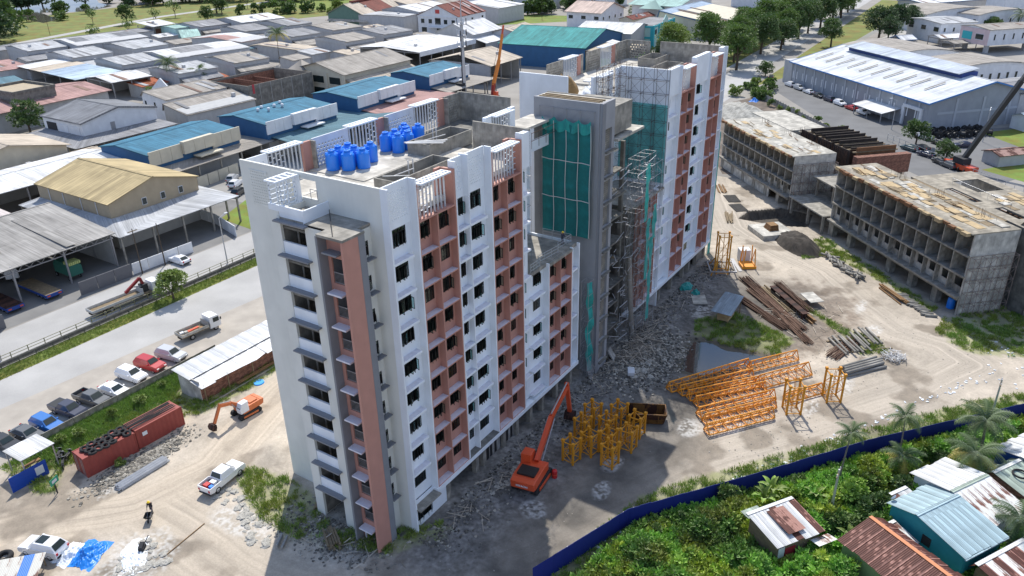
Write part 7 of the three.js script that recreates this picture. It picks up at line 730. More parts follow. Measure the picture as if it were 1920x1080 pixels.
// ---- cranes and masts
{ const R = thing('mobile_crane', 'dark telescopic crane boom with teal jib rising beside the unfinished block', 'crane', [157.5, 0, 31.8], 0); part(R, 'carrier', B(-4, 4, .6, 1.6, -1.3, 1.3).rotateY(.8), M.orange); part(R, 'turntable', B(-1.6, 1.6, 1.6, 3, -1.1, 1.1).rotateY(.8), M.dark); const rt = V(.553, 0, .833), P = (a, h, b = 0) => [rt.x * a + b * .8, h, rt.z * a - b * .5]; part(R, 'boom', beam(P(0, 2), P(9, 20), .9, 1), M.black); part(R, 'boom', beam(P(7, 16), P(11.6, 25.4), .7, .75), std([.05, .05, .05], .5)); part(R, 'boom_head', beam(P(11.4, 25), P(12, 26.4), 1.1, 1.3), M.orange); const l = []; for (const e of [-.35, .35]) { l.push(rod(P(12, 26.2, e), P(19.6, 36, e), .07, 5), rod(P(11.6, 26.6, e), P(18.8, 36.6, e), .05, 5)); for (let i = 0; i < 9; i++) l.push(rod(P(12 + i * .84, 26.2 + i * 1.09, e), P(12.1 + (i + 1) * .78, 26.8 + (i + .6) * 1.1, e), .04, 4)); } part(R, 'jib', merge(l), std([.05, .36, .33], .5)); for (const e of [-1, 1]) for (const q of [-2.6, -.8, 1.2, 3]) wheel(R, q * .7 + e * .9, .5, -q * .72 + e * .9, .5); }
{ const R = thing('crane_lorry', 'orange telescopic crane boom standing above a red base in the yard', 'crane', [163, 0, -102], 0); const rt = V(.553, 0, .833), P = (a, h) => [rt.x * a, h, rt.z * a]; part(R, 'base', B(-2, 2, .4, 2.4, -1.2, 1.2), M.dark); part(R, 'pedestal', beam(P(-.2, 2), P(.3, 6.5), .9, .9), std([.32, .03, .02], .5)); const om = std([.70, .22, .03], .5); part(R, 'boom', beam(P(.2, 6), P(2.2, 13.6), .9, .85), om); part(R, 'boom', beam(P(2, 12.8), P(3.4, 21.4), .65, .6), om); part(R, 'boom_tip', beam(P(3.3, 21), P(3.8, 24), .45, .42), M.orange); part(R, 'hoist_rope', merge([rod(P(3.7, 24), P(-.6, 7), .035, 4), rod(P(3.75, 24), P(-.9, 6.4), .035, 4)]), M.dark); part(R, 'cab', B(-1.6, -.4, 2.4, 4.2, 1.2, 2.4), M.orange); for (const e of [-1, 1]) for (const q of [-1.4, 1.4]) wheel(R, q, .5, e * 1, .5); }
{ const R = thing('telecom_mast', 'tall grey telecom pole crowded with antennas', 'telecom mast', [162, 0, -112.6], 0); part(R, 'pole', cyl(.75, .5, 0, 24.6, 0, 0, 12), M.galv); part(R, 'top_pole', cyl(.2, .12, 24.6, 31, 0, 0, 8), M.galv); for (let k = 0; k < 3; k++) { part(R, 'platform', cyl(1.5, 1.5, 17 + k * 3.4, 17.2 + k * 3.4, 0, 0, 12), M.steel); for (let i = 0; i < 5; i++) { const a = i * 1.257 + k; part(R, 'antenna', B(-.16, .16, 17 + k * 3.4, 18.9 + k * 3.4, 1.4, 1.62).rotateY(a), pick([M.whiteS, M.dark])); } } part(R, 'dish', new THREE.SphereGeometry(.6, 14, 8, 0, Math.PI).translate(.9, 20, .6), M.whiteS); part(R, 'cable_run', B(-.9, -.72, 0, 22, -.1, .1), M.dark); part(R, 'equipment_cage', B(-2.6, -.9, 0, 6, -1.2, 1.2), M.dark); }
// street lamps, poles
function pole(name, label, x, z, h, opt = {}) { const R = thing(name, label, opt.cat ?? 'pole', [x, opt.y ?? 0, z], opt.turn ?? 0, opt.group); part(R, 'shaft', cyl(opt.r ?? .12, (opt.r ?? .12) * .6, 0, h, 0, 0, 8), opt.mat ?? M.galv); if (opt.lamp) { part(R, 'arm', rod([0, h, 0], [1.4, h + .5, 0], .05, 6), M.galv); part(R, 'lamp_head', B(1.2, 1.9, h + .44, h + .56, -.13, .13), M.whiteS); } if (opt.cross) { part(R, 'crossarm', B(-.9, .9, h - .5, h - .38, -.06, .06), M.woodG); for (const q of [-.7, 0, .7]) part(R, 'insulator', cyl(.05, .04, h - .38, h - .15, q, 0, 6), M.whiteS); } return R; }
pole('utility_pole', 'dark timber pole leaning by the grey sheet gate', 24, -81.4, 8.4, { mat: M.bark, cross: true }); pole('utility_pole', 'dark timber pole in front of the white boundary wall', 28.4, -81.2, 8, { mat: M.bark }); pole('street_lamp', 'thin street lamp beside the drain railing near the tower', 34.6, -72, 8.6, { lamp: true, cat: 'street lamp' }); pole('street_lamp', 'thin street lamp on the verge across from the truck shelter', -4.6, -72, 8, { lamp: true, cat: 'street lamp' }); pole('utility_pole', 'grey concrete pole rising out of the bushes by the tin shack', 23.4, 34.2, 6.4, { r: .16, cross: true }); pole('utility_pole', 'grey concrete pole behind the hoarding near the coconut palms', 49.4, 46.2, 6.6, { r: .15, cross: true }); pole('lamp_post', 'short white lamp post on the grass beside the hoarding', -2.6, 12.2, 2.4, { r: .05, cat: 'lamp post', mat: M.whiteS }); pole('street_lamp', 'street lamp at the corner of the drum yard', 186, 34, 8, { lamp: true, cat: 'street lamp' }); pole('street_lamp', 'street lamp beside the loading doorway of the warehouse', 188, 12, 8, { lamp: true, cat: 'street lamp', turn: 2 });
for (const [x, z, l] of [[238, -388, 'slim pole on the lawn beside the riverside road'], [186, -404, 'slim pole at the bend of the riverside road'], [349, -196, 'slim pole standing in the green meadow']]) pole('utility_pole', l, x, z, 11, { mat: M.bark });
// ---- entrance corner: motorbikes, tyre, tarpaulin, lean-to roofs
function motorbike(label, x, z, turn, mat, group) { const R = thing('motorbike', label, 'motorbike', [x, 0, z], turn, group); for (const q of [-.62, .62]) { const w = part(R, 'wheel', memo('mw', () => new THREE.TorusGeometry(.25, .06, 8, 18)), M.rubber); w.position.set(q, .3, 0); part(w, 'rim', memo('mr', () => cyl(.2, .2, -.03, .03, 0, 0, 12).rotateX(Math.PI / 2)), M.rim); } part(R, 'frame', ext([[-.7, .45], [.1, .35], [.5, .62], [.45, .8], [.1, .72], [-.6, .72]], .22, [], .03).translate(0, 0, -.11), mat); part(R, 'seat', B(-.65, .05, .72, .8, -.12, .12), M.dark); part(R, 'fork', merge([rod([.62, .3, -.07], [.4, 1.0, -.07], .03, 6), rod([.62, .3, .07], [.4, 1, .07], .03, 6), rod([.36, 1.02, -.32], [.36, 1.02, .32], .025, 6)]), M.steel); part(R, 'headlight', new THREE.SphereGeometry(.1, 10, 8).translate(.5, .88, 0), M.lampw); part(R, 'front_shield', B(.38, .5, .6, .98, -.16, .16), mat); return R; }
motorbike('blue and white motorbike next to the big tyre', -24.1, -34.2, .9, PT.navy); const gb = 'motorbikes beside the gate shelter'; [[-12.6, -42.4], [-11.9, -42], [-12.3, -43.2], [-13, -41.2]].forEach(([x, z], i) => motorbike('dark motorbike parked beside the gate shelter', x, z, .4 + i * .2, PT.black, gb)); for (let i = 0; i < 9; i++) motorbike('dark motorbike parked under the warehouse side canopy', 203 - i * 1.1, 9.6 + i * 1.15, ra + 1.4 + rr(-.1, .1), pick([PT.black, PT.red, PT.navy]), 'motorbikes under the warehouse canopy');
single('big_tyre', 'large worn lorry tyre lying flat beside the motorbike', 'tyre', new THREE.TorusGeometry(.62, .24, 12, 28).rotateX(Math.PI / 2), M.rubber, [-24.1, .25, -32.2]);
{ const t = thing('entrance_leanto', 'low lean-to of white corrugated sheets with one blue sheet', 'lean-to', [-24.6, 0, -28.4], -.75); for (let i = 0; i < 5; i++) part(t, 'roof_sheet', slab([-2.4 + i * .95, 1.5, -1.2], [-1.46 + i * .95, 1.5, -1.2], [-1.46 + i * .95, 1.35, 2.6], [-2.4 + i * .95, 1.35, 2.6], .03), i === 3 ? std([.02, .16, .55], .5, { bumpMap: rep(T.rib, 6), bumpScale: .03 }) : std([.78, .76, .72], .6, { map: rep(T.tinold, 4), bumpMap: rep(T.rib, 6), bumpScale: .03 })); for (const [x, z] of [[-2.2, -1], [2, -1], [-2.2, 2.4], [2, 2.4]]) part(t, 'post', B(x - .05, x + .05, 0, 1.4, z - .05, z + .05), M.woodG); }
{ const crum = (s, a, b, h, n = 48) => { const g = new THREE.PlaneGeometry(2, 2, n, n).rotateX(-Math.PI / 2), p = g.attributes.position; for (let i = 0; i < p.count; i++) { const u = p.getX(i), v = p.getZ(i), r = Math.hypot(u, v), e = 1 + .35 * (fbm(Math.atan2(v, u) * 2 + 7, s, 2, s) - .5); p.setXYZ(i, u * a * e, Math.max(.02, h * Math.max(0, 1.05 - r) * (.4 + fbm(u * 3 + s, v * 3, 2, s)) + .28 * Math.abs(fbm(u * 7, v * 7, 2, s + 2) - .5) * 2 * step(1.3, .6, r)), v * b * e); } g.computeVertexNormals(); return uvM(g); }; const bt = std([.01, .20, .66], .4); single('tarpaulin', 'crumpled bright blue tarpaulin heaped by the entrance', 'tarpaulin', crum(551, 1.9, 1.4, .9), bt, [-19.4, 0, -25.6], .4); single('plastic_sheet', 'crumpled white plastic sheet beside the blue tarpaulin', 'plastic sheet', crum(557, 1.5, 1.1, .7), M.white, [-20.4, 0, -27.3], .2); single('plastic_sheet', 'flat white plastic scraps at the edge of the rubbish', 'plastic sheet', crum(563, 2.4, 1.2, .3), M.white, [-17.2, 0, -21.6], .9); single('scrap_machine', 'broken black machine lying in the rubbish', 'scrap', merge([B(-.4, .4, .1, .5, -.25, .25), B(-.2, .5, .5, .75, -.2, .2).rotateZ(.3), rod([.3, .3, 0], [1.1, .9, .3], .05, 6)]), M.dark, [-16.2, 0, -21.6], .6); single('tarpaulin', 'blue sheet scrap on the earth behind the site', 'tarpaulin', crum(571, 1.6, 1.2, 1), bt, [205, 0, -31]); }

// ================================================================ PEOPLE
function figure(x, y, z, turn, label, pose) { // one continuous body from round-section limbs fused on a grid, clothing colours by height
  const J = pose.joints, bones = pose.bones, R = thing('person', label, 'person', [x, y, z], turn); const cell = .035, lo = [-.75, -.02, -.6], hi = [1.1, 1.95, .6], n = lo.map((q, i) => Math.ceil((hi[i] - q) / cell)); const val = new Float32Array((n[0] + 1) * (n[1] + 1) * (n[2] + 1)), id = (i, j, k) => (k * (n[1] + 1) + j) * (n[0] + 1) + i;
  for (let k = 0; k <= n[2]; k++) for (let j = 0; j <= n[1]; j++) for (let i = 0; i <= n[0]; i++) { const p = [lo[0] + i * cell, lo[1] + j * cell, lo[2] + k * cell]; let s = 0; for (const [a, b, ra, rb] of bones) { const A = J[a], Bq = J[b], d = [0, 1, 2].map((q) => Bq[q] - A[q]), L = d[0] ** 2 + d[1] ** 2 + d[2] ** 2, t = clamp(((p[0] - A[0]) * d[0] + (p[1] - A[1]) * d[1] + (p[2] - A[2]) * d[2]) / L); const dist = Math.hypot(p[0] - A[0] - d[0] * t, p[1] - A[1] - d[1] * t, p[2] - A[2] - d[2] * t) - mix(ra, rb, t); s += Math.exp(-dist * 32); } val[id(i, j, k)] = -Math.log(s + 1e-30) / 32; }
  const P = [], C = []; // surface nets
  const vert = new Map(), cellV = (i, j, k) => { const key = id(i, j, k); if (vert.has(key)) return vert.get(key); let sx = 0, sy = 0, sz = 0, c = 0; const E = [[0, 1], [2, 3], [4, 5], [6, 7], [0, 2], [1, 3], [4, 6], [5, 7], [0, 4], [1, 5], [2, 6], [3, 7]], co = (q) => [q & 1, (q >> 1) & 1, (q >> 2) & 1]; for (const [a, b] of E) { const [ax, ay, az] = co(a), [bx, by, bz] = co(b), va = val[id(i + ax, j + ay, k + az)], vb = val[id(i + bx, j + by, k + bz)]; if ((va < 0) !== (vb < 0)) { const t = va / (va - vb); sx += mix(ax, bx, t); sy += mix(ay, by, t); sz += mix(az, bz, t); c++; } } const v = [lo[0] + (i + sx / c) * cell, lo[1] + (j + sy / c) * cell, lo[2] + (k + sz / c) * cell]; vert.set(key, v); return v; };
  const tri = (a, b, c) => { for (const v of [a, b, c]) { P.push(...v); const col = pose.color(v); C.push(...col); } }, quad = (a, b, c, d, f) => { if (f) { tri(a, b, c); tri(a, c, d); } else { tri(a, c, b); tri(a, d, c); } };
  for (let k = 1; k < n[2]; k++) for (let j = 1; j < n[1]; j++) for (let i = 1; i < n[0]; i++) { const v0 = val[id(i, j, k)] < 0; if (v0 !== (val[id(i + 1, j, k)] < 0)) quad(cellV(i, j - 1, k - 1), cellV(i, j, k - 1), cellV(i, j, k), cellV(i, j - 1, k), v0); if (v0 !== (val[id(i, j + 1, k)] < 0)) quad(cellV(i - 1, j, k - 1), cellV(i - 1, j, k), cellV(i, j, k), cellV(i, j, k - 1), v0); if (v0 !== (val[id(i, j, k + 1)] < 0)) quad(cellV(i - 1, j - 1, k), cellV(i, j - 1, k), cellV(i, j, k), cellV(i - 1, j, k), v0); }
  const g = new THREE.BufferGeometry(); g.setAttribute('position', new THREE.Float32BufferAttribute(P, 3)); g.setAttribute('color', new THREE.Float32BufferAttribute(C, 3)); g.computeVertexNormals(); part(R, 'body', g, std([1, 1, 1], .8, { vertexColors: true }));
  const hd = J.head; part(R, 'helmet', merge([new THREE.SphereGeometry(.135, 16, 8, 0, 6.3, 0, 1.6).translate(hd[0], hd[1] + .04, hd[2]), cyl(.17, .14, hd[1] + .03, hd[1] + .05, hd[0] + .02, hd[2], 16)]), pose.hat); for (const s of [-1, 1]) for (let f = 0; f < 5; f++) { const h = J[s < 0 ? 'haL' : 'haR'], a = f === 4 ? 1.2 : 0; part(R, 'finger', rod(h, [h[0] + (f === 4 ? .03 : .075 - .008 * Math.abs(f - 1)), h[1] - .02 - .015 * f, h[2] + s * (f === 4 ? -.05 : (.03 - .018 * f))], .011, 5, .008), M.skin); } return R;
}
{ const J = { pel: [0, .92, 0], chest: [.16, 1.32, 0], neck: [.22, 1.47, 0], head: [.3, 1.62, 0], shL: [.18, 1.38, -.19], shR: [.18, 1.38, .19], elL: [.3, 1.1, -.24], elR: [.3, 1.1, .24], haL: [.52, .86, -.25], haR: [.52, .86, .25], hiL: [0, .9, -.1], hiR: [0, .9, .1], knL: [.2, .5, -.1], knR: [-.02, .48, .11], anL: [.1, .08, -.1], anR: [-.34, .12, .11], toL: [.27, .04, -.11], toR: [-.2, .04, .12] };
  const bones = [['pel', 'chest', .15, .16], ['chest', 'neck', .13, .07], ['neck', 'head', .06, .1], ['head', 'head2', .1, .09], ['shL', 'elL', .06, .045], ['shR', 'elR', .06, .045], ['elL', 'haL', .045, .035], ['elR', 'haR', .045, .035], ['chest', 'shL', .12, .07], ['chest', 'shR', .12, .07], ['hiL', 'knL', .09, .065], ['hiR', 'knR', .09, .065], ['knL', 'anL', .06, .045], ['knR', 'anR', .06, .045], ['anL', 'toL', .05, .035], ['anR', 'toR', .05, .035]]; J.head2 = [.33, 1.68, 0];
  const pose = { joints: J, bones, hat: M.helmet, color: ([x, y, z]) => (y > 1.46 ? [.3, .16, .1] : y > .93 && Math.abs(z) < .3 && !(x > .4) ? [.02, .02, .025] : x > .36 && y > .8 ? [.3, .16, .1] : y > .14 ? [.05, .055, .08] : [.03, .025, .02]) };
  const px = -12.4, pz = -25.6, tn = Math.PI + .75; figure(px, siteH(px, pz), pz, tn, 'worker in dark clothes and yellow helmet pushing a wheelbarrow', pose);
  const W = thing('wheelbarrow', 'dark wheelbarrow pushed by the worker across the dirt', 'wheelbarrow', [px, siteH(px, pz), pz], tn); part(W, 'tray', merge([slab([.75, .75, -.34], [.75, .75, .34], [.85, .4, .25], [.85, .4, -.25], .02), slab([1.75, .85, -.34], [1.75, .85, .34], [1.45, .4, .25], [1.45, .4, -.25], .02), slab([.75, .75, -.34], [1.75, .85, -.34], [1.45, .4, -.25], [.85, .4, -.25], .02), slab([.75, .75, .34], [1.75, .85, .34], [1.45, .4, .25], [.85, .4, .25], .02), B(.85, 1.45, .38, .4, -.25, .25)]), M.black); const w = part(W, 'wheel', new THREE.TorusGeometry(.17, .05, 8, 18), M.rubber); w.position.set(1.62, .22, 0); part(W, 'handle', rod([.48, .85, -.25], [1.6, .24, -.06], .02, 6), M.steel); part(W, 'handle', rod([.48, .85, .25], [1.6, .24, .06], .02, 6), M.steel); for (const e of [-1, 1]) part(W, 'leg', rod([.9, .5, e * .22], [.8, .02, e * .24], .018, 6), M.steel);
  const J2 = { ...J, chest: [.02, 1.34, 0], neck: [.03, 1.49, 0], head: [.04, 1.63, 0], head2: [.05, 1.69, 0], shL: [.02, 1.4, -.19], shR: [.02, 1.4, .19], elL: [.1, 1.13, -.26], elR: [.1, 1.13, .26], haL: [.3, 1.02, -.22], haR: [.3, 1.02, .22], knL: [.03, .5, -.1], knR: [.03, .5, .1], anL: [0, .08, -.1], anR: [0, .08, .1], toL: [.16, .04, -.11], toR: [.16, .04, .11] }; figure(31.9, 19.4, -1.8, -Math.PI / 2, 'worker in dark clothes and yellow helmet at the terrace railing', { ...pose, joints: J2, color: ([x, y]) => (y > 1.48 ? [.3, .16, .1] : y > .93 ? [.03, .035, .06] : y > .14 ? [.05, .055, .08] : [.03, .025, .02]) });
}

// ================================================================ TREES AND PLANTS
function leaves(n, at, len, wid, sd, fold = .25) { // n folded leaf blades; at(i) gives [x, y, z, outward x, y, z]
  const P = new Float32Array(n * 12 * 3); const s0 = seed; seed = sd; let o = 0; for (let i = 0; i < n; i++) { const [x, y, z, ox, oy, oz] = at(i), d = V(ox + rr(-.7, .7), oy + rr(-.6, .6), oz + rr(-.7, .7)).normalize(), s = new THREE.Vector3().crossVectors(d, V(rr(-1, 1), 1, rr(-1, 1))).normalize(), u = new THREE.Vector3().crossVectors(s, d), L = len * rr(.7, 1.3), W = wid * rr(.7, 1.2); const a = [x, y, z], t = [x + d.x * L, y + d.y * L, z + d.z * L], m = [x + d.x * L * .45, y + d.y * L * .45, z + d.z * L * .45], l = [m[0] + s.x * W + u.x * W * fold, m[1] + s.y * W + u.y * W * fold, m[2] + s.z * W + u.z * W * fold], r = [m[0] - s.x * W + u.x * W * fold, m[1] - s.y * W + u.y * W * fold, m[2] - s.z * W + u.z * W * fold]; for (const v of [a, l, t, a, t, r]) { P[o++] = v[0]; P[o++] = v[1]; P[o++] = v[2]; } }
  seed = s0; const g = new THREE.BufferGeometry(); g.setAttribute('position', new THREE.BufferAttribute(P.slice(0, o), 3)); g.computeVertexNormals(); return uvM(g);
}
function crown(sd, R, H, y0, blobs, n, len, wid) { const s0 = seed; seed = sd; const bl = []; for (let i = 0; i < blobs; i++) { const a = rr(0, 6.28), q = Math.sqrt(rnd()) * .78, yy = rr(.1, .95), k = Math.sin(Math.PI * clamp(.22 + yy * .68)); bl.push([Math.cos(a) * q * R * k, y0 + H * yy, Math.sin(a) * q * R * k, R * rr(.2, .36)]); } seed = sd + 7; const r1 = rr; const dirs = []; for (let i = 0; i < n; i++) { const b = bl[i % blobs], th = rr(0, 6.28), cy = rr(-.55, 1), sy = Math.sqrt(1 - cy * cy), k = b[3] * rr(.55, 1.05); dirs.push([b[0] + Math.cos(th) * sy * k, b[1] + cy * k * .8, b[2] + Math.sin(th) * sy * k, Math.cos(th) * sy, cy, Math.sin(th) * sy]); } seed = s0; return leaves(n, (i) => dirs[i], len, wid, sd + 99); }
function limbs(h, r, spread, n, sd) { const s0 = seed; seed = sd; const l = [rod([0, -.2, 0], [rr(-.2, .2), h * .45, rr(-.2, .2)], r, 8, r * .75)]; for (let i = 0; i < n; i++) { const a = i / n * 6.28 + rr(-.4, .4), e = [Math.cos(a) * spread * rr(.5, .8), h * rr(.75, 1), Math.sin(a) * spread * rr(.5, .8)]; l.push(rod([0, h * .38, 0], [e[0] * .5, h * .62, e[2] * .5], r * .6, 6, r * .4), rod([e[0] * .5, h * .62, e[2] * .5], e, r * .4, 5, r * .12)); } seed = s0; return l; }
const TV = { // kinds: trunk pieces + crown
  rain: [0, 1, 2].map((i) => ({ l: limbs(11, .5, 6.5, 7, 601 + i), c: crown(611 + i, 7.4, 8.6, 4.6, 30, 5200, .75, .26) })), round: [0, 1].map((i) => ({ l: limbs(5.5, .25, 3, 5, 621 + i), c: crown(631 + i, 4, 5.6, 1.4, 20, 2600, .55, .2) })), wood: [0, 1, 2].map((i) => ({ l: limbs(8, .35, 4, 4, 641 + i), c: crown(651 + i, 6, 8.5, .8, 22, 1500, 1.2, .5) })), thin: [0, 1].map((i) => ({ l: limbs(5.5, .12, 3, 5, 661 + i), c: crown(671 + i, 3, 2.6, 3.2, 9, 500, .5, .16) })), bush: [0, 1, 2].map((i) => ({ l: limbs(1, .05, .6, 4, 681 + i), c: crown(691 + i, 1.2, 1.7, .1, 10, 700, .3, .12) })),
};
const gTree = new Map();
function tree(kind, label, x, z, s, mat, group, y = 0, name = 'tree') {
  const v = pick(TV[kind]), key = kind + TV[kind].indexOf(v); const R = thing(name, label, kind === 'bush' ? 'bush' : 'tree', [x, y, z], rr(0, 6.28), group); R.scale.set(s * rr(.92, 1.08), s * rr(.9, 1.1), s * rr(.92, 1.08)); const tg = memo(`tt${key}`, () => v.l[0]), lg = memo(`tl${key}`, () => merge(v.l.slice(1))); part(R, 'trunk', tg, M.bark); part(R, 'branches', lg, M.bark); part(R, 'crown', v.c, mat); return R;
}
const av = 'broad trees lining the avenue'; for (const [x, z] of [[252.7, -53.5], [290.8, -56], [304.4, -52], [318.9, -55], [338.7, -52.6], [357.5, -54.6], [378.1, -52.8], [410, -55.6], [421, -53], [432, -56], [447, -54], [463, -56], [268, -60], [284, -63], [276, -72], [300, -66], [314, -68], [332, -66], [350, -67], [368, -68], [392, -69], [412, -70], [330, -44 + -30]]) tree('rain', 'broad crowned dark green shade tree lining the avenue', x, z + rr(-1, 1), rr(.95, 1.2), pick([LF.a, LF.b, LF.a]), av);
tree('rain', 'yellow green tree with a wide crown behind the far block', 262, -82, 1.05, LF.c); tree('rain', 'yellow green tree leaning over the turquoise pillared block', 274, -86, .9, LF.c); tree('round', 'dark tree showing through the gap in the far roof wall', 236, -74, 1.6, LF.d); tree('rain', 'rounded dark tree standing alone on the avenue verge', 322, -35, .8, LF.b); for (const [x, z, s] of [[350, -21, 1.1], [362, -16, .95], [343, -16, .8], [373, -12, .8]]) tree('rain', 'dark dense tree in the clump beside the side road', x, z, s, LF.d, 'clump beside the side road'); tree('rain', 'bushy tree in front of the small windowed arched hall', 392, 20, .55, LF.a);
for (const [x, z, s, l] of [[67, -199, 1.35, 'leafy round tree in front of the pink roofed house'], [233.5, -279, 1.3, 'dark round tree in the middle of a grey workshop roof row'], [174, 20, .9, 'round shrub tree at the fence by the parked cars'], [164, 28, .7, 'small tree beside the mesh fence and mobile crane'], [26.5, -66.9, .0, ''], [372, -150, 1.1, 'small clipped tree in front of the mint institute'], [112, -206, .7, 'small yellow green tree by the orange stall'], [246, -40, .8, 'small tree at the end of the warehouse']]) if (s) tree('round', l, x, z, s, l.includes('yellow') ? LF.c : LF.b);
tree('round', 'young bright green tree on the road verge by the crane lorry', 20.4, -67.6, .72, LF.c); tree('round', 'dark shrub tree peeking past the tower by the road', 31.4, -51, .7, LF.d);
for (let i = 0; i < 12; i++) tree(i % 3 ? 'thin' : 'round', i % 3 ? 'thin young tree scattered on the riverside lawn' : 'small rounded tree scattered on the riverside lawn', [232, 246, 266, 288, 300, 318, 262, 205, 180, 340, 352, 226][i], [-405, -398, -408, -392, -412, -404, -372, -362, -352, -400, -384, -430][i], rr(1, 1.7), i % 3 ? LF.a : LF.b, i % 3 ? 'thin lawn trees' : 'rounded lawn trees'); tree('rain', 'tall tree on the far side of the riverside road', 292, -402, 1.1, LF.b); tree('wood', 'large tree at the bend of the riverside road', 176, -430, 1.9, LF.b); tree('wood', 'large drooping tree in front of the river', 160, -404, 1.6, LF.d); for (const [x, z] of [[226, -464], [238, -484], [214, -478], [246, -500], [208, -500], [254, -484]]) tree('bush', 'waterside bush on the bank of the river inlet', x, z, rr(3, 5), pick([LF.a, LF.b]), 'waterside bushes');
{ const gw = 'trees of the riverside wood'; for (let i = 0; i < 64; i++) { const t = i / 64, x = mix(222, 470, t) + rr(-8, 8), z = mix(-560, -300, t) + rr(-16, 16); if (x > 255 && x < 322 && z < -480 && rnd() < .6) continue; tree('wood', 'dense dark tree in the long riverside wood', x, z - rr(10, 50), rr(.9, 1.6), pick([LF.d, LF.b, LF.d]), gw); } for (let i = 0; i < 26; i++) { const t = i / 26; tree('bush', 'bushy green shrub in the thicket before the wood', mix(290, 395, t) + rr(-12, 12), mix(-372, -262, t) + rr(-24, 6), rr(2.4, 4.6), pick([LF.a, LF.c, LF.b]), 'thicket shrubs'); } for (let i = 0; i < 22; i++) tree('wood', 'green tree in the belt behind the meadow', mix(352, 440, i / 22) + rr(-8, 8), mix(-232, -190, i / 22) + rr(-16, 16), rr(.7, 1.1), pick([LF.a, LF.b]), 'trees behind the meadow'); }
for (let i = 0; i < 16; i++) tree('bush', 'rough green bush at the back corner of the site', mix(206, 226, rnd()), mix(-40, -28, rnd()), rr(1.2, 2.2), pick([LF.a, LF.c]), 'bushes at the site corner'); for (let i = 0; i < 10; i++) tree('bush', 'green bush along the fence of the warehouse lane', mix(200, 168, i / 10) + rr(-1, 1), mix(-23, 12, i / 10) + rr(-2, 0), rr(.8, 1.5), pick([LF.a, LF.c]), 'bushes along the lane fence');
// palms
const frond = memo('frond', () => { const P = [], pt = (t) => [t * 3.1, 1.1 * Math.sin(t * 1.9) * .95 - 1.5 * t * t, 0]; const l = []; for (let i = 0; i < 30; i++) { const t = .12 + i / 30 * .88, p = pt(t), q = pt(Math.min(1, t + .012)), L = .95 * Math.sin(Math.PI * clamp(.12 + t * .82)) + .12; for (const e of [-1, 1]) { const tip = [p[0] + .38 * L, p[1] - .32 * L, e * L]; l.push([p, [q[0] + .055, q[1], 0], [tip[0], tip[1] - .12 * (i % 3), tip[2]]]); } } const v = []; for (const [a, b, c] of l) v.push(...a, ...b, ...c); for (let i = 0; i < 8; i++) { const a = pt(i / 8), b = pt((i + 1) / 8), w = .05 * (1 - i / 9); v.push(a[0], a[1], -w, b[0], b[1], -w, b[0], b[1], w, a[0], a[1], -w, b[0], b[1], w, a[0], a[1], w); } const g = new THREE.BufferGeometry(); g.setAttribute('position', new THREE.Float32BufferAttribute(v, 3)); g.computeVertexNormals(); return uvM(g); });
function palm(label, x, z, h, n, s, mat, lean = .06, old = 0, r = .17) { const R = thing('palm_tree', label, 'palm', [x, 0, z], rr(0, 6.28)); const l = []; let p = [0, 0, 0]; for (let i = 1; i <= 6; i++) { const q = [lean * h * (i / 6) ** 2, h * i / 6, 0]; l.push(rod(p, q, r * (1 - .06 * i), 8, r * (1 - .06 * (i + 1)))); p = q; } part(R, 'trunk', merge(l), M.palmbark); for (let i = 0; i < n; i++) { const f = part(R, 'frond', frond, i >= n - old ? LF.yel : mat); f.position.set(p[0], p[1], 0); f.rotation.set(0, i * 2.4 + rr(-.2, .2), mix(.75, -.65, i / n) + rr(-.1, .1), 'YXZ'); f.scale.setScalar(s * rr(.85, 1.1)); } return R; }
M.palmbark = std([.30, .27, .23], .9, { map: rep(T.bark, 1) });
palm('tall slim palm beside the pole in front of the hoarding', 28.6, 33.8, 7.2, 15, .55, LF.palm, .05, 0, .11); palm('slim palm with stiff fan crown next to the hoarding', 36, 38.4, 6.4, 14, .62, LF.palm, .04, 0, .11); palm('short palm with yellowing fronds below the slim palm', 34.3, 38.9, 2.6, 14, .7, LF.palm, .03, 4); palm('coconut palm with a big crown behind the hoarding', 41.4, 45.8, 5.4, 18, 1.0, LF.palm, .06, 0, .2); palm('coconut palm with drooping yellow fronds above the white tin roof', 36.6, 45.4, 4, 18, .95, LF.palm, .05, 5, .2); palm('bushy palm at the corner of the turquoise house', 28.6, 49.8, 3.6, 16, .9, LF.d, .04);
palm('coconut palm between the orange stall and the white gable', 124.5, -212, 10, 16, 1.5, LF.palm); palm('short coconut palm next to the white gable', 133, -208, 6, 15, 1.4, LF.palm); palm('coconut palm with yellow fronds beside the tan lean-to row', 182, -222, 12, 17, 1.6, LF.palm, .03, 5); palm('coconut palm left of the long coloured canopy', 104, -292, 14, 16, 1.7, LF.palm, .04); palm('palm beside the arched hall with small windows', 398, 30, 8, 15, 1.7, LF.palm); palm('small palm in the yard behind the tall white wall', 176, -96, 4, 12, 1.2, LF.palm);
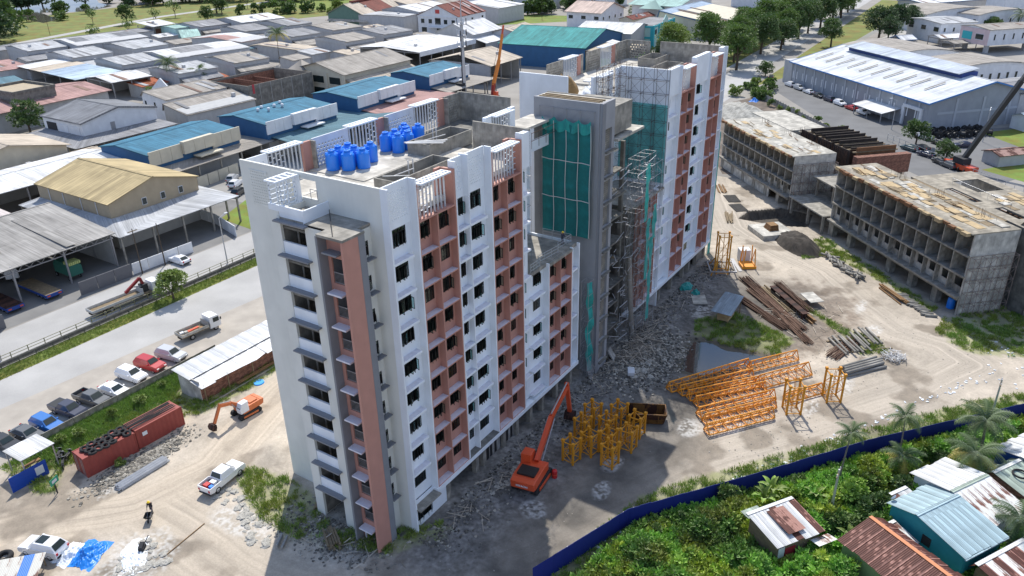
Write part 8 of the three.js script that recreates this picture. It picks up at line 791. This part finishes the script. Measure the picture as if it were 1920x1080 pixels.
function banana(label, x, z, n, h) { const R = thing('banana_plant', label, 'banana plant', [x, siteH(x, z), z], rr(0, 6)); part(R, 'stem', cyl(.13, .08, 0, h, 0, 0, 8), std([.30, .36, .14], .7)); const g = memo('banl', () => { const P = []; const f = (t) => [1.7 * t, .9 * Math.sin(t * 2.2) * .8, 0], w = (t) => .28 * Math.sin(Math.PI * clamp(.08 + t * .9)); const q = []; for (let i = 0; i < 7; i++) { const a = f(i / 7), b = f((i + 1) / 7), wa = w(i / 7), wb = w((i + 1) / 7); for (const e of [-1, 1]) q.push([a, b, [b[0], b[1] + wb * .35, e * wb], [a[0], a[1] + wa * .35, e * wa]]); } return quads(q); }); for (let i = 0; i < n; i++) { const l = part(R, 'leaf', g, i % 3 ? LF.c : LF.bush); l.position.y = h * .95; l.rotation.set(0, i * 2.4, rr(.1, .8), 'YXZ'); } return R; }
banana('banana plant with torn leaves against the hoarding', 22.8, 28.4, 8, 1.6); banana('smaller banana plant beside the white bagged fruit', 21.6, 28, 7, 1.2); banana('banana plant spreading over the bushes near the pole', 24.4, 32.4, 9, 1.2); banana('young banana plant in the tangle by the red roof', 20.4, 36.6, 7, .9); for (const [x, z] of [[20.6, 27.4], [21.9, 28.9], [23.2, 29.6]]) single('fruit_bag', 'white bag tied round a banana bunch by the hoarding', 'bag', new THREE.SphereGeometry(.2, 12, 8).scale(1, 1.7, 1), M.whiteS, [x, siteH(x, z) + .5, z], 0, 'bagged fruit by the hoarding');
// undergrowth behind the hoarding, and grass elsewhere
const clump = leaves(16, (i) => { const a = i * 2.4, r = .05 + .02 * i; return [Math.cos(a) * r * .5, .02 + (i % 5) * .05, Math.sin(a) * r * .5, Math.cos(a), .55, Math.sin(a)]; }, .34, .11, 701), clump2 = leaves(20, (i) => { const a = i * 2.4, r = .03 * i; return [Math.cos(a) * r * .4, .02 + (i % 6) * .06, Math.sin(a) * r * .4, Math.cos(a), .8, Math.sin(a)]; }, .2, .075, 707), tuft = leaves(11, (i) => { const a = i * 2.4; return [Math.cos(a) * .05, 0, Math.sin(a) * .05, Math.cos(a) * .45, 1.2, Math.sin(a) * .45]; }, .26, .018, 711, .1);
const cc3 = (r, g, b) => new THREE.Color().setRGB(r, g, b), inShack = (x, z, k = 1) => shackFoot.some(([a, b, r]) => Math.hypot(x - a, z - b) < r * k);
{ const A = [], ac = [], B2 = [], bc = [], C = [], ccol = []; const hv = (x, z) => .25 + 1.5 * step(.42, .72, fbm(x * .33, z * .33, 3, 721)) * step(0, 2.6, polyDist(x, z, WILD)[0]) + .5 * fbm(x * 1.1, z * 1.1, 2, 723);
  for (let i = 0; i < 46000; i++) { const x = rr(-3, 62), z = rr(15, 66); if (!inPoly(x, z, WILD) || z > 58 + (x - 40) * .3 || inShack(x, z, .9) || z - 15 > 12 + (x + 3) * 1.05) continue; const h = hv(x, z), y = siteH(x, z) + h * Math.sqrt(rnd()), w = fbm(x * .5, z * .5, 3, 731), v = rr(.6, 1.2) * mix(.55, 1.1, step(.34, .58, fbm(x * .28 + 7, z * .28, 3, 737))), yel = step(.45, .7, w); const c = cc3(v * mix(.75, 1.25, yel), v, v * mix(.9, .7, yel)); if (rnd() < .5) { A.push(mtx(x, y, z, rr(.8, 1.9), rr(0, 6.28), rr(-.5, .5), rr(-.5, .5))); ac.push(c); } else { B2.push(mtx(x, y, z, rr(.9, 2.1), rr(0, 6.28), rr(-.5, .5), rr(-.5, .5))); bc.push(c); } }
  stuff('undergrowth', 'dense leafy green undergrowth covering the ground behind the hoarding', clump, LF.bush, A, ac); stuff('creepers', 'small leaved bright green creepers among the undergrowth', clump2, LF.bush, B2, bc);
  for (const P of GRASS) { const xs = P.map((q) => q[0]), zs = P.map((q) => q[1]), x0 = Math.min(...xs), x1 = Math.max(...xs), z0 = Math.min(...zs), z1 = Math.max(...zs), n = (x1 - x0) * (z1 - z0) * 16; for (let i = 0; i < n; i++) { const x = rr(x0, x1), z = rr(z0, z1); if (!inPoly(x, z, P) || fbm(x * .9, z * .9, 3, 741) < (P === GRASS[3] ? .36 : .46) || inPoly(x, z, POND)) continue; if (z < -40 && x > 3 && x < 20 && z > -43.6) continue; const v = rr(.7, 1.3), yl = fbm(x * .4, z * .4, 2, 743); C.push(mtx(x, siteH(x, z), z, rr(.8, 2.1), rr(0, 6.28), rr(-.2, .2), rr(-.2, .2))); ccol.push(cc3(v * mix(.8, 1.5, yl), v * 1.05, v * .8)); } } stuff('grass_tufts', 'rough green grass growing in patches over the site', tuft, LF.grass, C, ccol);
  const D = [], dc = []; for (let i = 0; i < 3800; i++) { const x = rr(-14, 46), z = rr(-69.4, -66.7), v = rr(.7, 1.3); D.push(mtx(x, .01, z, rr(.6, 1.3), rr(0, 6.28))); dc.push(cc3(v * 1.2, v, v)); } for (let i = 0; i < 6000; i++) { const x = rr(-14, 32), z = -47.2 + rr(0, 6) * rnd(); if (x > 3 && x < 20 && z > -43.4) continue; const v = rr(.7, 1.3); D.push(mtx(x, siteH(x, z), z, rr(1.2, 2.8), rr(0, 6.28))); dc.push(cc3(v, v * 1.05, v)); } stuff('verge_grass', 'short grass along the road verge and the fence', tuft, LF.grass, D, dc); }
for (const [x, z, s] of [[12, 20.4, .7], [15.6, 22, .8], [17.6, 25.6, .8], [20.2, 24.8, 1.2], [9, 19, .6], [25.6, 30.4, 1.1], [27.6, 35.6, 1.3], [31, 37.4, 1.2], [24.6, 37.6, 1.5], [27, 38.4, 1.3], [22.2, 36, 1.2], [30.8, 39.4, 1.2], [38.4, 42.4, 1], [46, 48.4, 1.2], [21.4, 34.4, 1.2], [26, 35, 1.3], [29, 36, 1.1]]) tree('bush', 'leafy bush standing out of the undergrowth by the hoarding', x, z, s, pick([LF.a, LF.b, LF.bush]), 'bushes in the undergrowth', siteH(x, z)); for (const [x, z, s] of [[-9, -44.6, .8], [-4.6, -44.8, .7], [-1, -44.6, .8], [-11, -45.2, .7], [21, -45, 1], [24, -44, 1.2], [3, -45.8, .6]]) tree('bush', 'leafy weed bush behind the concrete fence', x, z, s, LF.c, 'weeds behind the fence', 0);
for (const [x, z] of [[-9.6, -35.6], [13, 18.9]]) tree('bush', x < 0 ? 'small weed growing at the foot of the container' : 'small weed growing against the hoarding corner', x, z, .5, LF.c, undefined, siteH(x, z));

// ================================================================ RUBBLE AND LITTER
const chunk = (sd, sq = 1) => { const g = new THREE.IcosahedronGeometry(1, 1), p = g.attributes.position; for (let i = 0; i < p.count; i++) { const x = p.getX(i), y = p.getY(i), z = p.getZ(i), k = .6 + .7 * hsh(Math.round(x * 50), Math.round(y * 50) + Math.round(z * 50) * 31, sd); p.setXYZ(i, x * k, y * k * sq, z * k); } g.computeVertexNormals(); return uvM(g); };
{ const m = std([.42, .41, .39], .95, { map: rep(T.conc, 1) }), put = (n, f, s0, s1, light) => { const a = [], c = []; for (let i = 0; i < n; i++) { const q = f(); if (!q) continue; const [x, z] = q, s = mix(s0, s1, rnd() ** 2.4), v = mix(light[0], light[1], rnd() ** 1.5); a.push(mtx(x, siteH(x, z) + s * .2, z, s, rr(0, 6.28), rr(-.4, .4), rr(-.4, .4), s * rr(.4, .9), s * rr(.7, 1.4))); c.push(cc3(v, v * .98, v * .95)); } return [a, c]; };
  const gauss = () => (rnd() + rnd() + rnd() - 1.5) / 1.5; let r = put(5200, () => { const x = rr(-1, 80), z = .6 + Math.abs(gauss()) * 7; return [x, z]; }, .02, .17, [.25, 1.8]); stuff('rubble', 'broken concrete rubble strewn along the foot of the tower', chunk(801), m, ...r); r = put(7000, () => [43 + gauss() * 12, 5.4 + gauss() * 6.5], .03, .24, [.25, 2.1]); stuff('rubble', 'heap of broken concrete and plaster below the open landings', chunk(803, .7), m, ...r);
  r = put(2600, () => { const x = -4 + gauss() * 5, z = -7 + gauss() * 9; return x > -4.4 && z > -11 && z < 0 && x > -.2 ? null : x > -.3 && z < .2 ? null : [x, z]; }, .03, .2, [.4, 1.9]); stuff('rubble', 'stones and plaster pieces around the gable end', chunk(805, .7), m, ...r); r = put(2600, () => { const x = -8 + gauss() * 9, z = -34.4 + gauss() * 2.6; return [x, z]; }, .03, .22, [.5, 1.8]); stuff('rubble', 'stony spoil strewn beside the containers', chunk(807, .7), m, ...r);
  r = put(600, () => { const t = rnd(), p = t < .5 ? [mix(28, 48, rnd()), mix(20, 30, rnd())] : [mix(50, 66, rnd()), mix(24, 34, rnd())]; return [p[0] + gauss() * 2, p[1] + gauss() * 2]; }, .02, .10, [1, 2]); stuff('rubble', 'small stones scattered around the jib row', chunk(809, .7), m, ...r); r = put(700, () => { const k = Math.floor(rnd() * (HAUL.length - 2)) + 1, t = rnd(), a = HAUL[k], b = HAUL[k + 1]; return [mix(a[0], b[0], t) + gauss() * 7, mix(a[1], b[1], t) + gauss() * 7]; }, .02, .08, [.9, 1.6]); stuff('rubble', 'loose stones scattered over the dirt roads', chunk(811, .7), m, ...r);
  const st = [], sc = []; for (let i = 0; i < 420; i++) { const b = i < 190 ? [45 + gauss() * 9, 3.4 + gauss() * 3.4] : i < 280 ? [rr(2, 78), 1 + Math.abs(gauss()) * 5] : i < 340 ? [-4 + gauss() * 4, -4 + gauss() * 7] : [66 + gauss() * 9, 20 + gauss() * 9], [x, z] = b; if (x > -4 && x < 82 && z < .2 && z > -18) continue; const v = rr(.4, 1.6); st.push(mtx(x, siteH(x, z) + rr(.04, .4), z, rr(.3, 1.3), rr(0, 6.28), 0, rr(-.25, .25), rr(.012, .03), rr(.02, .05))); sc.push(cc3(v, v * .95, v * .88)); } stuff('debris_sticks', 'splintered boards and pole ends lying in the rubble', B(-1, 1, -1, 1, -1, 1), std([.34, .31, .27], .9), st, sc);
  const pv = std([.70, .69, .66], .9, { map: rep(T.conc, 1.5) }), gs = [chunk(821, .3), chunk(823, .35), chunk(825, .28)]; const slabAt = (x, z, s, l, g) => { const c = single('concrete_chunk', l, 'concrete chunk', pick(gs), pv, [x, siteH(x, z) + s * .1, z], rr(0, 6.28), g); c.scale.set(s, s * .7, s * rr(.6, 1)); }; for (let i = 0; i < 46; i++) { const t = i / 46; slabAt(mix(-5.6, -9.2, t) + gauss() * 2.0, mix(-22.6, -11.6, t) + gauss() * 1.2, rr(.18, .55), 'pale broken concrete slab piece edging the grass patch', 'broken slabs by the grass patch'); } for (let i = 0; i < 40; i++) slabAt(-17 + gauss() * 3.2, -20.6 + gauss() * 3, rr(.25, .55), 'pale broken concrete piece near the blue tarpaulin', 'broken slabs by the tarpaulin'); for (let i = 0; i < 26; i++) slabAt(40 + gauss() * 4.5, 6 + gauss() * 3, rr(.25, .6), 'white plaster lump in the big rubble heap', 'plaster lumps in the heap'); for (let i = 0; i < 22; i++) slabAt(12 + gauss() * 6, 2.6 + Math.abs(gauss()) * 2.4, rr(.15, .4), 'pale stone lying between the excavator and the tower', 'stones by the excavator');
  const lt = [], lc = []; for (let i = 0; i < 260; i++) { const x = i < 160 ? rr(4, 60) : rr(60, 74), t = (x - 4) / 60, z = i < 160 ? mix(13.4, 46, t) + gauss() * 1.4 : rr(44, 56); lt.push(mtx(x, siteH(x, z) + .05, z, rr(.06, .26), rr(0, 6), 0, 0, .05, rr(.05, .2))); const w = rr(.6, 1.2); lc.push(cc3(w, w, w)); } stuff('litter', 'white plastic litter caught along the hoarding', chunk(831), M.white, lt, lc); }

scene.traverse((o) => { if (o.isMesh) { o.castShadow = true; o.receiveShadow = true; } });
renderer.render(scene, camera);
